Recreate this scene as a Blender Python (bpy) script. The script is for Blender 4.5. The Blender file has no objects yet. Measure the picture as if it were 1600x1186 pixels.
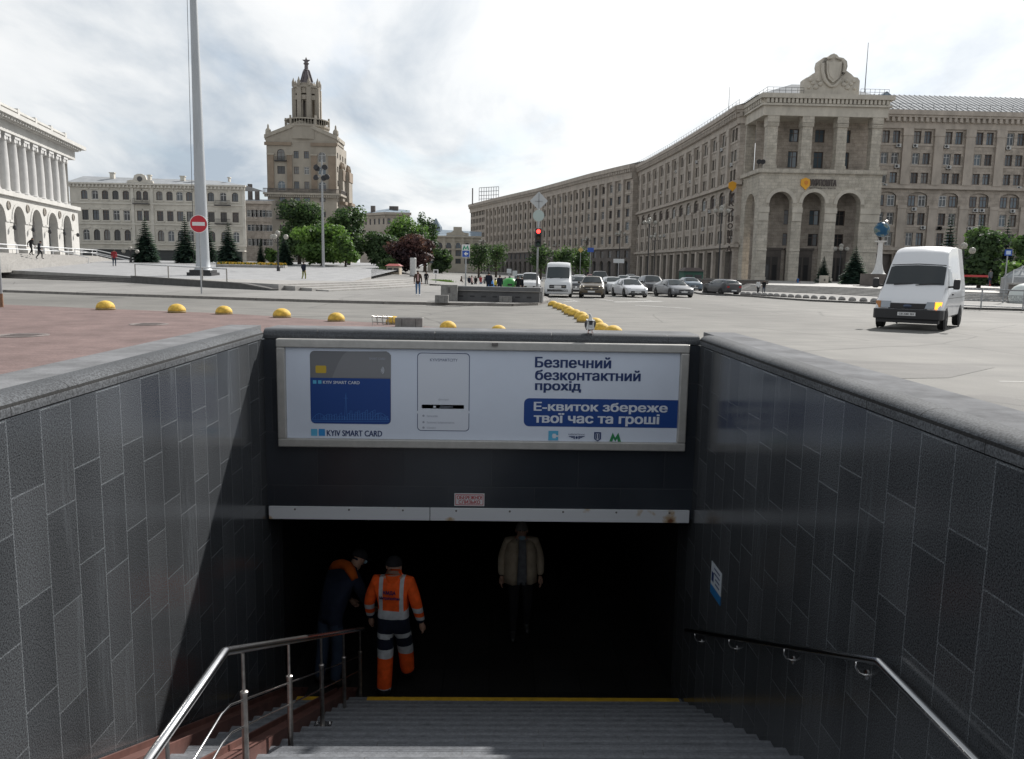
import bpy, math, random
from math import radians as R, sin, cos, pi, atan2, sqrt, hypot
from mathutils import Vector as V, Matrix as MX
random.seed(7)
S = bpy.context.scene
COL = S.collection
# ------------------------------------------------------------------ camera
EYE = 1.9
YAW, PITCH, ROLL = R(1.37), R(7.97), R(1.0)
cf = V((sin(YAW)*cos(PITCH), cos(YAW)*cos(PITCH), -sin(PITCH)))
r0 = V((cos(YAW), -sin(YAW), 0)); u0 = r0.cross(cf)
cr = r0*cos(ROLL) + u0*sin(ROLL); cu = u0*cos(ROLL) - r0*sin(ROLL)
cam = bpy.data.cameras.new('camera'); camo = bpy.data.objects.new('camera', cam); COL.objects.link(camo)
mw = MX((cr, cu, -cf)).transposed().to_4x4(); mw.translation = (0, 0, EYE)
camo.matrix_world = mw
cam.sensor_width = 36; cam.lens = 36*1250/1600; cam.clip_end = 6000; cam.clip_start = 0.05
S.camera = camo
# ------------------------------------------------------------------ light
SUN_AZ, SUN_EL = R(36.5), R(36.7)            # azimuth to the right of +Y
sv = V((sin(SUN_AZ)*cos(SUN_EL), cos(SUN_AZ)*cos(SUN_EL), sin(SUN_EL)))
sl = bpy.data.lights.new('sun', 'SUN'); sl.energy = 4.4; sl.angle = R(1.2); sl.color = (1, .965, .92)
so = bpy.data.objects.new('sun', sl); COL.objects.link(so)
so.rotation_euler = sv.to_track_quat('Z', 'Y').to_euler()
S.view_settings.view_transform = 'Standard'; S.view_settings.look = 'None'
S.view_settings.exposure = 0.42; S.view_settings.gamma = 1
W = bpy.data.worlds.new("World"); S.world = W; W.use_nodes = True
nt = W.node_tree; nt.nodes.clear()
def N(nt, t, **kw):
    n = nt.nodes.new(t)
    for k, v in kw.items(): setattr(n, k, v)
    return n
def math_(nt, op, a, b=None, clamp=False):
    n = N(nt, 'ShaderNodeMath', operation=op, use_clamp=clamp)
    for i, x in enumerate((a, b)):
        if x is None: continue
        if isinstance(x, (int, float)): n.inputs[i].default_value = x
        else: nt.links.new(x, n.inputs[i])
    return n.outputs[0]
def ramp(nt, fac, stops):
    n = N(nt, 'ShaderNodeValToRGB'); e = n.color_ramp.elements
    while len(e) < len(stops): e.new(.5)
    for q, (p, c) in zip(e, stops):
        q.position = p; q.color = (c, c, c, 1) if isinstance(c, (int, float)) else (*c, 1)
    nt.links.new(fac, n.inputs[0]); return n.outputs[0]
out = N(nt, 'ShaderNodeOutputWorld'); bg = N(nt, 'ShaderNodeBackground'); bg.inputs[1].default_value = 0.1
sky = N(nt, 'ShaderNodeTexSky', sky_type='NISHITA'); sky.sun_disc = False
sky.sun_elevation = SUN_EL; sky.sun_rotation = SUN_AZ
tc = N(nt, 'ShaderNodeTexCoord'); sx = N(nt, 'ShaderNodeSeparateXYZ'); nt.links.new(tc.outputs['Generated'], sx.inputs[0])
zz = math_(nt, 'ADD', math_(nt, 'MAXIMUM', sx.outputs[2], 0.0), 0.27)
cx = N(nt, 'ShaderNodeCombineXYZ')
nt.links.new(math_(nt, 'DIVIDE', sx.outputs[0], zz), cx.inputs[0]); nt.links.new(math_(nt, 'DIVIDE', sx.outputs[1], zz), cx.inputs[1])
mpc = N(nt, 'ShaderNodeMapping'); mpc.inputs['Location'].default_value = (12.1, 5.5, 0); mpc.inputs['Scale'].default_value = (1, .62, 1)
nt.links.new(cx.outputs[0], mpc.inputs[0])
n1 = N(nt, 'ShaderNodeTexNoise'); n1.inputs['Scale'].default_value = 1.9; n1.inputs['Detail'].default_value = 9; n1.inputs['Roughness'].default_value = .55; n1.inputs['Distortion'].default_value = .35
n2 = N(nt, 'ShaderNodeTexNoise'); n2.inputs['Scale'].default_value = 2.6; n2.inputs['Detail'].default_value = 7; n2.inputs['Distortion'].default_value = .4
for n in (n1, n2): nt.links.new(mpc.outputs[0], n.inputs['Vector'])
shade = ramp(nt, n1.outputs[0], [(.35, (3.3, 3.85, 4.5)), (.45, (5.0, 5.35, 5.7)), (.54, (6.6, 6.75, 6.85)), (.66, (7.4, 7.45, 7.45))])
cov = ramp(nt, n2.outputs[0], [(.30, .55), (.46, .97)])
dt = N(nt, 'ShaderNodeVectorMath', operation='DOT_PRODUCT'); nt.links.new(tc.outputs['Generated'], dt.inputs[0]); dt.inputs[1].default_value = sv
glow = math_(nt, 'MULTIPLY', math_(nt, 'POWER', math_(nt, 'MAXIMUM', dt.outputs['Value'], 0), 5.0), 3.0)
ga = N(nt, 'ShaderNodeMixRGB', blend_type='ADD'); ga.inputs[0].default_value = 1; nt.links.new(shade, ga.inputs[1]); nt.links.new(glow, ga.inputs[2])
mx = N(nt, 'ShaderNodeMixRGB'); nt.links.new(cov, mx.inputs[0]); nt.links.new(sky.outputs[0], mx.inputs[1]); nt.links.new(ga.outputs[0], mx.inputs[2])
zen = N(nt, 'ShaderNodeMixRGB', blend_type='MULTIPLY'); zen.inputs[0].default_value = 1      # added dimming of the unseen sky overhead, cuts fill light in the stairwell
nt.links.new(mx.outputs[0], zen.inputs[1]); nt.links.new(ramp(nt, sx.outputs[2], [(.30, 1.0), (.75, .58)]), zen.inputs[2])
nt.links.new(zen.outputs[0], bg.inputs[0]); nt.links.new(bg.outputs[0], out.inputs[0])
S.cycles.max_bounces = 6; S.cycles.diffuse_bounces = 3; S.cycles.glossy_bounces = 3; S.cycles.transparent_max_bounces = 6
S.cycles.use_denoising = True

# ------------------------------------------------------------------ pixel helpers (reference photograph 1600x1186)
def ray(x, y): return cf + cr*((x-800)/1250) - cu*((y-593)/1250)
EY = V((0, 0, EYE))
def at(x, y, Y): d = ray(x, y); return EY + d*(Y/d.y)
def atX(x, y, X): d = ray(x, y); return EY + d*(X/d.x)
def G(Y): return 0.0 if Y < 25 else -0.007*(min(Y, 65)-25)
def gnd(x, y, dz=0.0):
    d = ray(x, y); t = 40.0
    for i in range(80):
        t += .5*(max(1, min(600, (G(t)+dz-EYE)/d.z*d.y)) - t)
    p = EY + d*(t/d.y); p.z = G(t)+dz; return p

# ------------------------------------------------------------------ materials
MATS = {}
def mat(name, c, rough=.7, metal=0.0, var=0.0, vs=3.0, bump=0.0, bs=40.0, spec=.5, emit=None, alpha=None, c2=None, coat=0, streak=0.0):
    if name in MATS: return MATS[name]
    m = bpy.data.materials.new(name); m.use_nodes = True; MATS[name] = m
    t = m.node_tree; b = t.nodes['Principled BSDF']
    b.inputs['Base Color'].default_value = (*c, 1); b.inputs['Roughness'].default_value = rough
    b.inputs['Metallic'].default_value = metal; b.inputs['Specular IOR Level'].default_value = spec
    b.inputs['Coat Weight'].default_value = coat
    if emit: b.inputs['Emission Color'].default_value = (*emit[0], 1); b.inputs['Emission Strength'].default_value = emit[1]
    if var or c2 or bump:
        g = N(t, 'ShaderNodeTexCoord')
        if var or c2:
            a = N(t, 'ShaderNodeTexNoise'); a.inputs['Scale'].default_value = vs; a.inputs['Detail'].default_value = 8; a.inputs['Roughness'].default_value = .65
            if streak:
                mp = N(t, 'ShaderNodeMapping'); mp.inputs['Scale'].default_value = (1, 1, streak); t.links.new(g.outputs['Object'], mp.inputs[0]); t.links.new(mp.outputs[0], a.inputs[0])
            else: t.links.new(g.outputs['Object'], a.inputs[0])
            k = c2 if c2 else tuple(min(1, x*(1+var)) for x in c)
            l = tuple(x*(1-var) for x in c) if not c2 else c
            t.links.new(ramp(t, a.outputs[0], [(.3, l), (.7, k)]), b.inputs['Base Color'])
        if bump:
            a = N(t, 'ShaderNodeTexNoise'); a.inputs['Scale'].default_value = bs; a.inputs['Detail'].default_value = 4
            t.links.new(g.outputs['Object'], a.inputs[0])
            bp = N(t, 'ShaderNodeBump'); bp.inputs['Strength'].default_value = bump; bp.inputs['Distance'].default_value = .02
            t.links.new(a.outputs[0], bp.inputs['Height']); t.links.new(bp.outputs[0], b.inputs['Normal'])
    return m
def brickmat(name, c1, c2, mortar, w, h, axes, rough=.5, msize=.012, speck=.35, ss=90, offset=.5, bumpd=.004, dirt=.25, spec=.5, sq=1.0, streak=1.0, pale=0.0):
    """stone slabs: axes picks which object axes run along the slab (first) and across the rows (second)"""
    m = bpy.data.materials.new(name); m.use_nodes = True; MATS[name] = m
    t = m.node_tree; b = t.nodes['Principled BSDF']; b.inputs['Roughness'].default_value = rough; b.inputs['Specular IOR Level'].default_value = spec
    g = N(t, 'ShaderNodeTexCoord'); s = N(t, 'ShaderNodeSeparateXYZ'); t.links.new(g.outputs['Object'], s.inputs[0])
    cb = N(t, 'ShaderNodeCombineXYZ')
    for i, ax in enumerate(axes):
        if ax == 'xy': o = math_(t, 'ADD', s.outputs[0], s.outputs[1])
        else: o = s.outputs['xyz'.index(ax)]
        t.links.new(o, cb.inputs[i])
    br = N(t, 'ShaderNodeTexBrick'); br.offset = offset; br.squash = sq; br.inputs['Scale'].default_value = 1
    br.inputs['Brick Width'].default_value = w; br.inputs['Row Height'].default_value = h; br.inputs['Mortar Size'].default_value = msize
    br.inputs['Mortar Smooth'].default_value = .1; br.inputs['Bias'].default_value = -.2
    br.inputs['Color1'].default_value = (*c1, 1); br.inputs['Color2'].default_value = (*c2, 1); br.inputs['Mortar'].default_value = (*mortar, 1)
    t.links.new(cb.outputs[0], br.inputs['Vector'])
    sp = N(t, 'ShaderNodeTexNoise'); sp.inputs['Scale'].default_value = ss; sp.inputs['Detail'].default_value = 3; t.links.new(g.outputs['Object'], sp.inputs[0])
    m1 = N(t, 'ShaderNodeMixRGB', blend_type='MULTIPLY'); m1.inputs[0].default_value = 1
    t.links.new(br.outputs[0], m1.inputs[1]); t.links.new(ramp(t, sp.outputs[0], [(.35, 1-speck), (.65, 1+speck)]), m1.inputs[2])
    dn = N(t, 'ShaderNodeTexNoise'); dn.inputs['Scale'].default_value = .9; dn.inputs['Detail'].default_value = 6
    dm = N(t, 'ShaderNodeMapping'); dm.inputs['Scale'].default_value = (1, 1, streak); t.links.new(g.outputs['Object'], dm.inputs[0]); t.links.new(dm.outputs[0], dn.inputs[0])
    m2 = N(t, 'ShaderNodeMixRGB', blend_type='MULTIPLY'); m2.inputs[0].default_value = 1
    t.links.new(m1.outputs[0], m2.inputs[1]); t.links.new(ramp(t, dn.outputs[0], [(.3, 1-dirt), (.7, 1+dirt*.5)]), m2.inputs[2])
    last = m2.outputs[0]
    if pale:      # lime streaks that water has left on the stone
        pn = N(t, 'ShaderNodeTexNoise'); pn.inputs['Scale'].default_value = 2.3; pn.inputs['Detail'].default_value = 7; pn.inputs['Roughness'].default_value = .7
        pm = N(t, 'ShaderNodeMapping'); pm.inputs['Scale'].default_value = (1, 1, .10); pm.inputs['Location'].default_value = (3, 5, 2); t.links.new(g.outputs['Object'], pm.inputs[0]); t.links.new(pm.outputs[0], pn.inputs[0])
        m3 = N(t, 'ShaderNodeMixRGB'); t.links.new(ramp(t, pn.outputs[0], [(.60, 0.0), (.72, pale)]), m3.inputs[0]); t.links.new(last, m3.inputs[1]); m3.inputs[2].default_value = (.16, .175, .19, 1); last = m3.outputs[0]
    t.links.new(last, b.inputs['Base Color'])
    bp = N(t, 'ShaderNodeBump'); bp.inputs['Strength'].default_value = .5; bp.inputs['Distance'].default_value = bumpd; bp.invert = True
    t.links.new(br.outputs[1], bp.inputs['Height']); t.links.new(bp.outputs[0], b.inputs['Normal'])
    return m

# ------------------------------------------------------------------ mesh builder
class MB:
    def __init__(s): s.v = []; s.f = []; s.m = []; s.T = None
    def add(s, vs, fs, m=0):
        o = len(s.v)
        s.v += [tuple(s.T @ V(p)) if s.T else tuple(p) for p in vs]
        for f in fs: s.f.append(tuple(i+o for i in f)); s.m.append(m)
        return s
    def quad(s, a, b, c, d, m=0): return s.add([a, b, c, d], [(0, 1, 2, 3)], m)
    def poly(s, pts, m=0): return s.add(pts, [tuple(range(len(pts)))], m)
    def box(s, x0, x1, y0, y1, z0, z1, m=0):
        return s.add([(x0,y0,z0),(x1,y0,z0),(x1,y1,z0),(x0,y1,z0),(x0,y0,z1),(x1,y0,z1),(x1,y1,z1),(x0,y1,z1)],
                     [(0,3,2,1),(4,5,6,7),(0,1,5,4),(1,2,6,5),(2,3,7,6),(3,0,4,7)], m)
    def cbox(s, c, d, m=0): return s.box(c[0]-d[0]/2, c[0]+d[0]/2, c[1]-d[1]/2, c[1]+d[1]/2, c[2]-d[2]/2, c[2]+d[2]/2, m)
    def extr(s, poly, vec, m=0):
        n = len(poly); vec = V(vec); p = [V(q) for q in poly]
        return s.add(p+[q+vec for q in p], [tuple(range(n))[::-1], tuple(range(n, 2*n))]+[(i, (i+1) % n, n+(i+1) % n, n+i) for i in range(n)], m)
    def prism(s, poly, z0, z1, m=0): return s.extr([(x, y, z0) for x, y in poly], (0, 0, z1-z0), m)
    def tube(s, pts, r, n=8, m=0, cap=True):
        pts = [V(p) for p in pts]; k = len(pts); rs = r if isinstance(r, (list, tuple)) else [r]*k
        vs = []; fs = []
        for i, p in enumerate(pts):
            d = (pts[min(i+1, k-1)]-pts[max(i-1, 0)]).normalized()
            a = d.cross(V((0, 0, 1)) if abs(d.z) < .95 else V((1, 0, 0))).normalized(); b = d.cross(a)
            vs += [p+(a*cos(2*pi*j/n)+b*sin(2*pi*j/n))*rs[i] for j in range(n)]
        for i in range(k-1):
            for j in range(n): fs.append((i*n+j, i*n+(j+1) % n, (i+1)*n+(j+1) % n, (i+1)*n+j))
        if cap: fs += [tuple(range(n))[::-1], tuple(range((k-1)*n, k*n))]
        return s.add(vs, fs, m)
    def lathe(s, prof, c=(0, 0, 0), n=16, m=0, cap=True):
        vs = []; fs = []; k = len(prof)
        for r, z in prof: vs += [(c[0]+r*cos(2*pi*j/n), c[1]+r*sin(2*pi*j/n), c[2]+z) for j in range(n)]
        for i in range(k-1):
            for j in range(n): fs.append((i*n+j, i*n+(j+1) % n, (i+1)*n+(j+1) % n, (i+1)*n+j))
        if cap: fs += [tuple(range(n))[::-1], tuple(range((k-1)*n, k*n))]
        return s.add(vs, fs, m)
    def ball(s, c, r, n=12, k=8, m=0, z0=-1):
        r = (r, r, r) if isinstance(r, (int, float)) else r
        a0 = math.asin(z0); o = []
        vs = []; fs = []
        for i in range(k+1):
            a = a0+(pi/2-a0)*i/k
            vs += [(c[0]+r[0]*cos(a)*cos(2*pi*j/n), c[1]+r[1]*cos(a)*sin(2*pi*j/n), c[2]+r[2]*sin(a)) for j in range(n)]
        for i in range(k):
            for j in range(n): fs.append((i*n+j, i*n+(j+1) % n, (i+1)*n+(j+1) % n, (i+1)*n+j))
        return s.add(vs, fs, m)
    def mesh(s, name, mats, smooth=False):
        me = bpy.data.meshes.new(name); me.from_pydata(s.v, [], s.f)
        for m in (mats if isinstance(mats, (list, tuple)) else [mats]): me.materials.append(m)
        me.polygons.foreach_set('material_index', s.m)
        me.polygons.foreach_set('use_smooth', [bool(smooth)]*len(s.f))
        me.update()
        if smooth == 'auto':
            try: me.set_sharp_from_angle(angle=R(40))
            except Exception: pass
        return me
    def build(s, name, mats, parent=None, smooth=False, bevel=0, sub=0, loc=None):
        o = bpy.data.objects.new(name, s.mesh(name, mats, smooth)); COL.objects.link(o)
        if parent: o.parent = parent
        if loc: o.location = loc
        if bevel:
            b = o.modifiers.new('bevel', 'BEVEL'); b.width = bevel; b.segments = 2; b.limit_method = 'ANGLE'; b.angle_limit = R(35)
        if sub:
            b = o.modifiers.new('subdivision', 'SUBSURF'); b.levels = sub; b.render_levels = sub
        return o
def thing(name, label, cat, loc=(0, 0, 0), rotz=0, group=None):
    o = bpy.data.objects.new(name, None); COL.objects.link(o); o.location = loc; o.rotation_euler = (0, 0, rotz)
    o.empty_display_size = .2
    o['label'] = label; o['category'] = cat
    if group: o['group'] = group
    return o
def tag(o, label, cat, group=None, kind=None):
    o['label'] = label; o['category'] = cat
    if group: o['group'] = group
    if kind: o['kind'] = kind
    return o
def struct(o): o['kind'] = 'structure'; return o
def inst(name, me, parent, loc=(0, 0, 0), rotz=0, scale=None):
    o = bpy.data.objects.new(name, me); COL.objects.link(o); o.parent = parent; o.location = loc; o.rotation_euler = (0, 0, rotz)
    if scale: o.scale = scale
    return o
def kids(o): return [c for c in bpy.data.objects if c.parent == o]
def dup(root, loc, rotz=0, label=None, scale=1, group=None):
    r = root.copy(); COL.objects.link(r); r.location = loc; r.rotation_euler = (0, 0, rotz); r.scale = (scale,)*3
    if label: r['label'] = label
    if group: r['group'] = group
    for ch in root.children:
        c = ch.copy(); COL.objects.link(c); c.parent = r
        for gch in ch.children:
            d = gch.copy(); COL.objects.link(d); d.parent = c
    return r
_dg = None
def text_mesh(txt):
    """outlines of the built-in font, filled contour by contour: returns [(points, triangles)]"""
    c = bpy.data.curves.new('lettering', 'FONT'); c.body = txt; c.resolution_u = 3; c.fill_mode = 'NONE'
    o = bpy.data.objects.new('lettering', c); COL.objects.link(o)
    dg = bpy.context.evaluated_depsgraph_get(); dg.update()
    me = bpy.data.meshes.new_from_object(o.evaluated_get(dg))
    bpy.data.objects.remove(o); bpy.data.curves.remove(c)
    nx = {}
    for e in me.edges:
        a, b_ = e.vertices; nx.setdefault(a, []).append(b_); nx.setdefault(b_, []).append(a)
    seen = set(); loops = []
    for v0 in range(len(me.vertices)):
        if v0 in seen or v0 not in nx: continue
        lp = [v0]; seen.add(v0); cur = v0
        while True:
            q = [k for k in sorted(nx[cur]) if k not in seen]
            if not q: break
            cur = q[0]; seen.add(cur); lp.append(cur)
        if len(lp) > 2: loops.append([me.vertices[k].co.xy.copy() for k in lp])
    bpy.data.meshes.remove(me)
    area = lambda p: sum(a.x*b_.y-b_.x*a.y for a, b_ in zip(p, p[1:]+p[:1]))/2
    def inside(pt, p):
        r = False
        for a, b_ in zip(p, p[1:]+p[:1]):
            if (a.y > pt.y) != (b_.y > pt.y) and pt.x < (b_.x-a.x)*(pt.y-a.y)/(b_.y-a.y)+a.x: r = not r
        return r
    sg = [area(p) for p in loops]; big = max(range(len(loops)), key=lambda k: abs(sg[k])); pos = sg[big] > 0
    holes = [k for k in range(len(loops)) if (sg[k] > 0) != pos and any(j != k and abs(sg[j]) > abs(sg[k]) and inside(loops[k][0], loops[j]) for j in range(len(loops)))]; outs = [k for k in range(len(loops)) if k not in holes]
    res = []
    from mathutils.geometry import tessellate_polygon
    for k in outs:
        hs = [h for h in holes if inside(loops[h][0], loops[k]) and abs(sg[h]) < abs(sg[k])]
        polys = [loops[k]]+[loops[h] for h in hs]
        tr = tessellate_polygon([[V((p.x, p.y, 0)) for p in q] for q in polys])
        pts = [p for q in polys for p in q]
        res.append((pts, [tuple(t_) for t_ in tr], polys))
    return res
def text_fit(mb, txt, x0, x1, z0, z1, bold=0.0, m=0, y=0.0, place=None, italic=0.0, thick=0.0):
    """letters scaled into the rectangle x0..x1, z0..z1 of the plane y (facing -Y); place maps (u, w, d) to a point"""
    gl = text_mesh(txt)
    xs = [p.x for g_ in gl for p in g_[0]]; ys = [p.y for g_ in gl for p in g_[0]]
    ax, bx, ay, by = min(xs), max(xs), min(ys), max(ys)
    fx = (x1-x0)/(bx-ax); fz = (z1-z0)/(by-ay)
    pl = place or (lambda u, w, d: (u, y-d, w))
    sh = [(0, 0)] if not bold else [(0, 0), (-1, .35), (1, .35), (-1, -.35), (1, -.35), (.5, 0), (-.5, 0)]
    bd = bold*(z1-z0)
    for i, (pts, tr, polys) in enumerate(gl):
        uv = [(x0+(p.x-ax)*fx, z0+(p.y-ay)*fz) for p in pts]
        for k, (a_, c_) in enumerate(sh): mb.add([pl(u+a_*bd, w+c_*bd, thick+k*.00012+(i % 3)*.00004) for u, w in uv], tr, m)
        if thick:
            o = 0
            for q in polys:
                n = len(q)
                for j in range(n): a, b_ = uv[o+j], uv[o+(j+1) % n]; mb.add([pl(*a, thick), pl(*b_, thick), pl(*b_, 0), pl(*a, 0)], [(0, 1, 2, 3)], m)
                o += n
# ------------------------------------------------------------------ setting: ground, roads, paving
XL, XR, YB = -2.58, 2.34, 9.0
HOLE = (XL-.55, XR+.55, -9.0, YB+.6)
def tex_ground(name, c1, c2, scale, rough=.85, fine=60, big=.12, spec=.3):
    m = bpy.data.materials.new(name); m.use_nodes = True; MATS[name] = m
    t = m.node_tree; b = t.nodes['Principled BSDF']; b.inputs['Roughness'].default_value = rough; b.inputs['Specular IOR Level'].default_value = spec
    g = N(t, 'ShaderNodeTexCoord')
    def noise(s, det=6, mp=None):
        a = N(t, 'ShaderNodeTexNoise'); a.inputs['Scale'].default_value = s; a.inputs['Detail'].default_value = det
        if mp:
            q = N(t, 'ShaderNodeMapping'); q.inputs['Scale'].default_value = mp; q.inputs['Rotation'].default_value = (0, 0, R(12)); t.links.new(g.outputs['Object'], q.inputs[0]); t.links.new(q.outputs[0], a.inputs[0])
        else: t.links.new(g.outputs['Object'], a.inputs[0])
        return a.outputs[0]
    c = ramp(t, noise(scale, 8), [(.3, c1), (.7, c2)])
    m1 = N(t, 'ShaderNodeMixRGB', blend_type='MULTIPLY'); m1.inputs[0].default_value = 1; t.links.new(c, m1.inputs[1])
    t.links.new(ramp(t, noise(fine, 2), [(.3, .8), (.7, 1.2)]), m1.inputs[2])
    m2 = N(t, 'ShaderNodeMixRGB', blend_type='MULTIPLY'); m2.inputs[0].default_value = 1; t.links.new(m1.outputs[0], m2.inputs[1])
    t.links.new(ramp(t, noise(big, 5, (1, .25, 1)), [(.35, .82), (.5, 1.0), (.66, 1.1)]), m2.inputs[2])
    vo = N(t, 'ShaderNodeTexVoronoi', feature='DISTANCE_TO_EDGE'); vo.inputs['Scale'].default_value = .16
    vq = N(t, 'ShaderNodeMixRGB'); vq.inputs[0].default_value = .22; t.links.new(g.outputs['Object'], vq.inputs[1])
    vn = N(t, 'ShaderNodeTexNoise'); vn.inputs['Scale'].default_value = .5; vn.inputs['Detail'].default_value = 5; t.links.new(g.outputs['Object'], vn.inputs[0]); t.links.new(vn.outputs[1], vq.inputs[2]); t.links.new(vq.outputs[0], vo.inputs['Vector'])
    m4 = N(t, 'ShaderNodeMixRGB', blend_type='MULTIPLY'); m4.inputs[0].default_value = 1; t.links.new(m2.outputs[0], m4.inputs[1]); t.links.new(ramp(t, vo.outputs[0], [(.0, .62), (.006, 1.0)]), m4.inputs[2])
    m5 = N(t, 'ShaderNodeMixRGB', blend_type='MULTIPLY'); m5.inputs[0].default_value = 1; t.links.new(m4.outputs[0], m5.inputs[1]); t.links.new(ramp(t, noise(.55, 6, (.12, 1.6, 1)), [(.36, .86), (.46, 1.0)]), m5.inputs[2])
    t.links.new(m5.outputs[0], b.inputs['Base Color'])
    bp = N(t, 'ShaderNodeBump'); bp.inputs['Strength'].default_value = .25; bp.inputs['Distance'].default_value = .01
    t.links.new(noise(fine*1.5, 2), bp.inputs['Height']); t.links.new(bp.outputs[0], b.inputs['Normal'])
    return m
M_ASPH = tex_ground('asphalt', (.15, .146, .136), (.198, .191, .176), .7)
M_WALK = tex_ground('pavement_slabs', (.21, .204, .195), (.26, .253, .24), .8)
M_PLAZA = brickmat('plaza_slabs', (.31, .31, .315), (.36, .36, .36), (.23, .23, .23), 1.2, .8, ('x', 'y', 'z'), rough=.6, msize=.01, speck=.1, ss=30, dirt=.2)
M_PINK = brickmat('red_pavers', (.185, .128, .118), (.225, .158, .148), (.14, .112, .108), .22, .11, ('x', 'y', 'z'), rough=.8, msize=.006, speck=.15, ss=30, dirt=.25, spec=.25)
M_WHITE = mat('white_road_paint', (.62, .62, .60), .7, var=.25, vs=6)
M_KERB = mat('kerb_granite', (.20, .185, .17), .8, var=.3, vs=4, bump=.3)
M_KDARK = mat('dark_kerb_stone', (.10, .095, .09), .7, var=.3, vs=3, bump=.3)
def clip(pts, lo, hi):
    for s_, lim in ((1, lo), (-1, hi)):
        o = []
        for a, c in zip(pts, pts[1:]+pts[:1]):
            ia, ic = s_*(a[1]-lim) >= 0, s_*(c[1]-lim) >= 0
            if ia: o.append(a)
            if ia != ic:
                k = (lim-a[1])/(c[1]-a[1]); o.append((a[0]+(c[0]-a[0])*k, lim))
        pts = o
        if not pts: break
    return pts
def gpoly(b, pts, dz):
    for lo, hi in ((-1e4, 25), (25, 65), (65, 1e4)):
        q = clip(list(pts), lo, hi)
        if len(q) > 2: b.poly([(x, y, G(y)+dz) for x, y in q])
def gsheet(name, polys, m, dz=0.0):
    b = MB()
    for p in polys: b.poly([(x, y, G(y)+dz) for x, y in p])
    return struct(b.build(name, m))
b = MB()
h = HOLE; L = 4000
for (x0, x1, y0, y1) in [(-L, h[0], -L, h[3]), (h[1], L, -L, h[3]), (h[0], h[1], -L, h[2]), (-L, L, h[3], 25), (-L, L, 25, 65), (-L, L, 65, L)]:
    b.quad((x0, y0, G(y0)), (x1, y0, G(y0)), (x1, y1, G(y1)), (x0, y1, G(y1)))
struct(b.build('road_ground', M_ASPH))
# the red paving left of the stairs, out to the line of yellow bollards
pk = [(x, y) for x, y in [(-40, -9), (h[0]-.02, -9), (h[0]-.02, h[3]+.02), (-.2, h[3]+.02), (-.2, 24.0)]]
for px, py in [(700, 514), (615, 506), (525, 501.5), (441, 495.5), (350, 490), (165, 483), (0, 476)]:
    q = gnd(px, py); pk.append((q.x, q.y))
pk += [(-40, 40)]
pkn = [(x, min(y, 25)) for x, y in pk]
b = MB(); gpoly(b, pk, .012); struct(b.build('pink_pavement', M_PINK))
# pavement along the far side of the road, with kerb
kb = [gnd(px, py) for px, py in [(-260, 446), (-60, 453), (8, 456.5), (120, 460.5), (220, 463.5), (310, 466.5), (400, 469.5), (500, 472.5), (600, 475), (700, 477), (800, 478.5), (838, 477), (853, 473.5), (858, 470)]]
kpts = [(p.x, p.y) for p in kb] + [(3.6, 56), (2.4, 75), (-6, 140), (-26, 240), (-45, 330)]
sw = MB(); gpoly(sw, kpts+[(-300, 330), (-300, 40)], .13)
struct(sw.build('far_pavement', M_WALK))
kk = MB()
for i, (a, c) in enumerate(zip(kpts[:-1], kpts[1:])):
    d = V((c[0]-a[0], c[1]-a[1], 0)); ln = d.length; d.normalize(); nrm = V((d.y, -d.x, 0)); n = max(1, int(ln/2.2))
    for j in range(n):
        p0 = V((*a, 0))+d*(ln*j/n+.012); p1 = V((*a, 0))+d*(ln*(j+1)/n-.012); q = random.uniform(-.012, .012)
        f = [p0+nrm*(.09+q), p1+nrm*(.09+q), p1-nrm*.12, p0-nrm*.12]
        z = [G(p.y) for p in f]
        kk.add([(p.x, p.y, zz_-.02) for p, zz_ in zip(f, z)]+[(p.x, p.y, zz_+.142+q*.3) for p, zz_ in zip(f, z)],
               [(0,3,2,1),(4,5,6,7),(0,1,5,4),(1,2,6,5),(2,3,7,6),(3,0,4,7)])
struct(kk.build('kerb', M_KERB))
# ---- the raised square on the left: low steps, sloping slab floor
def pz(px, py, z):
    d = ray(px, py); return EY + d*((z-EYE)/d.z)
wallL = [(-34.4, 77.1), (-16.25, 60.2)]
edge = [(-140, 99), (-72, 93), (-52.5, 87), (-34.4, 77.1)]
M_STEP = mat('step_granite', (.30, .29, .275), .75, var=.2, vs=2, bump=.2)
stp = MB()
for k in range(4):
    o = k*.55
    pts = [(x, y+o) for x, y in edge]
    zt = G(80)+.13+.14*(k+1)
    stp.prism(pts+[(-30.5, 80.5+o), (-140, 112)], G(80)-.05, zt, 0 if k == 3 else 1)
stp_o = struct(stp.build('plaza_steps', [M_STEP, M_KDARK]))
ZP0 = G(80)+.13+.56+.004     # level at the near edge of the square
def ZP(y): return ZP0+(min(y, 132)-79)*.0262
pz_edge = [(-140, 100.7), (-72, 94.7), (-52.5, 88.7), (-34.4, 78.8), (-30, 75.0), (-16.5, 61.6), (-13.4, 75), (-13.4, 88), (-18, 118)]
pl = MB()
nm = len(pz_edge)
for (xa, ya), (xb, yb) in zip(pz_edge[:-1], pz_edge[1:]):
    ya2, yb2 = max(128, ya+8), max(128, yb+8)
    pl.quad((xa, ya, ZP(ya)-.9), (xb, yb, ZP(yb)-.9), (xb, yb, ZP(yb)), (xa, ya, ZP(ya)), 1)
    pl.quad((xa, ya, ZP(ya)), (xb, yb, ZP(yb)), (xb, 132, ZP(132)), (xa, 132, ZP(132)))
pl.quad((-140, 132, ZP(132)), (-18, 132, ZP(132)), (-30, 330, ZP(132)+1), (-300, 330, ZP(132)+1))
struct(pl.build('plaza_floor', [M_PLAZA, M_STEP]))
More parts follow.
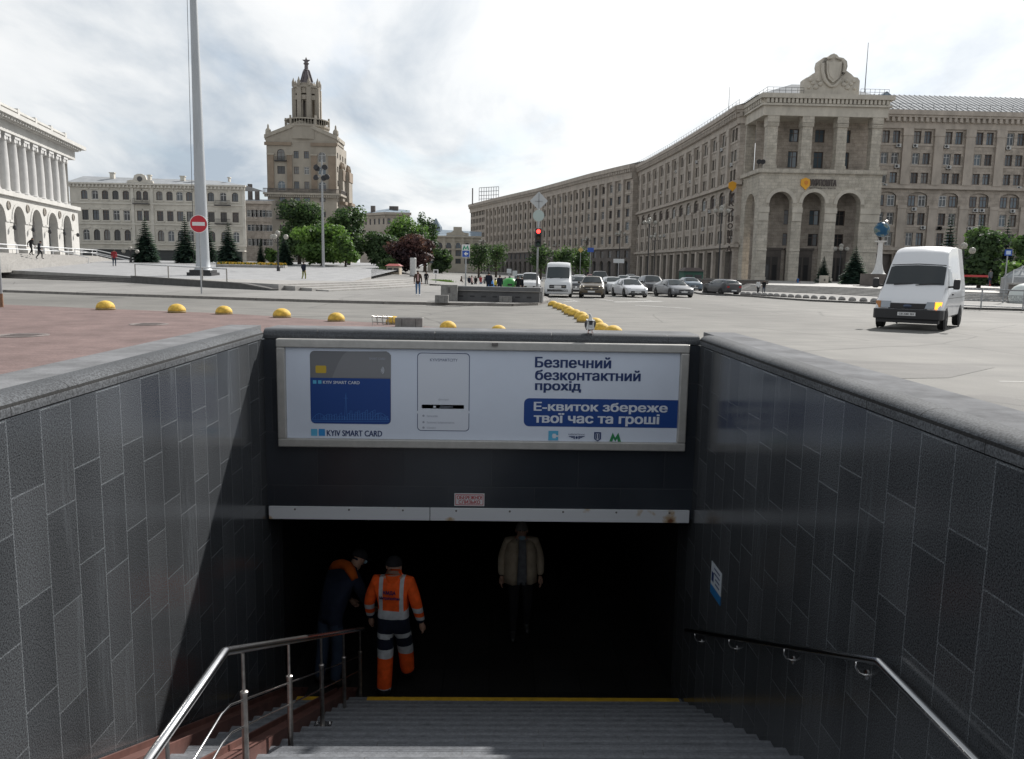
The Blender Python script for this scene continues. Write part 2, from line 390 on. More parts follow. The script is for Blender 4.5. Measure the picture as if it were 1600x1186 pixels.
# broad steps coming down from the square to the pavement at its right end
bs = MB()
e1 = [(-16.3, 61.2), (-12.3, 75), (-9.6, 94), (-10.4, 120)]
for k in range(4):
    o = (3-k)*1.0
    pts = [(e1[0][0]+o*1.3, e1[0][1]-o*.2), (e1[1][0]+o*1.25, e1[1][1]), (e1[2][0]+o*1.3, e1[2][1]), (e1[3][0]+o*1.3, e1[3][1]), (-29, 120), (-28.5, 73.2)]
    zt = G(70)+.13+.125*(k+1)
    bs.prism(pts, G(80)-.05, zt-.004*(k == 3))
struct(bs.build('broad_steps', M_STEP))
b = MB(); q = [(-13.4, 86, .30), (-3.5, 86, G(80)+.14), (-6, 150, .35), (-18, 118, 1.0), (-18, 150, 1.1)]
b.poly([q[0], q[1], q[3]]); b.poly([q[1], q[2], q[3]]); b.poly([q[2], q[4], q[3]]); struct(b.build('side_path', M_WALK))
# ---- pavement on the right with kerb, steps up to the post office
kr = [gnd(px, py) for px, py in [(1097, 460.5), (1174, 464), (1268, 471), (1361, 475), (1510, 483.5), (1600, 486), (1800, 492), (2100, 500)]]
krp = [(24.5, 215), (22.5, 110)]+[(p.x, p.y) for p in kr]
sw = MB(); gpoly(sw, krp+[(300, 30), (300, 330), (20, 330)], .13)
struct(sw.build('right_pavement', M_WALK))
kk = MB()
for a, c in zip(krp[:-1], krp[1:]):
    d = V((c[0]-a[0], c[1]-a[1], 0)); ln = d.length; d.normalize(); nrm = V((d.y, -d.x, 0)); n = max(1, int(ln/2.2))
    for j in range(n):
        p0 = V((*a, 0))+d*(ln*j/n+.012); p1 = V((*a, 0))+d*(ln*(j+1)/n-.012)
        f = [p0+nrm*.09, p1+nrm*.09, p1-nrm*.12, p0-nrm*.12]; z = [G(p.y) for p in f]
        kk.add([(p.x, p.y, q-.02) for p, q in zip(f, z)]+[(p.x, p.y, q+.142) for p, q in zip(f, z)],
               [(0,3,2,1),(4,5,6,7),(0,1,5,4),(1,2,6,5),(2,3,7,6),(3,0,4,7)])
struct(kk.build('right_kerb', M_KDARK))
# road markings
mk = MB()
def strip(p0, p1, w):
    p0 = V(p0); p1 = V(p1); d = (p1-p0).normalized(); s_ = V((-d.y, d.x, 0))*w/2
    q = [p0-s_, p1-s_, p1+s_, p0+s_]
    mk.poly([(p.x, p.y, G(p.y)+.008) for p in q])
for (xa, ya), (xb, yb) in [((880, 471), (905, 471)), ((960, 472), (1035, 471)), ((1170, 462), (1100, 462))]:
    a = gnd(xa, ya); c = gnd(xb, yb); strip((a.x, a.y, 0), (c.x, c.y, 0), .4)
for px in (900, 958, 1018):
    a = gnd(px, 470); strip((a.x, a.y, 0), (a.x-2.5, a.y+14, 0), .14)
    strip((a.x-3.5, a.y+20, 0), (a.x-6.5, a.y+40, 0), .14)
a = gnd(925, 474.5); c = gnd(960, 477.5)
strip((8.2, 46.5, 0), (10.6, 43.0, 0), .16)
for px, py in [((1330, 577)), (1420, 579)]: pass
strip((9.2, 14.2, 0), (13.5, 14.0, 0), .03)
struct(mk.build('road_marking', M_WHITE))
# darker patched strips in the asphalt
M_PATCH = tex_ground('asphalt_patch', (.13, .127, .12), (.165, .158, .148), .9)
pt = MB()
for pts in [[(3.2, 13.6), (8.5, 14.6), (10.5, 16.4), (3.3, 19.4)], [(5.3, 9.5), (9.5, 9.0), (8.0, 12.6), (4.2, 11.6)]]:
    pt.poly([(x, y, G(y)+.005) for x, y in pts])
struct(pt.build('asphalt_patch', M_PATCH))
# manhole covers in the red paving
M_COVER = mat('manhole_concrete', (.20, .17, .16), .8, var=.2, vs=8, bump=.3)
M_IRON = mat('cast_iron', (.16, .15, .145), .6, .3, var=.3, vs=20, bump=.6, bs=30)
for px, py, rr, lab in [(233, 507.5, .55, 'round manhole cover in the red paving below the second yellow dome'), (35, 525, .6, 'round manhole cover in the red paving at the left edge')]:
    p = gnd(px, py); t_ = MB(); t_.lathe([(rr, .0), (rr, .022), (rr*.86, .022), (rr*.84, .016), (0.01, .018)], n=28)
    for i in range(-3, 4): t_.box(-rr*.6, rr*.6, i*.12-.02, i*.12+.02, .016, .024)
    o = t_.build('manhole_cover', M_COVER, loc=(p.x, p.y, .004)); tag(o, lab, 'manhole cover', 'manhole covers in the red paving')

# ------------------------------------------------------------------ stairwell
M_GRAN = brickmat('granite_cladding', (.056, .060, .065), (.082, .087, .093), (.135, .145, .155), .62, .325, ('z', 'y', 'x'), rough=.17, msize=.005, speck=.62, ss=120, offset=.31, bumpd=.003, dirt=.3, streak=.3, pale=.45)
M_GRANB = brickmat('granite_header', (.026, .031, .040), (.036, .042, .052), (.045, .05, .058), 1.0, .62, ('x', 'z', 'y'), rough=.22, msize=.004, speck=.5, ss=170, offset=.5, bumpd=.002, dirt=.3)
M_COPE = brickmat('granite_coping', (.085, .09, .097), (.105, .11, .117), (.02, .02, .02), 1.22, 9.0, ('y', 'x', 'z'), rough=.85, msize=.004, speck=.45, ss=80, dirt=.25, spec=.2)
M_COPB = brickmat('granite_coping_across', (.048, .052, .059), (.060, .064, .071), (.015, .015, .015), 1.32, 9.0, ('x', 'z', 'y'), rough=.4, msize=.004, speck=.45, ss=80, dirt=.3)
M_POL = mat('polished_granite', (.185, .188, .195), .95, var=.3, vs=3, spec=.05, bump=.2, bs=60)
ZT = 1.175
def cope_profile(t):   # section (across, z): rounded inner nose, t = thickness of parapet
    pts = [(0.02, ZT-.115), (-.004, ZT-.11), (-.006, ZT-.075)]
    for k in range(1, 8):
        a = pi/2*k/7; pts.append((-.006+.105*(1-cos(a)), ZT-.075+.075*sin(a)))
    pts += [(.18, ZT), (.18, ZT-.115)]
    return pts
def side_wall(name, lab, X, sgn):
    w = thing(name, lab, 'wall', (X, 0, 0))
    b = MB(); b.box(*sorted((0, sgn*.52)), -9, YB+.6, -4.2, ZT-.118); b.build('cladding', M_GRAN, w)
    b = MB(); pr = cope_profile(.55)
    b.extr([(sgn*a, -9, z) for a, z in pr], (0, 9+YB, 0)); b.build('coping', M_COPE, w, smooth='auto')
    b = MB(); b.box(*sorted((sgn*.182, sgn*.55)), -9, YB+.55, ZT-.115, ZT-.004); b.build('coping_slab', M_POL, w)
    return w
side_wall('granite_wall', 'dark granite stairwell wall on the left with a diagonal shadow edge', XL, -1)
side_wall('granite_wall', 'dark granite stairwell wall on the right, reflecting the billboard', XR, 1)
w = thing('header_wall', 'dark granite wall over the underpass entrance carrying the billboard', 'wall', (0, YB, 0))
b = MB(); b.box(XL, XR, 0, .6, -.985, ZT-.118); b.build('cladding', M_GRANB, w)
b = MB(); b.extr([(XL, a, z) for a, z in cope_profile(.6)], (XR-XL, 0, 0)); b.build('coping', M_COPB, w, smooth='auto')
b = MB(); b.box(XL+.001, XR-.001, .182, .6, ZT-.115, ZT-.004); b.build('coping_slab', M_POL, w)
# interior of the underpass
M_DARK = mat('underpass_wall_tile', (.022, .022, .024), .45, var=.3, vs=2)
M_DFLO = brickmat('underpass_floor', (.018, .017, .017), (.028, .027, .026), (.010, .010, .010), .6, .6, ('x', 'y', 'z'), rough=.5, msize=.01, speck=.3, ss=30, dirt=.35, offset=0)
ZF = -3.5
b = MB()
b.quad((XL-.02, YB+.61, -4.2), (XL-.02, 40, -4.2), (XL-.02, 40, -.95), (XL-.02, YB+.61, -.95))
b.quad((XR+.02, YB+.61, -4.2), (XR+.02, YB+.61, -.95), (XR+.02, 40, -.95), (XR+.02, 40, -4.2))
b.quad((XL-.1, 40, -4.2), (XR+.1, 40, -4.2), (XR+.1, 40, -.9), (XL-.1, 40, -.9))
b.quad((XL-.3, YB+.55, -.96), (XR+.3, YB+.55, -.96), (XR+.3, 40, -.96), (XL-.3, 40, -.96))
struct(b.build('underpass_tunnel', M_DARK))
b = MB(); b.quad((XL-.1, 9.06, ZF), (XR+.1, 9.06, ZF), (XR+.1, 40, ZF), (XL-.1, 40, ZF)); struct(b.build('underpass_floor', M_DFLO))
# stairs
M_STAIR = mat('stair_granite', (.145, .153, .168), .6, var=.3, vs=45, bump=.15, bs=90)
ZL = -1.22; YL0, YL1 = 2.8, 4.45; TR = .328; RI = .146
def step_run(b, x0, x1):
    for i in range(15):
        z = ZL-RI*i; y1 = YL1+TR*i
        y0 = YL0 if i == 0 else y1-TR
        b.box(x0, x1, y0+.001, y1+(.018 if i else .018), z-.05, z)
        b.box(x0, x1, y0+.003, y1, z-RI-.6, z-.051)
    for i in range(1, 30):
        z = ZL+RI*i; y0 = YL0-TR*i
        b.box(x0, x1, y0+.001, y0+TR+.018, z-.05, z); b.box(x0, x1, y0, y0+TR, z-RI-.6, z-.051)
b = MB(); step_run(b, XL+.001, XR-.001)
struct(b.build('stairs', M_STAIR))
b = MB()
for i in range(15):
    for xx in ([-.9, .45] if i % 2 else [-.2, 1.2]):
        z = ZL-RI*i; y1 = YL1+TR*i
        b.box(xx, xx+.006, y1-TR*.98 if i else YL0, y1+.0195, z-.052, z+.0015)
struct(b.build('stair_joint', M_KDARK))
YE = YL1+TR*14
b = MB(); b.box(-2.30, -1.70, YE-.06, YE+.022, ZL-RI*14-.06, ZL-RI*14+.004)
b.box(-1.46, XR-.03, YE-.06, YE+.022, ZL-RI*14-.06, ZL-RI*14+.004)
struct(b.build('yellow_edge_line', mat('yellow_line_paint', (.62, .38, .03), .6, var=.25, vs=9)))
M_NOSE = mat('stair_nosing', (.165, .173, .188), .65, var=.3, vs=25); M_WORN = mat('stair_dirt', (.136, .144, .158), .8, var=.4, vs=8)
b = MB()
for i in range(15):
    z = ZL-RI*i; y1 = YL1+TR*i+.018; b.box(XL+.02, XR-.02, y1-.034, y1+.0012, z-.03, z+.0018, 0)
    b.box(XL+.02, XR-.02, y1-.062, y1-.0345, z-.01, z+.0012, 1)
struct(b.build('stair_nosing', [M_NOSE, M_WORN]))
# pram ramps beside the left wall
M_RAMP = mat('rusty_ramp', (.115, .052, .042), .6, var=.45, vs=3)
rm = thing('pram_ramp', 'pair of rusty red pram ramps beside the left stairwell wall', 'ramp', (0, 0, 0))
for x0, x1 in ((XL+.03, -2.31), (-1.90, -1.68)):
    b = MB(); z0 = ZL+.035; z1 = ZL-RI*15+.035; y1 = YL1+TR*15
    b.extr([(x0, YL1-.35, z0-.02), (x0, YL1, z0), (x0, y1, z1+.01), (x0, y1+.3, z1-.1), (x0, y1, z1-.12), (x0, YL1, z0-.12)], (x1-x0, 0, 0))
    for xx in (x0, x1-.02): b.extr([(xx, YL1-.35, z0-.019), (xx, YL1, z0+.001), (xx, y1, z1+.011), (xx, y1, z1+.06), (xx, YL1, z0+.05)], (.02, 0, 0))
    b.build('ramp_channel', M_RAMP, rm)
# ------------------------------------------------------------------ hand rails
M_STEEL = mat('stainless_steel', (.82, .81, .80), .2, 1.0, var=.12, vs=30)
M_STEELD = mat('worn_steel', (.36, .34, .32), .38, 1.0, var=.3, vs=20)
hr = thing('handrail', 'stainless steel handrail on posts between the stairs and pram ramps', 'handrail', (-1.55, 0, 0))
SL = (-2.55+.36)/(9.42-4.46)
def railz(y, top=-.36): return top if y < 4.44 else top+(y-4.44)*SL
b = MB(); b.tube([(0, 2.2, -.36), (0, 4.455, -.36), (0, 4.475, -.366), (0, 9.30, railz(9.3)), (0, 9.38, railz(9.38)-.03)], .026, 14); b.build('top_rail', M_STEEL, hr, smooth=True)
for dz in (-.34, -.52):
    b = MB(); b.tube([(0.0, 2.2, -.36+dz), (0.0, 4.36, -.36+dz), (0.0, 4.52, -.39+dz), (0.0, 9.15, railz(9.15)+dz)], .0075, 8); b.build('middle_rail', M_STEEL, hr, smooth=True)
for y in (3.62, 4.78, 5.87, 7.0, 8.08, 9.1):
    zt = railz(y)-.02; k = max(0, math.ceil((y-YL1)/TR-.001)); zb = ZL-RI*k
    b = MB(); b.tube([(0, y, zb), (0, y, zt-.26)], .021, 10); b.tube([(0, y, zt-.262), (0, y, zt)], .011, 8); b.lathe([(.026, 0), (.026, .02), (.012, .03)], (0, y, zt-.28), 10)
    po = b.build('post', M_STEELD, hr, smooth='auto')
    b = MB(); b.box(-.08, .08, y-.07, y+.07, zb+.001, zb+.014)
    for sx_ in (-.06, .06):
        for sy_ in (-.05, .05): b.lathe([(.008, 0), (.008, .02)], (sx_, y+sy_, zb+.008), 6)
    b.build('base_plate', M_STEEL, po)
hw = thing('wall_handrail', 'dark wall mounted handrail on curved brackets along the right granite wall', 'handrail', (XR, 0, 0))
b = MB(); xo = -.075
b.tube([(xo, 2.2, -.33), (xo, 4.32, -.33), (xo, 4.34, -.335), (xo, 8.68, -2.2)], .024, 14); b.build('top_rail', mat('brushed_rail', (.5, .5, .5), .2, 1.0), hw, smooth=True)
for y in (3.3, 4.6, 5.75, 7.1, 8.3):
    zt = -.335 if y < 4.36 else -.335+(y-4.36)*(-1.865/4.32)
    b = MB(); b.tube([(xo, y, zt-.02), (xo, y, zt-.07), (xo+.02, y, zt-.105), (xo+.05, y, zt-.12), (0, y, zt-.12)], .007, 8); b.build('bracket', M_STEEL, hw, smooth=True)
    b = MB(); b.T = MX.Translation((0, y, zt-.12)) @ MX.Rotation(-pi/2, 4, 'Y'); b.lathe([(.032, 0), (.032, .006), (.01, .012)], n=12); b.build('rosette', M_STEEL, hw, smooth='auto')
# ------------------------------------------------------------------ billboard
bb = thing('billboard', 'wide transit card billboard with blue slogan box in a metal frame', 'billboard', (0, YB, 0))
YP = YB-.075
def wb(px, py, Y=None):
    p = at(px, py, Y or YP); return p.x, p.z
M_ALU = mat('frame_aluminium', (.44, .43, .41), .45, .4, var=.12, vs=8)
M_PAPER = mat('poster_paper', (.66, .72, .83), .4, var=.03, vs=2)
fx0, fx1, fz0, fz1 = -2.41, 2.20, -.145, 1.075; fw = .095
b = MB()
for (x0, x1, z0, z1) in ((fx0, fx1, fz1-fw, fz1), (fx0, fx1, fz0, fz0+fw), (fx0, fx0+fw, fz0+fw+.001, fz1-fw-.001), (fx1-fw, fx1, fz0+fw+.001, fz1-fw-.001)):
    b.box(x0, x1, -.13, -.002, z0, z1)
b.build('frame', M_ALU, bb, bevel=.012)
b = MB(); b.box(fx0+.05, fx1-.05, -.075, -.004, fz0+.05, fz1-.05); b.build('poster', M_PAPER, bb)
b = MB(); b.box(-.02+.0, .05, -.16, -.131, 1.03, 1.07); b.box(.0, .03, -.17, -.16, 1.04, 1.06); b.build('latch', M_IRON, bb)
def ink(name, c, rough=.45): return mat('ink_'+name, c, rough)
LAY = [0]
class Sheet(MB):     # flat printing on the poster, each sheet a hair prouder
    def __init__(s, lift): super().__init__(); s.y = -.075-lift
    def pt(s, px, py): x, z = wb(px, py); return (x, s.y, z)
    def rr(s, x0, y0, x1, y1, r=0, m=0, corners=(1, 1, 1, 1)):
        a = V(s.pt(x0, y0)); c = V(s.pt(x1, y1)); rad = r*YB/1250; pts = []
        X0, X1, Z1, Z0 = a.x, c.x, a.z, c.z
        for k, (cx_, cz_, a0) in enumerate(((X1, Z1, 0), (X0, Z1, 90), (X0, Z0, 180), (X1, Z0, 270))):
            q = rad if corners[k] else 0.0
            sxn = -1 if k in (0, 3) else 1; szn = -1 if k in (0, 1) else 1
            if q == 0: pts.append((cx_, s.y, cz_)); continue
            for j in range(5):
                an = R(a0+90*j/4); pts.append((cx_+sxn*q+q*cos(an), s.y, cz_+szn*q+q*sin(an)))
        s.poly(pts, m); return s
    def tx(s, t, x0, x1, yb, yt, bold=0.0, m=0):
        a = s.pt(x0, yb); c = s.pt(x1, yb); d = s.pt(x0, yt)
        text_fit(s, t, a[0], c[0], a[2], d[2], bold, m, y=s.y)
    def ln(s, pts, w, m=0):
        P = [V(s.pt(*p)) for p in pts]
        for p, q in zip(P[:-1], P[1:]):
            d = (q-p); 
            if d.length < 1e-6: continue
            nrm = V((d.z, 0, -d.x)).normalized()*w/2
            s.poly([p+nrm, q+nrm, q-nrm, p-nrm], m)
NAVY = ink('navy', (.012, .035, .135)); BLUE = ink('blue', (.008, .055, .25)); GREY = ink('grey', (.17, .175, .19)); GREY2 = ink('pale_grey', (.22, .225, .24))
GOLD = ink('gold', (.55, .38, .04)); CYAN = ink('cyan', (.10, .42, .66)); INKW = ink('white', (.66, .70, .78)); INKL = ink('light_blue', (.07, .22, .58)); GRN = ink('green', (.02, .22, .08)); INKG = ink('faint', (.34, .37, .44)); CYAN2 = ink('deep_cyan', (.03, .27, .62))
a = Sheet(.002); a.rr(484, 548, 611, 663, 7, 0); a.rr(652, 551, 733, 674, 6, 1); a.rr(819, 622, 1061, 669, 8, 2, (0, 1, 1, 0))
a.build('printed_cards', [GREY, NAVY, BLUE], bb)
a = Sheet(.003); a.rr(484.6, 590, 610.4, 663, 7, 0, (0, 0, 1, 1)); a.rr(653, 552, 732, 673, 5.5, 1)
P = [a.pt(519, 590), a.pt(611, 590), a.pt(611, 555)]; arc = [a.pt(519+26*k/6*1.0, 590-41*sin(pi/2*k/6)) for k in range(1, 7)]
a.poly([P[0]]+[P[1]]+[P[2], a.pt(604, 549)]+arc[::-1], 2)
a.rr(493, 571, 510, 583, 2, 3); a.rr(659, 632, 725, 639, 1, 4)
for x in (654, 731):
    c_ = a.pt(x, 644); a.poly([(c_[0]+.02*cos(t*.5236), a.y-.0003, c_[2]+.02*sin(t*.5236)) for t in range(12)], 1)
a.build('printed_panels', [BLUE, INKW, GREY2, GOLD, ink('black', (.02, .02, .03))], bb)
for args in (('Безпечний', 836.5, 954, 574, 557, .045), ('безконтактний', 836.5, 1000, 593.5, 577, .045), ('прохід', 836.5, 907, 613, 595, .045), ('KYIV SMART CARD', 511, 597, 681, 672, .03), ('KYIVSMARTCITY', 672, 715, 564.5, 560, .0)):
    a = Sheet(.004); a.tx(*args); a.build('lettering', [NAVY], bb)
for args in (('Е-квиток збереже', 834.5, 1042, 645, 628, .045), ('твої час та гроші', 834.5, 1029, 664, 645, .045), ('KYIV SMART CARD', 505, 562, 599.5, 594.8, .02), ('SMART CARD', 577, 602, 562, 558.5, .0, 1)):
    a = Sheet(.005); a.tx(*args); a.build('lettering', [INKW, INKG], bb)
for args in ((486, 670, 496, 681, CYAN), (498, 670, 508, 681, CYAN2), (489, 594, 494.5, 599.5, CYAN), (497, 594, 502.5, 599.5, CYAN), (857, 673, 872, 688, CYAN)):
    a = Sheet(.0045); a.rr(*args[:4], 0, 0); a.build('brand_square', [args[4]], bb)
a = Sheet(.0055)
c_ = [(862, 677), (868.5, 677), (868.5, 680), (866, 680), (866, 683), (872.2, 683), (872.2, 685), (862, 685)]
a.poly([a.pt(*p) for p in [(863.5, 677.5), (868, 677.5), (869.5, 680), (872.2, 680), (872.2, 682.5), (869, 682.5), (868, 684.5), (863.5, 684.5), (862.5, 681)]], 0)
a.build('cyan_emblem_letter', [INKW], bb); a = Sheet(.0055)
# winged badge, shield, green letter
a.tx('КИЇВПАСТРАНС', 888, 914, 679.5, 676.8, 0, 1)
for s_ in (-1, 1):
    for k in range(3):
        y_ = 681.2+k*1.7; a.poly([a.pt(*p) for p in ([(901+s_*2.5, y_), (901+s_*(13-k*3.5), y_), (901+s_*(11.5-k*3.5), y_+1.1), (901+s_*2.5, y_+1.2)][::s_])], 1)
p_ = a.pt(901, 683.5); a.poly([(p_[0]+.012*cos(t*.5236), a.y, p_[2]+.016*sin(t*.5236)) for t in range(12)], 1)
a.build('winged_badge', [INKW, NAVY], bb); a = Sheet(.0055)
a.poly([a.pt(*p) for p in [(928.3, 675), (939, 675.2), (938.8, 686), (933.6, 689.6), (928.2, 685.8)]], 1)
a.build('shield_emblem', [INKW, NAVY], bb); a = Sheet(.0055)
a.poly([a.pt(*p) for p in [(952, 689.5), (957.2, 675.8), (961.2, 684), (966, 676), (970.2, 690), (965.4, 690), (964.2, 685), (961.2, 690), (958.4, 684.6), (956.6, 689.6)]], 2)
a.build('green_metro_letter', [INKW, NAVY, GRN], bb)
a = Sheet(.0065)
a.ln([(931, 677.5), (936.5, 677.6), (936.2, 685), (933.6, 687.5), (930.8, 685), (931, 677.5)], .004, 0); a.ln([(933.7, 677.5), (933.6, 687)], .010, 0)
a.build('shield_figure', [INKW], bb)
a = Sheet(.0048)
for k in range(3): a.ln([(594+(2.2+1.9*k)*cos(t), 578.5+(2.2+1.9*k)*1.15*sin(t)) for t in [-.9+1.8*j/6 for j in range(7)]], .005, 0)
random.seed(3)
base = 656
a.ln([(487, base), (608, base)], .004, 1); a.ln([(487, base+2.6), (608, base+2.6)], .003, 1)
for x in range(503, 606, 4):
    hgt = [8, 14, 20, 12, 26, 9][(x*7) % 6] if 545 < x < 590 else random.choice([4, 6, 9])
    a.ln([(x, base), (x, base-hgt), (x+3.2, base-hgt-random.choice([0, 2])), (x+3.2, base)], .003, 1)
    for q in range(2, hgt-1, 3): a.ln([(x+.8, base-q), (x+2.5, base-q)], .002, 1)
a.ln([(538.5, base), (540.5, base-42), (542.5, base)], .003, 1); a.ln([(537, base-34), (544, base-34)], .003, 1)
a.ln([(487+24*k/12, base-10*sin(pi*k/12)) for k in range(13)], .003, 1); a.ln([(580+28*k/12, base-11*sin(pi*k/12)) for k in range(13)], .003, 1)
for k in range(1, 12, 2): a.ln([(487+2*k, base), (487+2*k, base-10*sin(pi*k/12))], .002, 1); a.ln([(580+28*k/12, base), (580+28*k/12, base-11*sin(pi*k/12))], .002, 1)
a.build('skyline_drawing', [INKW, INKL], bb)
a = Sheet(.0047)
a.tx('@kyivdigital', 685, 701, 626, 622.5, 0, 0); a.tx('Квитки онлайн', 667, 684, 651.5, 648, 0, 0); a.tx('Безпечно та безконтактно', 667, 710, 661.5, 658, 0, 0); a.tx('Швидко', 667, 681, 670, 666.5, 0, 0)
for y_ in (649.5, 659.5, 668): a.rr(660, y_-1.7, 663.5, y_+1.7, 1.6, 0)
a.rr(677, 634, 681, 637, 0, 1); a.tx('Додати', 687, 707, 637.3, 633.5, 0, 0)
a.build('ticket_text', [INKG, INKW], bb)
# warning plate and the metal strip along the lintel
wsn = thing('warning_plate', 'small white plate with red Cyrillic slip warning above the entrance', 'sign', (0, YB-.002, 0))
(x0, z0), (x1, z1) = wb(710, 790, YB), wb(757, 771, YB)
b = MB(); b.box(x0, x1, -.008, 0, z0, z1); b.build('plate', mat('plate_white', (.66, .66, .68), .4), wsn)
b = MB()
for (a0, a1, c0, c1) in ((x0+.012, x1-.012, z1-.018, z1-.011), (x0+.012, x1-.012, z0+.011, z0+.018), (x0+.012, x0+.019, z0+.0182, z1-.0182), (x1-.019, x1-.012, z0+.0182, z1-.0182)): b.box(a0, a1, -.0095, -.007, c0, c1)
zm = (z0+z1)/2; text_fit(b, 'ОБЕРЕЖНО!', x0+.03, x1-.03, zm+.004, z1-.026, .04, y=-.0095); text_fit(b, 'СЛИЗЬКО', x0+.05, x1-.05, z0+.026, zm-.006, .04, y=-.0095)
b.build('red_lettering', ink('red', (.45, .02, .03)), wsn)
M_STRIP = bpy.data.materials.new('rusty_white_strip'); M_STRIP.use_nodes = True
t = M_STRIP.node_tree; pb = t.nodes['Principled BSDF']; pb.inputs['Roughness'].default_value = .5
g = N(t, 'ShaderNodeTexCoord'); na = N(t, 'ShaderNodeTexNoise'); na.inputs['Scale'].default_value = 3.2; na.inputs['Detail'].default_value = 6; t.links.new(g.outputs['Object'], na.inputs[0])
sxx = N(t, 'ShaderNodeSeparateXYZ'); t.links.new(g.outputs['Object'], sxx.inputs[0])
k_ = math_(t, 'ADD', na.outputs[0], math_(t, 'MULTIPLY', math_(t, 'MAXIMUM', math_(t, 'SUBTRACT', sxx.outputs[0], 1.6), 0), .16))
t.links.new(ramp(t, k_, [(.62, (.62, .64, .67)), (.68, (.45, .34, .22)), (.74, (.16, .06, .025))]), pb.inputs['Base Color'])
st = thing('lintel_strip', 'white metal strip with rust spots along the entrance lintel', 'metal strip', (0, YB, 0))
xm = at(672, 800, YB).x
for x0, x1 in ((XL+.02, xm-.004), (xm+.004, XR-.03)):
    b = MB(); b.box(x0, x1, -.03, -.002, -1.02, -.87)
    b.build('strip_plate', M_STRIP, st, bevel=.004)
    q = x0+.3
    while q < x1-.05:
        b = MB(); b.T = MX.Translation((q, -.03, -.90)) @ MX.Rotation(pi/2, 4, 'X'); b.lathe([(.012, 0), (.012, .004), (.004, .008)], n=8); b.build('screw', M_IRON, st); q += .62
# sticker on right wall
p0 = atX(1113, 876, XR); p1 = atX(1127, 922, XR)
sg = thing('wall_sticker', 'small white and blue notice stuck on the right granite wall', 'notice', (XR-.002, p0.y, p0.z))
hh = .34; ww = p0.y-p1.y
b = MB(); b.box(-.004, 0, -ww, 0, -hh*.72, 0); b.box(-.0045, 0, -ww, 0, -hh, -hh*.721, 1); b.build('sheet', [mat('notice_white', (.6, .64, .68), .4), mat('notice_blue', (.03, .18, .42), .4)], sg)
b = MB()
for k in range(4): b.box(-.0055, -.004, -ww*.85, -ww*(.3 if k < 2 else .45), -.05-k*.05, -.035-k*.05)
b.box(-.0055, -.004, -ww*.28, -ww*.08, -.2, -.1); b.build('printing', NAVY, sg)
# ------------------------------------------------------------------ buildings
M_STONE = brickmat('post_stone', (.385, .335, .285), (.455, .398, .342), (.295, .256, .222), 1.5, .6, ('xy', 'z', 'x'), rough=.85, msize=.03, speck=.1, ss=6, bumpd=.01, dirt=.3)
M_STONEL = brickmat('portico_stone', (.46, .42, .355), (.54, .495, .425), (.35, .32, .275), 1.1, .55, ('xy', 'z', 'x'), rough=.85, msize=.03, speck=.1, ss=6, bumpd=.01, dirt=.25)
M_TRIM = mat('stone_trim', (.42, .37, .32), .85, var=.22, vs=.8, streak=.4)
M_TRIML = mat('pale_stone_trim', (.51, .47, .405), .85, var=.2, vs=.8, streak=.4)
M_STONED = mat('dark_base_stone', (.125, .108, .098), .75, var=.3, vs=.7)
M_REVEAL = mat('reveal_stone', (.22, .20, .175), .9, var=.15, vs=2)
M_TIN = mat('tin_roof', (.33, .345, .36), .85, var=.15, vs=.5, spec=.12)
M_TINB = mat('blue_tin_roof', (.24, .29, .34), .85, var=.15, vs=.5, spec=.12)
M_GL = [mat('window_glass', (.085, .095, .105), .06, spec=.6), mat('window_glass_dark', (.05, .05, .052), .1), mat('window_glass_curtain', (.17, .17, .165), .2, var=.3, vs=1.2), mat('window_glass_bluish', (.10, .13, .155), .05, spec=.7)]
M_FRB = mat('brown_window_frame', (.12, .085, .07), .6); M_FRW = mat('white_window_frame', (.55, .55, .54), .5); M_FRD = mat('dark_window_frame', (.05, .045, .042), .5)
M_AC = mat('air_conditioner_white', (.5, .5, .49), .5)
M_BLK = mat('dark_metal', (.035, .035, .038), .5, .3)
WM = {}
def window_mesh(w, h, style=0, g=0, fr=None, arch=0.0, cols=2):
    k = (round(w, 2), round(h, 2), style, g, fr.name if fr else '', arch, cols)
    if k in WM: return WM[k]
    b = MB(); fr = fr or M_FRB; t = .11 if w > 1.2 else .08
    def top(x): return h if not arch else h-arch+arch*sqrt(max(0, 1-(2*x/w)**2))
    n = 8 if arch else 1
    xs = [-w/2+w*i/n for i in range(n+1)]
    b.poly([(-w/2, .03, 0), (w/2, .03, 0)]+[(x, .03, top(x)) for x in xs[::-1]], 1)
    b.box(-w/2, w/2, -.03, .029, 0, t); b.box(-w/2, -w/2+t, -.03, .029, t, top(w/2) if not arch else h-arch); b.box(w/2-t, w/2, -.03, .029, t, h if not arch else h-arch)
    if not arch: b.box(-w/2+t, w/2-t, -.03, .029, h-t, h)
    else:
        for x0, x1 in zip(xs[:-1], xs[1:]): b.extr([(x0, -.03, top(x0)-t), (x1, -.03, top(x1)-t), (x1, -.03, top(x1)), (x0, -.03, top(x0))], (0, .059, 0))
    for i in range(1, cols): x = -w/2+w*i/cols; b.box(x-t*.45, x+t*.45, -.026, .028, t, top(x)-t*.9)
    if style == 1: b.box(-w/2+t, w/2-t, -.02, .027, h*.66, h*.66+t*.8)
    if style == 2:       # a pair of lights with a stone mullion between
        pass
    me = b.mesh('window', [fr, M_GL[g]]); WM[k] = me; return me
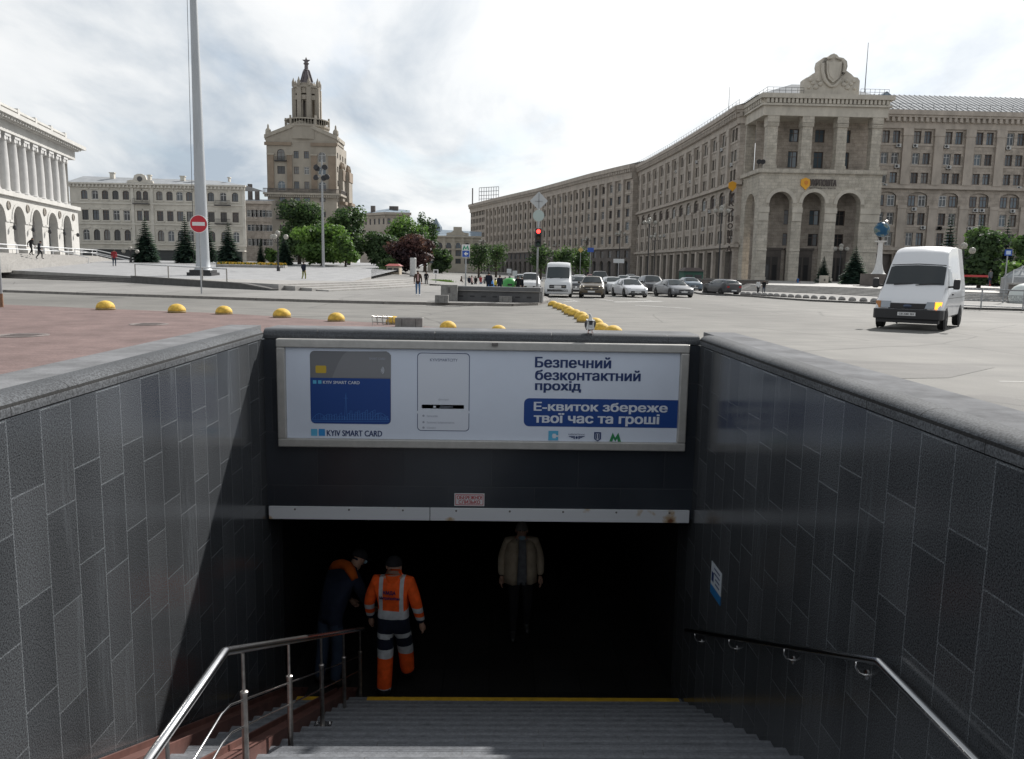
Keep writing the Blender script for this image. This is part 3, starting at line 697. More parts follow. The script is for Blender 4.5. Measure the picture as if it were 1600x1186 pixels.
class Facade:
    """vertical wall along u; z given in world; openings cut with reveals"""
    def __init__(s, o, e, base=(0, 0, 0)):
        s.o = V((o[0], o[1], 0)); d = V((e[0]-o[0], e[1]-o[1], 0)); s.W = d.length; s.u = d.normalized(); s.n = V((s.u.y, -s.u.x, 0)); s.ang = atan2(s.u.y, s.u.x); s.base = V(base)
    def p(s, u, z, d=0): q = s.o+s.u*u-s.n*d; return V((q.x, q.y, z))-s.base
    def wall(s, b, z0, z1, ops, m=0, mr=1, depth=.4, u0=0, u1=None):
        u1 = s.W if u1 is None else u1
        us = sorted({u0, u1} | {min(max(q, u0), u1) for o in ops for q in o[:2]}); zs = sorted({z0, z1} | {q for o in ops for q in o[2:4]})
        for za, zb in zip(zs[:-1], zs[1:]):
            run = None
            for ua, ub in zip(us[:-1], us[1:]):
                hit = any(o[0]-1e-5 <= ua and ub <= o[1]+1e-5 and o[2]-1e-5 <= za and zb <= o[3]+1e-5 for o in ops)
                if hit:
                    if run is not None: b.quad(s.p(run, za), s.p(ua, za), s.p(ua, zb), s.p(run, zb), m); run = None
                elif run is None: run = ua
            if run is not None: b.quad(s.p(run, za), s.p(us[-1], za), s.p(us[-1], zb), s.p(run, zb), m)
        for o in ops:
            a, c, zb, zt = o[:4]; ar = o[4] if len(o) > 4 else 0; dp = o[5] if len(o) > 5 else depth
            zs_ = zt-ar
            b.quad(s.p(a, zb), s.p(c, zb), s.p(c, zb, dp), s.p(a, zb, dp), mr)
            b.quad(s.p(a, zb), s.p(a, zb, dp), s.p(a, zs_, dp), s.p(a, zs_), mr); b.quad(s.p(c, zb), s.p(c, zs_), s.p(c, zs_, dp), s.p(c, zb, dp), mr)
            if not ar: b.quad(s.p(a, zt), s.p(a, zt, dp), s.p(c, zt, dp), s.p(c, zt), mr)
            else:
                mid = (a+c)/2; rw = (c-a)/2; P = [(mid-rw*cos(pi*k/12), zs_+ar*sin(pi*k/12)) for k in range(13)]
                b.poly([s.p(a, zt)]+[s.p(*q) for q in P[:7]], m); b.poly([s.p(*q) for q in P[6:]]+[s.p(c, zt)], m)
                for q, r_ in zip(P[:-1], P[1:]): b.quad(s.p(*q), s.p(*q, dp), s.p(*r_, dp), s.p(*r_), mr)
    def box(s, b, u0, u1, z0, z1, d0, d1, m=0):      # d>0 proud of the wall
        P = [s.p(u0, z0, -d1), s.p(u1, z0, -d1), s.p(u1, z0, -d0), s.p(u0, z0, -d0)]
        Q = [V((q.x, q.y, q.z+z1-z0)) for q in P]
        b.add(P+Q, [(0,3,2,1),(4,5,6,7),(0,1,5,4),(1,2,6,5),(2,3,7,6),(3,0,4,7)], m)
    def win(s, parent, me, u, z, d=.3, name='window'): return inst(name, me, parent, s.p(u, z, d), s.ang)
def ac_mesh():
    b = MB(); b.box(-.42, .42, -.34, 0, 0, .6); b.T = MX.Translation((-.1, -.341, .3)) @ MX.Rotation(pi/2, 4, 'X'); b.lathe([(.24, 0), (.24, .01), (.2, .012)], n=12, m=1); b.T = None
    b.box(-.35, -.3, -.3, 0, -.12, -.001, 1); b.box(.3, .35, -.3, 0, -.12, -.001, 1)
    return b.mesh('air_conditioner', [M_AC, M_BLK])
AC = ac_mesh()
random.seed(11)
def gpick(w=(5, 3, 2, 3)): return random.choices(range(4), w)[0]

# ---- central post office: portico in the corner, right wing, curved left wing
ZG = -.3; YF, YW = 132.0, 142.5
po = thing('post_office', 'large stone post office with arched portico, shield gable and yellow lettered sign', 'building', (60, YW, 0))
pb_ = po.location
X = lambda px, Y: at(px, 300, Y).x
xa, xb_ = X(1187, YF), X(1377, YF)
cols_ = [(X(1193, YF), X(1211, YF)), (X(1247, YF), X(1265, YF)), (X(1301, YF), X(1318.5, YF)), (X(1355, YF), X(1372, YF))]
fr_ = Facade((xa, YF), (xb_, YF), pb_)
arches = []
for a, c in ((1203, 1239.5), (1255, 1290), (1309, 1346)): arches.append((X(a, YF)-xa, X(c, YF)-xa))
b = MB()
ops = [(a, c, ZG, 15.5, (c-a)/2, 1.5) for a, c in arches]
fr_.wall(b, ZG, 18.6, ops, 0, 0)
sd = Facade((xa, YW), (xa, YF), pb_)            # left flank
sd.wall(b, ZG, 18.6, [(3.2, 8.4, ZG, 15.5, 2.6, 1.2)], 0, 0)
sd2 = Facade((xb_, YF), (xb_, YW), pb_); sd2.wall(b, ZG, 18.6, [(2.1, 7.3, ZG, 15.5, 2.6, 1.2)], 0, 0)
b.quad(fr_.p(0, 18.6), fr_.p(fr_.W, 18.6), fr_.p(fr_.W, 18.6, YW-YF), fr_.p(0, 18.6, YW-YF))
for z0, z1, pr in ((18.6, 19.3, .45),): 
    fr_.box(b, -pr, fr_.W+pr, z0, z1, -(YW-YF)+.1, pr, 0)
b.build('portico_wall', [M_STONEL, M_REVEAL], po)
for a, c in arches:      # archivolt rings
    b = MB(); mid = (a+c)/2; r = (c-a)/2; zs = 15.5-r
    for k in range(12):
        q = [(mid-rr*cos(pi*kk/12), zs+rr*sin(pi*kk/12)) for rr, kk in ((r+.02, k), (r+.02, k+1), (r+.62, k+1), (r+.62, k))]
        b.extr([fr_.p(*p_, -.16) for p_ in q], (0, .17, 0))
    b.build('archivolt', M_TRIML, po)
pier = [0]+[q for a in arches for q in a]+[fr_.W]
for a, c in zip(pier[0::2], pier[1::2]):
    b = MB(); fr_.box(b, a-.02, c+.02, 12.0, 12.9, .002, .3); fr_.box(b, a+.05, c-.05, 10.6, 11.99, .002, .17); fr_.box(b, a-.02, c+.02, 5.55, 5.8, .002, .12); fr_.box(b, a-.05, c+.05, ZG, 1.0, .002, .2)
    b.build('pier_capital', M_TRIML, po)
for a, c in cols_:
    b = MB(); u0, u1 = a-xa, c-xa
    fr_.box(b, u0+.12, u1-.12, 19.95, 26.3, -1.55, -.12); fr_.box(b, u0, u1, 19.31, 19.94, -1.7, .05)
    fr_.box(b, u0, u1, 26.31, 28.0, -1.68, .03)
    for k in range(3): fr_.box(b, u0+.1-.05*k, u1-.1+.05*k, 26.31+.3*k, 26.5+.3*k, .031, .08+.05*k)
    b.build('column', M_STONEL, po)
b = MB(); sd.box(b, .0, 1.6, 19.31, 28.0, -1.6, -.05); b.build('loggia_pier', M_STONEL, po)
b = MB(); sd2.box(b, sd2.W-1.6, sd2.W, 19.31, 28.0, -1.6, -.05)
b.build('loggia_pier', M_STONEL, po)
b = MB()
fr_.box(b, -.1, fr_.W+.1, 28.01, 29.6, -(YW-YF)-2, .1); fr_.box(b, -.5, fr_.W+.5, 29.61, 29.95, -(YW-YF)-2, .5); fr_.box(b, -.75, fr_.W+.75, 30.75, 31.5, -(YW-YF)-2, .8); fr_.box(b, -.2, fr_.W+.2, 29.96, 30.74, -(YW-YF)-2, .15)
b.build('entablature', M_TRIML, po)
b = MB(); n = 30
for k in range(n): u = fr_.W*(k+.5)/n; fr_.box(b, u-.2, u+.2, 30.0, 30.72, .151, .62)
for k in range(12): u = sd.W*(k+.5)/12; sd.box(b, u-.2, u+.2, 30.0, 30.72, .21, .62)
b.build('dentils', M_TRIML, po)
# loggia / arcade rear wall with windows and doors
YR = YF+5.2
rr = Facade((xa+.5, YR), (xb_-.5, YR), pb_); b = MB(); ops = []; wl = []
for px in (1235, 1275, 1315):
    u = X(px, YR)-xa-.5
    for z, h in ((24.6, 2.2), (20.2, 2.8)): ops.append((u-.8, u+.8, z, z+h)); wl.append((u, z, 1.6, h))
    for z, h in ((10.3, 2.6), (6.6, 2.2)): ops.append((u-.85, u+.85, z, z+h)); wl.append((u, z, 1.7, h))
rr.wall(b, ZG, 28.0, ops, 0, 1, .35)
b.quad(rr.p(0, 19.2, 0), rr.p(rr.W, 19.2, 0), rr.p(rr.W, 19.2, -4.9), rr.p(0, 19.2, -4.9))
b.build('loggia_rear_wall', [M_STONE, M_REVEAL], po)
for u, z, w_, h_ in wl: rr.win(po, window_mesh(w_, h_, 1, 3 if z > 15 else gpick(), M_FRB, cols=2), u, z, .25)
for a, c in arches:
    mid = (a+c)/2-.5
    b = MB(); rr.box(b, mid-2.3, mid+2.3, ZG, 5.8, .003, .35); rr.box(b, mid-2.5, mid+2.5, 5.81, 6.2, .003, .5)
    dr = b.build('door_surround', M_STONED, po)
    b = MB()
    for k in (-1, 0, 1): rr.box(b, mid+k*1.25-.5, mid+k*1.25+.5, .2, 4.6, .351, .4, 0); rr.box(b, mid+k*1.25-.36, mid+k*1.25+.36, .5, 3.2, .401, .41, 1)
    b.build('door', [M_FRD, M_GL[1]], dr)
# gable with cartouche
b = MB(); xc = (X(1247, YF)+X(1332, YF))/2-xa
prof = [(-4.5, 31.5), (4.5, 31.5), (4.5, 34.0), (4.1, 34.5), (3.5, 34.6), (3.1, 35.0), (2.5, 35.4), (2.2, 35.6), (2.35, 36.3), (2.2, 37.1), (1.6, 37.6), (.9, 37.7), (.5, 38.1), (0, 38.3), (-.5, 38.1), (-.9, 37.7), (-1.6, 37.6), (-2.2, 37.1), (-2.35, 36.3), (-2.2, 35.6), (-2.5, 35.4), (-3.1, 35.0), (-3.6, 34.5), (-4.2, 34.3), (-4.5, 34.0)]
b.extr([fr_.p(xc+u, z, .4) for u, z in prof], (0, 1.7, 0)); b.build('gable', M_TRIML, po)
b = MB()
sh = [(-1.25, 37.0), (-.6, 36.75), (0, 37.0), (.6, 36.75), (1.25, 37.0), (1.15, 35.3), (.8, 34.2), (0, 33.5), (-.8, 34.2), (-1.15, 35.3)]
b.extr([fr_.p(xc+u, z, -.05) for u, z in sh[::-1]], (0, .44, 0))
b.extr([fr_.p(xc+u*.72, 35.3+(z-35.3)*.72, -.15) for u, z in sh[::-1]], (0, .09, 0))
for s_ in (-1, 1):
    b.tube([fr_.p(xc+s_*u, z, .2) for u, z in ((.2, 37.6), (1.2, 37.4), (1.75, 36.6), (1.7, 35.2), (1.3, 34.0), (.5, 33.1), (0, 32.9))], [.16, .24, .26, .28, .3, .26, .2], 8)
    for u, z, r in ((1.9, 33.4, .42), (2.6, 32.9, .45), (2.3, 34.0, .35), (3.1, 33.5, .35), (3.7, 32.8, .3), (3.5, 34.0, .35)): b.ball(fr_.p(xc+s_*u, z, .38), (r, .28, r*.8), 10, 6); b.ball(fr_.p(xc+s_*u, z-.1, .38), (r, .28, -r*.8), 10, 6)
b.build('shield_cartouche', M_TRIML, po, smooth='auto')
# lettered sign
b = MB(); u0, u1 = X(1264, YF)-xa, X(1305, YF)-xa
text_fit(b, 'УКРПОШТА', u0, u1, 16.55, 17.65, .06, 0, place=lambda u, w, d: fr_.p(u, w, -.08-d), thick=.12)
b.build('sign_lettering', mat('sign_brown', (.06, .045, .04), .5), po)
b = MB(); text_fit(b, 'ЦЕНТРАЛЬНА ПОШТА', u0, u1, 16.05, 16.35, .03, 0, place=lambda u, w, d: fr_.p(u, w, -.08-d))
b.build('sign_lettering', MATS['sign_brown'], po)
b = MB(); uc = X(1257, YF)-xa
hx = [(0, .95), (.75, .6), (.75, -.35), (.1, -1.1), (-.75, -.35), (-.75, .6)]
M_YEL = mat('sign_yellow', (.75, .36, .02), .45)
b.extr([fr_.p(uc+u, 16.95+z, -.2) for u, z in hx[::-1]], (0, .18, 0)); b.build('yellow_emblem', M_YEL, po)
b = MB(); b.extr([fr_.p(uc+u*.4+.1, 17.05+z*.4, -.23) for u, z in hx[::-1]], (0, .028, 0)); b.build('emblem_flap', mat('sign_orange', (.62, .22, .02), .45), po)
# ---- wing facades
def wing_bay(b, tb, wparent, f, u0, u1, pair=True, wins=None, acs=0, far=False):
    """one bay of the post-office order: three upper floors, arch floor, two floors, ground"""
    bw = u1-u0; mid = (u0+u1)/2; ops = []; wl = []
    hw = .78 if pair else 0
    rows = [(25.7, 2.2), (22.0, 2.0), (18.55, 1.95), (11.0, 2.2), (7.2, 2.4)]
    for z, h in rows:
        for s_ in ((-1, 1) if pair else (0,)):
            w = 1.25 if pair else 1.9
            c = mid+s_*.92; ops.append((c-w/2, c+w/2, z, z+h)); wl.append((c, z, w, h, 0))
    ops.append((mid-1.75, mid+1.75, 14.3, 17.0, .9, .36)); b.quad(f.p(mid-1.8, 14.2, .36), f.p(mid+1.8, 14.2, .36), f.p(mid+1.8, 17.05, .36), f.p(mid-1.8, 17.05, .36), 0)
    for s_ in (-1, 1): wl.append((mid+s_*.92, 14.42, 1.3, 2.0, 0))
    ops.append((u0+.95, u1-.95, ZG, 5.6, 0, .8))
    f.wall(b, ZG, 28.3, ops, 0, 1, .45, u0, u1)
    b.quad(f.p(u0+.9, ZG, .8), f.p(u1-.9, ZG, .8), f.p(u1-.9, 5.7, .8), f.p(u0+.9, 5.7, .8), 2)
    # stone trim: pilasters and sills
    f.box(tb, u0-.78, u0+.78, 18.3, 27.0, .002, .4); f.box(tb, u0-.9, u0+.9, 27.0, 28.29, .002, .5)
    f.box(tb, u0-.75, u0+.75, 6.9, 14.0, .002, .3); f.box(tb, u0-.85, u0+.85, 14.0, 14.6, .002, .4); f.box(tb, u0-.6, u0+.6, ZG, 5.9, .002, .45)
    for z in (25.3, 21.6, 10.6): f.box(tb, u0+.8, u1-.8, z, z+.3, .002, .1)
    for c, z, w, h, ar in wl:
        wins.append((f, c, z, w, h, ar))
    for k in range(acs):
        z = random.choice([24.95, 21.25, 17.75, 13.6, 10.25]); f.win(wparent, AC, mid+random.choice([-1.3, -.6, .6, 1.3]), z, -.02, 'air_conditioner')
def wing_cornice(tb, f, u0, u1, top=31.4, dent=1.0):
    f.box(tb, u0, u1, 28.3, 29.4, -.5, .25); f.box(tb, u0, u1, 30.2, 30.6, -.5, .9); f.box(tb, u0, u1, 30.6, top, -.5, 1.15); f.box(tb, u0, u1, 29.4, 30.2, -.5, .4)
    n = int((u1-u0)/dent)
    for k in range(n): u = u0+(k+.5)*(u1-u0)/n; f.box(tb, u-.24, u+.24, 29.45, 30.19, .401, .85)
    f.box(tb, u0, u1, 17.55, 18.0, .002, .6); f.box(tb, u0, u1, 18.0, 18.29, .002, .3); f.box(tb, u0, u1, 6.3, 6.85, .002, .6)
def place_windows(parent, wins, limit=100, fr=M_FRB, gw=(5, 3, 2, 3)):
    rest = MB()
    for i, (f, c, z, w, h, ar) in enumerate(wins):
        g = gpick(gw); frm = fr if random.random() < .75 else M_FRW
        me = window_mesh(w, h, 1, g, frm, ar, 2 if w < 3 else 3)
        if i < limit: f.win(parent, me, c, z, .3)
        else:
            T = MX.Translation(f.p(c, z, .3)) @ MX.Rotation(f.ang, 4, 'Z')
            for p in me.polygons: rest.add([T @ me.vertices[k].co for k in p.vertices], [tuple(range(len(p.vertices)))], 0 if p.material_index == 0 else 1+(i % 3))
    if rest.f:
        o = rest.build('windows', [fr, M_GL[0], M_GL[1], M_GL[3]], parent); o['kind'] = 'stuff'
# right wing
rw = Facade((xb_-.2, YW), (xb_+62, YW+.6), pb_)
pil = [X(px, YW)-xb_+.2 for px in (1410.5, 1459.5, 1508, 1556)]
stp_ = pil[1]-pil[0]; pil = [pil[0]-stp_]+pil+[pil[-1]+stp_*k for k in range(1, 6)]
b = MB(); tb = MB(); wins = []
for i, (u0, u1) in enumerate(zip(pil[:-1], pil[1:])):
    wing_bay(b, tb, po, rw, u0, u1, True, wins, acs=(4, 3, 4, 4, 3, 1, 0, 0, 0)[i])
rw.wall(b, ZG, 28.3, [], 0, 1, .4, pil[0]-6, pil[0])
wing_cornice(tb, rw, pil[0]-6, pil[-1])
place_windows(po, wins)
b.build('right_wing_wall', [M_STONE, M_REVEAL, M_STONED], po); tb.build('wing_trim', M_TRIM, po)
b = MB()
b.quad(rw.p(-4, 31.42, -1.1), rw.p(pil[-1], 31.42, -1.1), rw.p(pil[-1], 36.2, 9), rw.p(-4, 36.2, 9)); b.quad(rw.p(-4, 36.2, 9), rw.p(pil[-1], 36.2, 9), rw.p(pil[-1], 31.4, 18), rw.p(-4, 31.4, 18))
b.quad(rw.p(-4, 31.42, -1.1), rw.p(-4, 36.2, 9), rw.p(-4, 36.2, 9.01), rw.p(-4, 31.4, 18))
for k in range(60):
    u = -3.8+k*.95; q = [rw.p(u, 31.44, -1.1), rw.p(u+.07, 31.44, -1.1), rw.p(u+.07, 36.24, 9), rw.p(u, 36.24, 9)]; b.extr([V((p.x, p.y, p.z+.005)) for p in q], (0, 0, .09))
b.build('roof', M_TIN, po)
b = MB()
for k in range(30): b.tube([rw.p(-3+k*2, 31.4, -.5), rw.p(-3+k*2, 32.6, -.5)], .03, 5)
for z in (32.0, 32.6): b.tube([rw.p(-3, z, -.5), rw.p(56, z, -.5)], .025, 5)
b.build('roof_railing', M_BLK, po)
b = MB(); b.tube([rw.p(3.2, 34, 5), rw.p(3.2, 44.5, 5)], [.09, .04], 6)
b.build('roof_mast', M_BLK, po)
for u in (5.2, 38):
    b = MB(); rw.box(b, u, u+1.5, 33.0, 34.6, -4.2, -2.4); b.extr([rw.p(u-.15, 34.6, 2.3), rw.p(u+1.65, 34.6, 2.3), rw.p(u+.75, 35.3, 2.3)], (0, 2.1, 0)); b.build('dormer', M_TINB, po)
# portico roof
b = MB(); q = [(xa-1, YF+1), (xb_, YF+1), (xb_, YW+20), (xa-1, YW+20)]; cx_ = (xa+xb_)/2
b.poly([V((x, y, 31.52))-pb_ for x, y in q])
for i in range(4):
    (x0, y0), (x1, y1) = q[i], q[(i+1) % 4]; b.poly([V((x0, y0, 31.53))-pb_, V((x1, y1, 31.53))-pb_, V((cx_+ (x1-cx_)*.35, (YF+YW)/2+5+(y1-(YF+YW)/2-5)*.5, 34.4))-pb_, V((cx_+(x0-cx_)*.35, (YF+YW)/2+5+(y0-(YF+YW)/2-5)*.5, 34.4))-pb_])
b.build('portico_roof', M_TIN, po)
b = MB()
for (p0, p1) in ((fr_.p(.3, 31.5, 0), fr_.p(xc-4.6, 31.5, 0)), (fr_.p(xc+4.6, 31.5, 0), fr_.p(fr_.W, 31.5, 0)), (fr_.p(.3, 31.5, 0), fr_.p(.3, 31.5, 12))):
    n = 6
    for k in range(n+1): q = p0.lerp(p1, k/n); b.tube([q, q+V((0, 0, 1.1))], .03, 5)
    for z in (.6, 1.1): b.tube([p0+V((0, 0, z)), p1+V((0, 0, z))], .03, 5)
b.build('roof_railing', M_BLK, po)
# floodlights under the loggia parapet
for px in (1184, 1190):
    b = MB(); b.T = MX.Translation(V((X(px, YF)-.3, YF-.6, 20.3))-pb_) @ MX.Rotation(R(100), 4, 'X'); b.lathe([(.1, -.5), (.3, -.3), (.42, .1), (.42, .16)], n=10); b.T = None; b.tube([V((X(px, YF)-.3, YF-.4, 19.3))-pb_, V((X(px, YF)-.3, YF-.5, 20.2))-pb_], .05, 5); b.build('floodlight', M_BLK, po)

# curved left wing
lw = thing('curved_wing', 'long curved stone wing with arch windows and ground colonnade left of the portico', 'building', (42, 141, 0))
pts = [(45.0, 141.2), (42.1, 142.0)]
def curve(Y): return 42.1-.0005*(Y-142)**1.0*1-(.00042*(Y-142)**2)
Ys = [142.0+6.05*k for k in range(15)]
cv = [(curve(y), y) for y in Ys]
b = MB(); tb = MB(); wins = []
f = Facade(pts[1], (xa+.05, 141.6), lw.location)    # plain corner pier facing the square
f.wall(b, ZG, 28.3, [], 0, 1); wing_cornice(tb, f, -.6, f.W)
for z0 in (8.2, 13.0, 19.8):
    q = [f.p(f.W*.5+1.0*cos(a)*(1 if k % 2 else .42), z0+1.9*sin(a)*(1 if k % 2 else .42), -.06) for k, a in enumerate([pi*j/4+pi/4*0 for j in range(8)])]
    tb.extr(q[::-1], (0, .055, 0))
for (x0, y0), (x1, y1) in zip(cv[:-1], cv[1:]):
    f = Facade((x1, y1), (x0, y0), lw.location)
    wing_bay(b, tb, lw, f, 0, f.W, True, wins, acs=1 if y0 < 200 else 0)
    wing_cornice(tb, f, -.02, f.W+.02)
    r_ = [f.p(0, 31.41, -1.1), f.p(f.W, 31.41, -1.1), f.p(f.W, 34.4, 8), f.p(0, 34.4, 8)]; b.quad(*r_, 3); b.quad(r_[3], r_[2], f.p(f.W, 31.4, 16), f.p(0, 31.4, 16), 3)
f = Facade((cv[-1][0]+14, cv[-1][1]), cv[-1], lw.location)
b.build('wall', [M_STONE, M_REVEAL, M_STONED, M_TIN], lw); tb.build('trim', M_TRIM, lw); place_windows(lw, wins)
b = MB()
for (x0, y0), (x1, y1) in zip(cv[:-1], cv[1:]):
    for k in range(3): q = V((x0+(x1-x0)*k/3-.4, y0+(y1-y0)*k/3, 31.4))-lw.location; b.tube([q, q+V((0, 0, 1.1))], .03, 4)
    for z in (32.0, 32.5): b.tube([V((x0-.4, y0, z))-lw.location, V((x1-.4, y1, z))-lw.location], .03, 4)
b.build('roof_railing', M_BLK, lw)
for px, Y in ((1141, 150),):
    q = at(px, 122, Y)-lw.location; b = MB(); b.tube([(q.x, q.y, 31), q], [.06, .03], 5); b.build('roof_mast', M_BLK, lw)
# vertical hanging sign at the corner of the wing
b = MB(); q = at(1139, 290, 143)
for k, ch in enumerate('УКРПОШТА'):
    text_fit(b, ch, q.x-.42, q.x+.42, 15.0-k*1.35, 15.95-k*1.35, .06, 0, place=lambda u, w, d: V((u, 141.0-d, w))-lw.location, thick=.1)
b.build('sign_lettering', MATS['sign_brown'], lw)
b = MB(); b.extr([V((q.x+u*.9, 140.9, 17.2+z*.9))-lw.location for u, z in hx[::-1]], (0, .12, 0)); b.build('yellow_emblem', M_YEL, lw)

# ---- second curved block further up the street
cb_ = thing('curved_block', 'long curved stone block with tall pilasters and dark rusticated base, further up the street', 'building', (20, 280, 0))
key = [(-11.5, 381), (-1.5, 349), (7.5, 322), (15.1, 300), (22.8, 273), (29.4, 249), (34.6, 233), (37.7, 224.3)]
def resample(key, step):
    o = [V((*key[0], 0))]; 
    P = [V((*k, 0)) for k in key]; acc = 0; 
    for a, c in zip(P[:-1], P[1:]):
        L_ = (c-a).length; t_ = step-acc
        while t_ <= L_+1e-6: o.append(a.lerp(c, t_/L_)); t_ += step
        acc = L_-(t_-step)
    return o
tot = sum((V((*a, 0))-V((*c, 0))).length for a, c in zip(key[:-1], key[1:])); pts = resample(key, tot/32-1e-4)
b = MB(); tb = MB(); wins = []; near = []
nb = len(pts)-1
for i, (p0, p1) in enumerate(zip(pts[:-1], pts[1:])):
    f = Facade(p0, p1, cb_.location); mid = f.W/2; ops = []
    plain = i < 5
    for z in ((8.9, 12.2, 15.6, 19.0, 22.4, 25.6) if plain else (9.4, 13.2, 17.0, 20.8, 24.6)):
        w = 1.5 if plain else 1.9; h = 2.0 if plain else 2.3
        for c in ((mid,) if not plain else (mid-1.4, mid+1.4)): ops.append((c-w/2, c+w/2, z, z+h)); near.append((f, c, z, w, h, 0))
    ops.append((mid-1.1, mid+1.1, 5.2, 7.4)) ; near.append((f, mid, 5.2, 2.2, 2.2, 0))
    ops2 = (mid-1.3, mid+1.3, ZG, 4.4, 1.3, .6)
    f.wall(b, 8.0, 28.6, ops[:-1], 0, 1, .4); f.wall(b, ZG, 8.0, [ops[-1], ops2], 0 if plain else 2, 1, .4)
    b.quad(f.p(mid-1.3, ZG, .6), f.p(mid+1.3, ZG, .6), f.p(mid+1.3, 4.4, .6), f.p(mid-1.3, 4.4, .6), 4)
    if not plain:
        f.box(tb, -.6, .6, 8.5, 26.4, .002, .55); f.box(tb, -.75, .75, 26.4, 27.6, .002, .7)
        for z in (12.1, 15.9, 19.7, 23.5): f.box(tb, .7, f.W-.7, z, z+.5, .002, .12)
    f.box(tb, -.02, f.W+.02, 7.9, 8.45, .002, .5); f.box(tb, 0, f.W, 27.61, 28.6, .002, .45)
    f.box(tb, -.03, f.W+.03, 28.61, 29.3, -.3, .5); f.box(tb, -.04, f.W+.04, 30.3, 31.5, -.3, 1.3); f.box(tb, 0, f.W, 29.3, 30.3, -.3, .6)
    for k in range(5): u = f.W*(k+.5)/5; f.box(tb, u-.28, u+.28, 29.4, 30.29, .601, 1.1)
    r_ = [f.p(0, 31.51, -1.2), f.p(f.W, 31.51, -1.2), f.p(f.W, 34.0, 8), f.p(0, 34.0, 8)]; b.quad(*r_, 3); b.quad(r_[3], r_[2], f.p(f.W, 31.4, 16), f.p(0, 31.4, 16), 3)
fe = Facade((pts[0].x+14, pts[0].y+9), pts[0], cb_.location)
f = Facade(pts[-1], (pts[-1].x+14, pts[-1].y+2), cb_.location); f.wall(b, ZG, 31.4, [], 0, 1)
b.build('wall', [M_STONE, M_REVEAL, M_STONED, M_TIN, M_GL[1]], cb_); tb.build('trim', M_TRIM, cb_)
near.sort(key=lambda w: (w[0].o.y)); place_windows(cb_, near, 100)
b = MB(); q0 = V((-7.5, 372, 32.5))-cb_.location
for k in range(9): b.tube([q0+V((k*1.1, -k*.9, 0)), q0+V((k*1.1, -k*.9, 6.2))], .12, 4)
for z in (1, 2.6, 4.4, 6.2): b.tube([q0+V((0, 0, z)), q0+V((8.8, -7.2, z))], .12, 4)
b.build('roof_lettering_frame', mat('grey_metal', (.30, .31, .32), .5, .4), cb_)
b = MB(); b.tube([q0+V((-3, 0, -1.5)), q0+V((-3, 0, 6))], .3, 6); b.build('chimney', M_STONED, cb_)

# ---- conservatory with giant columns on the left
M_CONS = mat('white_render', (.50, .49, .465), .8, var=.12, vs=.5); M_CONSC = mat('pale_column', (.49, .485, .475), .8, var=.1, vs=1); M_CONSD = mat('loggia_shade_wall', (.50, .49, .475), .9, var=.1, vs=1)
cn = thing('columned_hall', 'white hall with giant columns above an arcade, at the left edge', 'building', (-73, 142, 0))
A = V((-71.9, 142, 0)); dd = V((.208, -1, 0)).normalized()
LC = 62
cfac = Facade(A+dd*LC, A, cn.location)     # from near end (left in the picture) to far corner
uu = lambda t_: LC-t_*1.0214
b = MB(); ops = [(uu(6.3+7*k)-2.2, uu(6.3+7*k)+2.2, 2.6, 9.4, 2.2, 1.0) for k in range(8)]
cfac.wall(b, 2.0, 10.6, ops, 0, 0, 1.0)
cfac.box(b, 0, LC+.3, 10.6, 11.2, -3.5, .45, 0)
b.quad(cfac.p(0, 2.6, 4.4), cfac.p(LC-.5, 2.6, 4.4), cfac.p(LC-.5, 10.6, 4.4), cfac.p(0, 10.6, 4.4), 1)
b.quad(cfac.p(0, 11.2, 3.4), cfac.p(LC, 11.2, 3.4), cfac.p(LC, 19.4, 3.4), cfac.p(0, 19.4, 3.4), 1)
side = Facade(A, A+V((-26, -5.4, 0))*-1 if False else A+V((-26*-1*0-24.5, 5.1, 0))*1, cn.location)
b.quad(cfac.p(LC, 2.0), cfac.p(LC, 2.0, 24), cfac.p(LC, 10.6, 24), cfac.p(LC, 10.6), 0); b.quad(cfac.p(LC, 11.2, 1.2), cfac.p(LC, 11.2, 24), cfac.p(LC, 19.4, 24), cfac.p(LC, 19.4, 1.2), 0)
cfac.box(b, -.1, LC+.2, 2.0, 3.3, .002, .22, 0) if False else None
b.build('wall', [M_CONS, M_CONSD], cn)
b = MB(); cfac.box(b, 0, LC+.1, 19.4, 20.9, -4, .05); cfac.box(b, 0, LC+.6, 20.9, 21.3, -4, .5); cfac.box(b, 0, LC+1.5, 21.3, 21.9, -4, 1.5)
for k in range(60): u = LC*(k+.5)/60; cfac.box(b, u-.22, u+.22, 20.92, 21.29, .501, 1.2)
b.build('cornice', M_CONS, cn)
b = MB(); cfac.box(b, 0, LC-.5, 21.9, 22.25, -1.6, -1.0); cfac.box(b, 0, LC-.5, 23.35, 23.7, -1.6, -1.0)
for k in range(9): u = LC-.6-7*1.0214*k; cfac.box(b, u-.5, u+.3, 22.25, 23.95, -1.65, -.95)
for k in range(150):
    u = LC-1.4-k*.4; cfac.box(b, u-.1, u+.1, 22.25, 23.35, -1.4, -1.2)
b.build('balustrade', M_CONS, cn)
cm = MB(); cm.lathe([(1.0, 0), (1.0, .35), (.92, .4), (.88, .6), (.88, 2.5), (.86, 4.5), (.76, 7.1), (.80, 7.2), (.95, 7.3), (1.0, 7.75)], n=20); cm.box(-1.05, 1.05, -1.05, 1.05, 7.75, 8.2); cm.box(-1.1, 1.1, -1.1, 1.1, -.001, .2)
for sx_ in (-1, 1):
    cm.T = MX.Translation((sx_*.9, 0, 7.45)) @ MX.Rotation(pi/2, 4, 'X'); cm.lathe([(.34, -1.0), (.34, 1.0)], n=10); cm.T = None
cmm = cm.mesh('column', M_CONSC, 'auto')
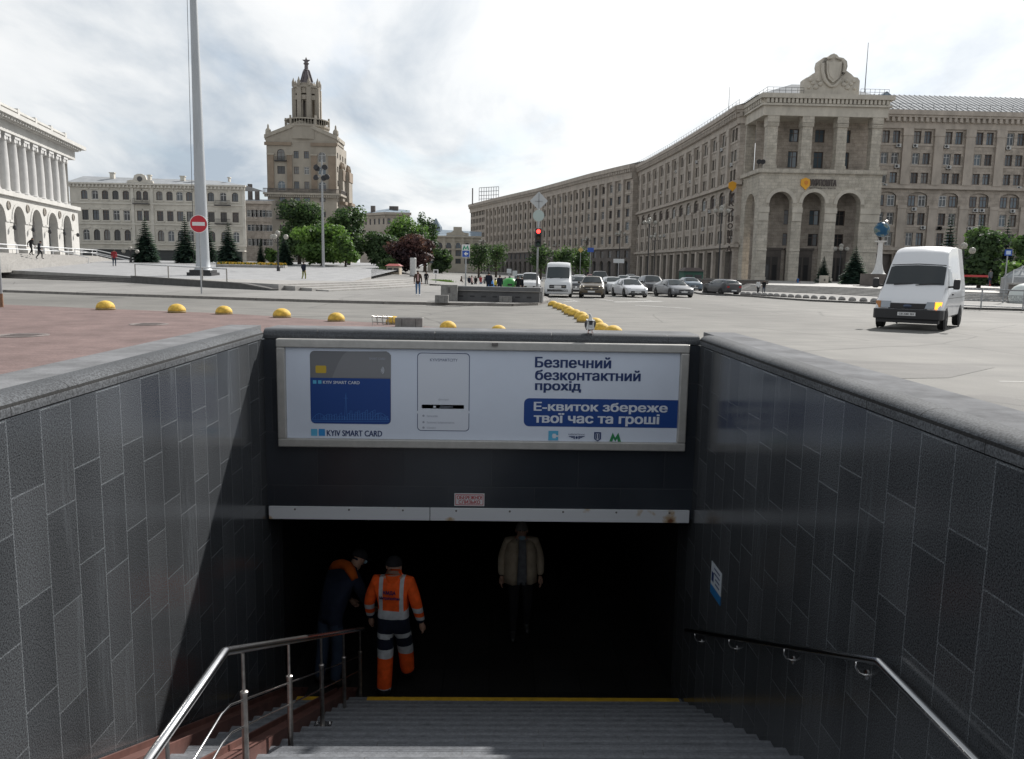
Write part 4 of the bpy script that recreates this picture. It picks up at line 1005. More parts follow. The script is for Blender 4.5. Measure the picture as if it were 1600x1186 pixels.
for k in range(16): inst('column', cmm, cn, cfac.p(uu(4.4+3.5*k), 11.2, 1.15), cfac.ang)
for a, c, z0, z1, ar, dp in ops:      # archivolts and pier bands
    b = MB(); mid = (a+c)/2; r = (c-a)/2; zs = z1-r
    for k in range(12):
        q = [(mid-rr_*cos(pi*kk/12), zs+rr_*sin(pi*kk/12)) for rr_, kk in ((r+.01, k), (r+.01, k+1), (r+.45, k+1), (r+.45, k))]
        pv = cfac.n*-.1; b.extr([cfac.p(*p_, -.1) for p_ in q], -cfac.n*.11)
    for s_ in (-1, 1): cfac.box(b, mid+s_*2.85-.6, mid+s_*2.85+.6, 7.0, 7.35, .002, .12); cfac.box(b, mid+s_*2.85-.62, mid+s_*2.85+.62, 2.0, 3.4, .002, .15+.01*s_)
    b.build('arch_trim', M_CONS, cn)
for k in range(9):
    b = MB(); q = cfac.p(uu(2.8+7*k), 9.3, -.02); b.T = MX.Translation(q) @ MX.Rotation(cfac.ang, 4, 'Z') @ MX.Rotation(pi/2, 4, 'X'); b.lathe([(.62, 0), (.62, .12), (.4, .16), (.38, .08), (.01, .1)], n=10); b.T = None; b.build('medallion', M_REVEAL, cn)
for k in range(9):
    q = cfac.p(uu(2.8+7*k), 6.2, -.1); b = MB(); b.box(-.06, .06, -.4, 0, .1, .16); b.lathe([(.05, -.2), (.28, 0), (.22, .4), (.04, .5)], (0, -.5, -.1), 8); o = b.build('wall_lantern', M_BLK, cn); o.location = q; o.rotation_euler[2] = cfac.ang
for k in range(8):
    o = inst('door', window_mesh(2.0, 4.2, 1, 1, M_FRD, 1.0, 2), cn, cfac.p(uu(6.3+7*k), 2.7, 4.3), cfac.ang)
# steps and railings before it
M_RAIL = mat('pale_rail', (.62, .63, .64), .4, .5)
def tq(t_, off, z): q = A+dd*t_+cfac.n*off; return (q.x, q.y)
b = MB()
for k in range(12):
    o_ = 3.8+.42*k; z = 2.62-.118*k
    b.prism([tq(3-.25*k, 0, 0), tq(3-.25*k, o_, 0), tq(61, o_, 0), tq(61, 0, 0)][::-1], ZP(100)-.4-.01*k, z-.004)
struct(b.build('hall_steps', M_STEP))
rl = thing('stair_railing', 'pale handrail along the terrace stairs of the white columned hall', 'railing', (-66, 115, 2.62))
tr_pts = [V((*tq(t_, 3.5, 0), 2.62))-rl.location for t_ in (60, 53, 46, 40, 33, 26, 19, 12, 6, 3.2)]
low = V((*tq(.6, 8.6, 0), 1.35))-rl.location
b = MB()
for z in (.5, 1.0): b.tube([p+V((0, 0, z)) for p in tr_pts]+[low+V((0, 0, z)), low+V((1.5, -.4, z))], .075, 6)
b.build('rail', M_RAIL, rl)
for p in tr_pts+[low]:
    b = MB(); b.tube([p, p+V((0, 0, 1.0))], .06, 6); b.build('post', M_RAIL, rl)
for t_ in (30, 16):     # rails running down the flight
    b = MB(); p0 = V((*tq(t_, 3.6, 0), 2.62))-rl.location; p1 = V((*tq(t_-2, 8.6, 0), 1.3))-rl.location; b.tube([p0+V((0, 0, .95)), p1+V((0, 0, .95)), p1], .07, 6); b.tube([p0, p0+V((0, 0, .95))], .06, 6); b.build('flight_rail', M_RAIL, rl)

# ---- beige tenement behind the spruces
M_BEI = mat('beige_render', (.50, .47, .41), .85, var=.2, vs=.35, streak=.5); M_BEIT = mat('beige_trim', (.55, .52, .46), .85, var=.15, vs=.6)
YT = 200
tn = thing('tenement', 'three storey beige tenement with tin roof behind the flagpole', 'building', (at(250, 300, YT).x, YT, 0))
XT = lambda px: at(px, 320, YT).x
tf = Facade((XT(110), YT), (XT(383), YT), tn.location); b = MB(); tb = MB(); wins = []; ops = []
zr = lambda y: at(250, y, YT).z
for zx in (393, 442, 489, 537, 585, 645, 676, 740, 787, 833, 878, 932, 978, 1035, 1090):
    u = XT(zx/2.965)-XT(110); w = 1.5 if zx not in (645, 676) else 1.25
    for r_, (ya, yb, ar) in enumerate(((313, 299, .5), (345.5, 330, 0), (377, 360, .75))):
        if r_ == 2 and zx in (645, 676): continue
        za, zb = zr(ya), zr(yb); ops.append((u-w/2, u+w/2, za, zb, ar)); wins.append((tf, u, za, w, zb-za, ar))
        tf.box(tb, u-w/2-.25, u+w/2+.25, za-.3, za-.05, .002, .18); tf.box(tb, u-w/2-.3, u+w/2+.3, zb+.2, zb+.45, .002, .2)
tf.wall(b, 1.5, zr(287), ops, 0, 1, .35)
tf.box(tb, -.4, tf.W+.4, zr(290), zr(287.5), .002, .9); tf.box(tb, -.1, tf.W+.1, zr(294.5), zr(290.2), .002, .35)
for y in (320, 352, 383): tf.box(tb, 0, tf.W, zr(y), zr(y)+.35, .002, .3)
for k in range(46): u = tf.W*(k+.5)/46; tf.box(tb, u-.2, u+.2, zr(294), zr(290.3), .351, .7)
for zx in (615, 705, 915, 950, 1130): u = XT(zx/2.965)-XT(110); tf.box(tb, u-.35, u+.35, zr(383), zr(294.6), .002, .2)
b.build('wall', [M_BEI, M_REVEAL], tn); tb.build('trim', M_BEIT, tn)
random.seed(5)
for (f, c, z, w, h, ar) in wins: f.win(tn, window_mesh(w, h, 1, random.choice([1, 1, 0, 2]), random.choice([M_FRW, M_FRB, M_FRB, M_FRD]), ar, 2), c, z, .25)
b = MB(); b.add([tf.p(-.5, zr(287.4), -.6), tf.p(tf.W+.4, zr(287.4), -.6), tf.p(tf.W-9, zr(276), 7), tf.p(0, zr(273), 7), tf.p(-.5, zr(287), 16), tf.p(tf.W+.4, zr(287), 16)], [(0, 1, 2, 3), (3, 2, 5, 4), (1, 5, 2), (0, 3, 4)])
b.build('roof', M_TIN, tn)
b = MB(); u = XT(656/2.965)-XT(110); b.extr([tf.p(u+x, z, .2) for x, z in ((-3.2, zr(287)), (3.2, zr(287)), (3.0, zr(283)), (1.6, zr(281.5)), (1.3, zr(275)), (.5, zr(272.5)), (-.5, zr(272.5)), (-1.3, zr(275)), (-1.6, zr(281.5)), (-3.0, zr(283)))], (0, -.6, 0)); b.build('gable', M_BEIT, tn)
b = MB(); b.T = MX.Translation(tf.p(u, zr(280.5), -.45)) @ MX.Rotation(pi/2, 4, 'X'); b.lathe([(.62, 0), (.62, .06)], n=14); b.T = None; b.build('round_window', M_GL[1], tn)
for px, h_, r_ in ((163, 1.2, .5), (275, .7, .5), (300, 1.2, .8), (349, .6, .2), (222, .8, .35)):
    u = XT(px)-XT(110); b = MB(); tf.box(b, u-r_, u+r_, zr(279), zr(277)+h_, -5.5, -4.6); tf.box(b, u-r_-.15, u+r_+.15, zr(277)+h_+.001, zr(277)+h_+.25, -5.6, -4.5); b.build('chimney', M_STONED if r_ > .6 else M_BEIT, tn)
for zx, z in ((660, 320), (1035, 320), (1035, 349)):
    u = XT(zx/2.965)-XT(110); b = MB(); tf.box(b, u-1.9, u+1.9, zr(z), zr(z)+.2, .31, 1.2)
    for k in range(13): tf.box(b, u-1.85+.3*k, u-1.8+.3*k, zr(z)+.2, zr(z)+1.2, 1.1, 1.15)
    tf.box(b, u-1.9, u+1.9, zr(z)+1.2, zr(z)+1.28, 1.08, 1.17); b.build('balcony', M_BLK, tn)
b = MB(); tf.box(b, 2, tf.W-1, 1.5, zr(391), .01, .25, 0); tf.box(b, 1, tf.W, zr(391), zr(389), .01, 1.5, 1); b.build('shopfront', [mat('shop_dark', (.03, .035, .035), .3), M_BEIT], tn)
# lower house between tenement and tower
YN = 236
hn = thing('grey_house', 'low grey brown house squeezed between the tenement and the tower', 'building', (at(400, 330, YN).x, YN, 0))
f = Facade((at(382, 330, YN).x, YN), (at(424, 330, YN).x, YN), hn.location); zq = lambda y: at(400, y, YN).z
b = MB(); ops = []
for zx in (15, 33, 52, 70, 97):
    u = at(380+zx/2.825, 330, YN).x-f.o.x
    for ya, yb in ((339, 328), (361, 351), (384, 373)): ops.append((u+1-.95, u+1+.95, zq(ya), zq(yb)))
f.wall(b, 1.5, zq(318), ops, 0, 1, .3); f.box(b, -.3, f.W+.3, zq(318.5), zq(314), -.2, .7, 1); f.box(b, 0, f.W, zq(346), zq(344.8), .003, .3, 1)
b.quad(f.p(-.3, zq(314)+.02, -.7), f.p(f.W, zq(314)+.02, -.7), f.p(f.W, zq(309), 6), f.p(-.3, zq(309), 6), 2)
b.build('wall', [M_STONE, M_TRIM, M_TIN], hn)
for i, (a, c, z0, z1) in enumerate(ops): f.win(hn, window_mesh(c-a, z1-z0, 1, (2, 0, 2, 1)[i % 4], M_FRW, 0, 2), (a+c)/2, z0, .2)
for px, y in ((386, 286), (397, 297)):
    u = at(px, 330, YN).x-f.o.x; b = MB(); f.box(b, u-.55, u+.55, zq(313), zq(y), -4, -3); b.build('chimney', M_STONED, hn)

# ---- tower building
YV = 250
M_TW = mat('tower_stone', (.335, .30, .25), .85, var=.18, vs=.22, streak=.6); M_TWB = mat('brown_tile', (.255, .20, .15), .85, var=.25, vs=.3); M_TWT = mat('tower_trim', (.37, .335, .28), .85, var=.2, vs=.5)
tw = thing('tower_building', 'tall stone tower block crowned by a turret and spire', 'building', (at(472, 300, YV).x, YV, 0)); TB = tw.location
zv = lambda y: at(472, y, YV).z; xv = lambda px: at(px, 300, YV).x
f = Facade((xv(418), YV), (xv(526), YV), TB); Wd = f.W; s2 = Facade((f.o.x+Wd, YV), (f.o.x+Wd-.0, YV+17), TB)
b = MB(); tb = MB(); bb2 = MB(); wins = []
um = lambda zx: xv(380+zx/2.825)-f.o.x
ops = []
for zx, rows in ((170, ((540, 490, 1), (600, 565, 0), (672, 630, 1))), (237, ((530, 498, 0), (600, 567, 0), (664, 632, 0))), (282, ((530, 498, 0), (600, 567, 0), (664, 632, 0))), (350, ((545, 500, 1), (600, 565, 0), (672, 630, 1)))):
    for za, zb, ar in rows:
        w = 2.3 if zx in (170, 350) else 1.5; z0, z1 = zv(60+za/2.825), zv(60+zb/2.825); u = um(zx)
        ops.append((u-w/2, u+w/2, z0, z1, 1.1 if ar else 0)); wins.append((f, u, z0, w, z1-z0, 1.1 if ar else 0))
for zx in (172, 237, 282, 350):
    for y0 in (306, 330, 352, 376, 398): u = um(zx); ops.append((u-.9, u+.9, zv(y0+9), zv(y0))); wins.append((f, u, zv(y0+9), 1.8, zv(y0)-zv(y0+9), 0))
f.wall(b, 1.5, zv(223), ops, 0, 1, .4)
ops2 = []
for k in range(4):
    for y0 in (236, 258, 280, 312, 336, 360): u = 2.2+k*4.2; ops2.append((u-.8, u+.8, zv(y0+9), zv(y0))); wins.append((s2, u, zv(y0+9), 1.6, 1.8, 0))
s2.wall(b, 1.5, zv(223), ops2, 0, 1, .4)
b.quad(f.p(0, zv(223)), f.p(Wd, zv(223)), f.p(Wd, zv(223), 17), f.p(0, zv(223), 17)); b.quad(f.p(0, 1.5, 17), f.p(0, 1.5), f.p(0, zv(223)), f.p(0, zv(223), 17))
# gable
gp = [(-.2, zv(217)), (Wd*.5, zv(193.5)), (Wd+.2, zv(217)), (Wd+.2, zv(223)), (-.2, zv(223))]
b.extr([f.p(u, z, -.05) for u, z in gp[::-1]], (0, 12, 0))
b.build('wall', [M_TW, M_REVEAL], tw)
for (p0, p1) in (((-.5, zv(217.5)), (Wd*.5, zv(194))), ((Wd*.5, zv(194)), (Wd+.5, zv(217.5)))):
    tb.extr([f.p(*p0, -.5), f.p(*p1, -.5), f.p(p1[0], p1[1]+1.1, -.5), f.p(p0[0], p0[1]+1.1, -.5)], (0, 12.5, 0))
for a, c in ((-.5, Wd*.36), (Wd*.64, Wd+.5)): bb2 = MB(); f.box(bb2, a, c, zv(228), zv(223.1), .01, .6); bb2.build('brown_frieze', M_TWB, tw)
for a, c in ((.3, 2.1), (um(196), um(219)), (um(303), um(328)), (um(378), um(410))): bb2 = MB(); f.box(bb2, a, c, zv(296), zv(243), .002, .35); bb2.build('brown_panel', M_TWB, tw); f.box(tb, a-.2, c+.2, zv(243), zv(240.5), .002, .5)
f.box(tb, -1.0, Wd+1.0, zv(305), zv(302), .002, 1.5); s2.box(tb, -1, 17, zv(305), zv(302), .002, 1.5)
for k in range(40): u = -.8+(Wd+1.6)*(k+.5)/40; f.box(tb, u-.2, u+.2, zv(308.5), zv(305.2), .002, 1.2)
bl = MB()
for k in range(58): u = -.9+(Wd+1.8)*k/57; f.box(bl, u-.07, u+.07, zv(302), zv(296.5), 1.3, 1.42)
f.box(bl, -.95, Wd+.95, zv(296.4), zv(295.4), 1.25, 1.48)
for k in range(40): s2.box(bl, k*.42, k*.42+.12, zv(302), zv(296.5), 1.3, 1.42)
s2.box(bl, -.5, 17, zv(296.4), zv(295.4), 1.25, 1.48)
bl.build('balcony_railing', M_STONED, tw)
for u in (.3, Wd-.3):
    m = MB(); m.lathe([(1.1, 0), (1.1, .8), (.7, 1.1), (.9, 2.0), (.8, 3.0), (.3, 3.6), (.25, 4.4), (.02, 4.8)], f.p(u, zv(219), 1.2), 8); m.build('corner_finial', M_TWT, tw)
# stepped bays on the right flank, brick-brown
m = MB()
for d0, w_, za in ((4.5, 2.2, 260), (9, 4.4, 262)): s2.box(m, d0, 15, 1.5, zv(za), .01, w_/2)
m.build('side_bay', M_TW, tw)
m = MB()
for d0, w_, za in ((4.5, 2.2, 260), (9, 4.4, 262)):
    for k in range(3): m.lathe([(.5, 0), (.5, 1), (.15, 2.2)], s2.p(d0+.8+k*1.8, zv(za), -w_/2+.6), 6)
    s2.box(m, d0-.3, 15, zv(317), zv(312), .01, w_/2+.8); s2.box(m, d0-.2, 15, zv(278), zv(262), w_/2+.01, w_/2+.2)
m.build('side_bay_trim', M_TWB, tw)
# drum, balustrade, turret, spire
cx0 = um(270); cy = 5.5; C0 = lambda z: f.p(cx0, z, cy)
m = MB(); m.lathe([(6.6, zv(217)), (6.6, zv(198)), (6.9, zv(197)), (6.9, zv(194)), (5.2, zv(193.9))], C0(0), 12); m.build('drum', M_TW, tw)
m = MB()
for k in range(48): a = 2*pi*k/48; q = C0(zv(194))+V((6.6*cos(a), 6.6*sin(a), 0)); m.cbox(q+V((0, 0, .75)), (.16, .16, 1.5))
m.lathe([(6.45, 0), (6.45, .3), (6.8, .3), (6.8, 0)], C0(zv(194)+1.5), 32)
for a in (0, .9, 2.2, 3.14, 4.1, 5.3): m.cbox(C0(zv(194))+V((6.6*cos(a), 6.6*sin(a), 1.3)), (.5, .5, 2.6))
m.build('balustrade', M_TWT, tw)
tz0, tz1 = zv(194), zv(134); rt = 3.75
m = MB()
for k in range(8):
    a = pi/8+2*pi*k/8; q = C0(0)+V((rt*cos(a), rt*sin(a), 0)); m.box(q.x-.62, q.x+.62, q.y-.62, q.y+.62, tz0, tz1)
m.lathe([(rt+.15, 0), (rt+.15, 2.4)], C0(tz0), 8); m.lathe([(rt+.3, 0), (rt+.3, 1.3)], C0(zv(153)), 8); m.lathe([(rt+.1, 0), (rt+.1, 1.6), (rt+.6, 1.7), (rt+.6, 2.3), (rt-.3, 2.31)], C0(zv(143)), 8)
m.lathe([(1.1, tz0), (1.1, zv(130))], C0(0), 8, 1)
for k in range(8):
    a = 2*pi*k/8; q = C0(0)+V((rt*.95*cos(a), rt*.95*sin(a), 0))
    for dx in (-.55, .55): p = q+V((-sin(a)*dx, cos(a)*dx, 0)); m.box(p.x-.1, p.x+.1, p.y-.1, p.y+.1, tz0, zv(154))
m.lathe([(rt+.2, zv(134)), (rt+.5, zv(133)), (rt+.5, zv(131)), (rt-.2, zv(130.5)), (rt-.4, zv(126)), (2.0, zv(125))], C0(0), 8)
for k in range(8):
    a = pi/8+2*pi*k/8; m.lathe([(.5, 0), (.5, 1.3), (.25, 1.9), (.02, 2.6)], C0(zv(131))+V(((rt+.2)*cos(a), (rt+.2)*sin(a), 0)), 6)
m.build('turret', [M_TW, M_STONED], tw)
m = MB(); m.lathe([(2.1, zv(126)), (1.7, zv(122)), (1.15, zv(111)), (.75, zv(104)), (1.0, zv(103)), (.6, zv(101)), (.55, zv(94)), (.9, zv(92)), (.35, zv(90))], C0(0), 10)
for k in range(6): a = pi*k/3; m.tube([C0(zv(122))+V((1.9*cos(a), 1.9*sin(a), 0)), C0(zv(104))+V((.9*cos(a), .9*sin(a), 0))], .2, 5)
q = C0(zv(90)); st_ = []
for k in range(10): a = pi/2+pi*k/5; r_ = 1.25 if k % 2 == 0 else .55; st_.append(q+V((r_*cos(a), -.15, r_*sin(a)+.3)))
m.extr(st_, (0, .3, 0))
m.build('spire', mat('spire_dark', (.13, .115, .12), .7, var=.3, vs=1), tw)
tb.build('trim', M_TWT, tw)
random.seed(9)
for (f_, c, z, w, h, ar) in wins: f_.win(tw, window_mesh(w, h, 1, random.choice([0, 3, 1, 2]), random.choice([M_FRW, M_FRD, M_FRB]), ar, 2), c, z, .25)
for zx, zy in ((170, 545), (172, 690+50), (172, 800)):
    u = um(zx); z = zv(60+zy/2.825); m = MB(); f.box(m, u-1.8, u+1.8, z, z+.25, .002, 1.1)
    for k in range(11): f.box(m, u-1.75+.33*k, u-1.68+.33*k, z+.25, z+1.2, .95, 1.02)
    f.box(m, u-1.8, u+1.8, z+1.2, z+1.3, .9, 1.05); m.build('balcony', M_BLK, tw)

# ---- two blocks closing the street in the centre
YC = 330
M_CEN = mat('cream_stone', (.40, .355, .30), .85, var=.12, vs=.3)
ce = thing('cream_house', 'cream house with blue grey roof half hidden by trees in the centre', 'building', (at(600, 340, YC).x, YC, 0)); zc = lambda y: at(600, y, YC).z
xq = lambda px: at(px, 350, YC).x
f = Facade((xq(553), YC+14), (xq(603), YC), ce.location); g2 = Facade((xq(603), YC), (xq(640), YC+1), ce.location)
b = MB(); wins = []
for ff, n in ((f, 6), (g2, 4)):
    ops = []
    for k in range(n):
        u = ff.W*(k+.5)/n
        for ya, yb in ((350, 341), (375, 365), (396, 383)): ops.append((u-.6, u+.6, zc(ya), zc(yb))); wins.append((ff, u, zc(ya), 1.2, zc(yb)-zc(ya), 0))
    ff.wall(b, 1.5, zc(334), ops, 0, 1, .4); ff.box(b, -.6, ff.W+.6, zc(335.5), zc(331.5), .002, 1.2, 0); ff.box(b, 0, ff.W, zc(362), zc(359.5), .002, .6, 0); ff.box(b, 0, ff.W, zc(339.5), zc(336), .002, .3, 0)
b.build('wall', [M_CEN, M_REVEAL], ce)
b = MB(); P0, P1, P2 = f.p(-.6, zc(331.5), -1), f.p(f.W+.5, zc(331.5), -1), g2.p(g2.W, zc(331.5), -1); R0, R1 = f.p(9, zc(319.5), 12), g2.p(3, zc(322.5), 12)
b.add([P0, P1, P2, R0, R1, g2.p(g2.W, zc(324), 14)], [(0, 1, 4, 3), (1, 2, 5, 4)]); b.build('roof', M_TINB, ce)
for px in (583, 612, 619): b = MB(); q = at(px, 330, YC+9)-ce.location; b.box(q.x-.9, q.x+.9, q.y-.8, q.y+.8, zc(330), zc(319.5)); b.build('chimney', M_STONED, ce)
for (f_, c, z, w, h, ar) in wins: f_.win(ce, window_mesh(w, h, 1, gpick(), M_FRB, ar, 2), c, z, .25)
YD = 310
li = thing('pale_house', 'pale ornate house with stepped gable beside the long curved block', 'building', (at(705, 370, YD).x, YD, 0)); zd = lambda y: at(705, y, YD).z; xd = lambda px: at(px, 380, YD).x
M_PALE = mat('pale_render', (.46, .42, .35), .85, var=.12, vs=.3)
f = Facade((xd(668), YD), (xd(752), YD), li.location); b = MB(); wins = []; ops = []
for px in (674, 687, 701, 716, 730, 744):
    u = xd(px)-f.o.x
    for ya, yb, ar in ((388, 379, 1.1), (400, 391, 0), (412, 404, 0)): ops.append((u-1.05, u+1.05, zd(ya), zd(yb), ar)); wins.append((u, zd(ya), zd(yb)-zd(ya), ar))
f.wall(b, -.3, zd(369.5), ops, 0, 1, .4)
f.box(b, -.3, f.W+.3, zd(371), zd(368.5), .002, .8, 0); f.box(b, 0, f.W, zd(390.3), zd(389), .002, .4, 0); f.box(b, 0, f.W, zd(376.5), zd(375.5), .002, .3, 0)
for px in (680, 694, 708.5, 723, 737): u = xd(px)-f.o.x; f.box(b, u-.5, u+.5, zd(389), zd(371), .002, .4, 0)
b.build('wall', [M_PALE, M_REVEAL], li)
b = MB(); u = xd(715)-f.o.x; b.extr([f.p(u+x, z, .1) for x, z in ((-4.2, zd(368)), (4.2, zd(368)), (4.2, zd(364)), (2.4, zd(363)), (1.6, zd(360)), (1.6, zd(354.5)), (-1.6, zd(354.5)), (-1.6, zd(360)), (-2.4, zd(363)), (-4.2, zd(364)))], (0, -.8, 0)); b.build('gable', M_PALE, li)
b = MB(); b.quad(f.p(-.3, zd(368.4), -.7), f.p(f.W, zd(368.4), -.7), f.p(f.W, zd(360), 8), f.p(-.3, zd(357), 8)); b.lathe([(2.6, 0), (2.3, 1.8), (.8, 4), (.2, 5)], f.p(xd(679)-f.o.x, zd(361), 7), 8); b.build('roof', M_TINB, li)
for u, z, h, ar in wins: f.win(li, window_mesh(2.1, h, 1, gpick(), M_FRB, ar, 2), u, z, .25)

for o_, k_ in ((po, .953), (lw, .957), (cb_, .966), (cn, .962)):
    o_.scale = (1, 1, k_); o_.location.z = EYE*(1-k_)+o_.location.z*k_
# ------------------------------------------------------------------ street furniture
def gp(px, py, dz=0.0): return gnd(px, py, dz)
# yellow domes
M_YDOME = mat('yellow_dome_paint', (.62, .40, .06), .72, var=.4, vs=7, bump=.35, bs=18)
M_YDIRT = mat('dome_dirty_foot', (.30, .22, .09), .8, var=.3, vs=9)
def dome_mesh(r, mats, h=.8):
    b = MB(); b.lathe([(r*1.0, 0), (r*1.0, .05), (r*.985, .07)], n=28, m=1)
    b.lathe([(r*.985*cos(a), .07+r*h*sin(a)) for a in [pi/2*k/10*.985 for k in range(11)]], n=28)
    return b.mesh('dome', mats, True)
DM = dome_mesh(.30, [M_YDOME, M_YDIRT])
DL = ['yellow concrete dome nearest the left pole on the red paving', 'second yellow dome from the left along the red paving', 'third yellow dome from the left along the red paving', 'yellow dome on the paving straight below the tower building', 'yellow dome between the tower dome and the wire frame', 'yellow dome behind the grey concrete block', 'yellow dome right of the grey concrete block', 'yellow dome mostly sunk behind the entrance parapet']
for (px, py, w), lab in zip([(165, 484, 28), (276.5, 488.5, 27), (350, 491, 26), (440.5, 496, 28), (525.5, 502, 27), (615, 506.5, 25), (700, 515, 27), (779, 521, 26)], DL):
    p = gp(px, py, .01); s_ = w*p.y/1250/.6*.985
    o = bpy.data.objects.new('dome_bollard', DM); COL.objects.link(o); o.location = p; o.scale = (s_,)*3; o.rotation_euler[2] = px
    tag(o, lab, 'bollard', 'yellow dome bollards')
n = 11; a = gp(863, 478.5); c = gp(938, 519)
EL = ['farthest yellow dome of the row crossing the road, by the kerb corner'] + ['yellow dome number %s from the far end of the row crossing the road' % w for w in ('two', 'three', 'four', 'five', 'six', 'seven', 'eight')] + ['yellow dome just behind the pigeon', 'large nearest whole yellow dome right of the pigeon', 'yellow dome cut off by the parapet, right of the pigeon']
for k, (px, py) in enumerate([(864, 478.5), (872, 482), (879, 484.5), (887, 488), (891, 491.5), (898, 494), (908, 498.5), (913, 503.5), (930, 510), (938.5, 519), (958, 524)]):
    p = gp(px, py); o = bpy.data.objects.new('dome_bollard', DM); COL.objects.link(o); o.location = p; o.scale = (.95,)*3; o.rotation_euler[2] = k*1.3
    tag(o, EL[k], 'bollard', 'yellow dome bollards')
# grey domes along the right kerb
GM = dome_mesh(.27, [mat('grey_concrete', (.26, .25, .24), .85, var=.25, vs=5), M_KDARK], .85)
gx = [433, 475, 528, 568, 612, 662, 712, 770, 830, 892, 957, 1025, 1098, 1175, 1255, 1342, 1435, 1525]
for k, zx in enumerate([115, 150, 185]+gx):
    px = 1080+zx/5.333
    # stand on the pavement a little behind the kerb line
    t_ = (px-1097)/(1361-1097); ky = 460.5+(475-460.5)*t_ if px < 1361 else 475+(px-1361)*.057
    p = gp(px, ky-3.4, .13); o = bpy.data.objects.new('dome_bollard', GM); COL.objects.link(o); o.location = p; o.rotation_euler[2] = k
    tag(o, 'grey concrete dome in the row along the kerb before the post office steps', 'bollard', 'grey dome bollards')
# concrete blocks
M_CONC = mat('concrete_block', (.21, .205, .195), .85, var=.3, vs=5, bump=.4, bs=20)
def block(px0, px1, pyb, h, d, lab, dz=.13, slots=2):
    a = gp(px0, pyb, dz); c = gp(px1, pyb, dz); w = (c-a).length; o = thing('concrete_block', lab, 'concrete block', (a+c)/2, 0, 'concrete blocks')
    b = MB(); b.box(-w/2, w/2, 0, d, 0, h); b.build('block', M_CONC, o, bevel=.015)
    b = MB()
    for k in range(slots): x = -w/2+w*(k+.5)/slots; b.box(x-.012, x+.012, -.004, .01, .03, h-.03)
    b.box(-w*.45, w*.45, d*.25, d*.75, h-.01, h+.006); b.build('lid_recess', M_KDARK, o)
block(617, 660, 512, .30, .5, 'wide dark concrete block standing before a yellow dome by the parapet', .012)
block(680, 699.5, 473.5, .40, .5, 'low grey concrete block alone on the pavement left of the bench wall')
block(781, 799, 472.5, .34, .5, 'grey concrete block in front of the bench wall, nearer the kerb')
block(802, 818, 469.5, .33, .5, 'grey concrete block in front of the bench wall, right beside the traffic light')
# bent wire frame beside the dome
p = gp(597, 508, .012); o = thing('wire_frame', 'small bent wire frame lying beside the yellow dome and block', 'wire frame', p)
b = MB()
for k in range(4): b.tube([(-.3+.17*k, 0, 0), (-.33+.17*k, .05, .28), (-.22+.17*k, .3, .25), (-.2+.17*k, .32, 0)], .012, 5)
b.tube([(-.33, .05, .27), (.25, .05, .2)], .014, 5); b.tube([(-.3, .0, .1), (.25, .1, .06)], .014, 5); b.build('wire', M_STEELD, o)
# pigeon on the parapet
def skin(name, verts, edges, radii, mats, zone, parent=None, sub=2, roots=(0,), loc=(0, 0, 0), smooth=True):
    """one continuous surface grown round a skeleton; zone(co) -> material index"""
    me = bpy.data.meshes.new(name); me.from_pydata(verts, edges, []); o = bpy.data.objects.new(name, me); COL.objects.link(o)
    m = o.modifiers.new('skin', 'SKIN'); m.use_smooth_shade = True
    for i, r in enumerate(radii):
        r = (r, r) if isinstance(r, (int, float)) else r
        me.skin_vertices[0].data[i].radius = r
    for i in roots: me.skin_vertices[0].data[i].use_root = True
    s_ = o.modifiers.new('sub', 'SUBSURF'); s_.levels = sub; s_.render_levels = sub
    dg = bpy.context.evaluated_depsgraph_get(); dg.update()
    nm = bpy.data.meshes.new_from_object(o.evaluated_get(dg)); nm.name = name
    bpy.data.objects.remove(o); bpy.data.meshes.remove(me)
    nm.materials.clear()
    for q in mats: nm.materials.append(q)
    for p in nm.polygons: p.material_index = zone(p.center); p.use_smooth = smooth
    r = bpy.data.objects.new(name, nm); COL.objects.link(r); r.location = loc
    if parent: r.parent = parent
    return r
M_PW = mat('pigeon_pale', (.58, .58, .57), .8, var=.25, vs=40); M_PD = mat('pigeon_dark', (.05, .05, .058), .7, var=.3, vs=30); M_PL = mat('pigeon_leg', (.35, .16, .12), .6); M_PB = mat('pigeon_bill', (.06, .055, .05), .5)
p = at(922, 521.5, YB+.07); pg = thing('pigeon', 'pied pigeon standing on the parapet above the billboard', 'pigeon', (p.x, YB+.07, ZT+.001))
def pz_(c):
    if abs(c.x) < .022 and c.y < -.02 and .10 < c.z < .142: return 1
    return 0
body = skin('body', [(0, 0, .105), (0, -.005, .14), (0, .0, .165), (-.004, 0, .19), (-.010, 0, .208), (-.026, -.004, .207), (0, .012, .07), (0, .04, .045), (0, .075, .02)], [(0, 1), (1, 2), (2, 3), (3, 4), (4, 5), (0, 6), (6, 7), (7, 8)], [(.045, .05), (.038, .04), (.025, .026), (.018, .018), (.021, .021), (.012, .012), (.04, .042), (.028, .02), (.02, .008)], [M_PW, M_PD], pz_, pg)
b = MB(); b.tube([(-.036, -.005, .205), (-.054, -.008, .198)], [.006, .001], 6); b.build('bill', M_PB, pg, smooth=True)
b = MB(); b.ball((-.020, -.018, .212), .0035, 6, 4); b.ball((-.020, -.018, .212), (.0035, .0035, -.0035), 6, 4); b.build('eye', M_PB, pg)
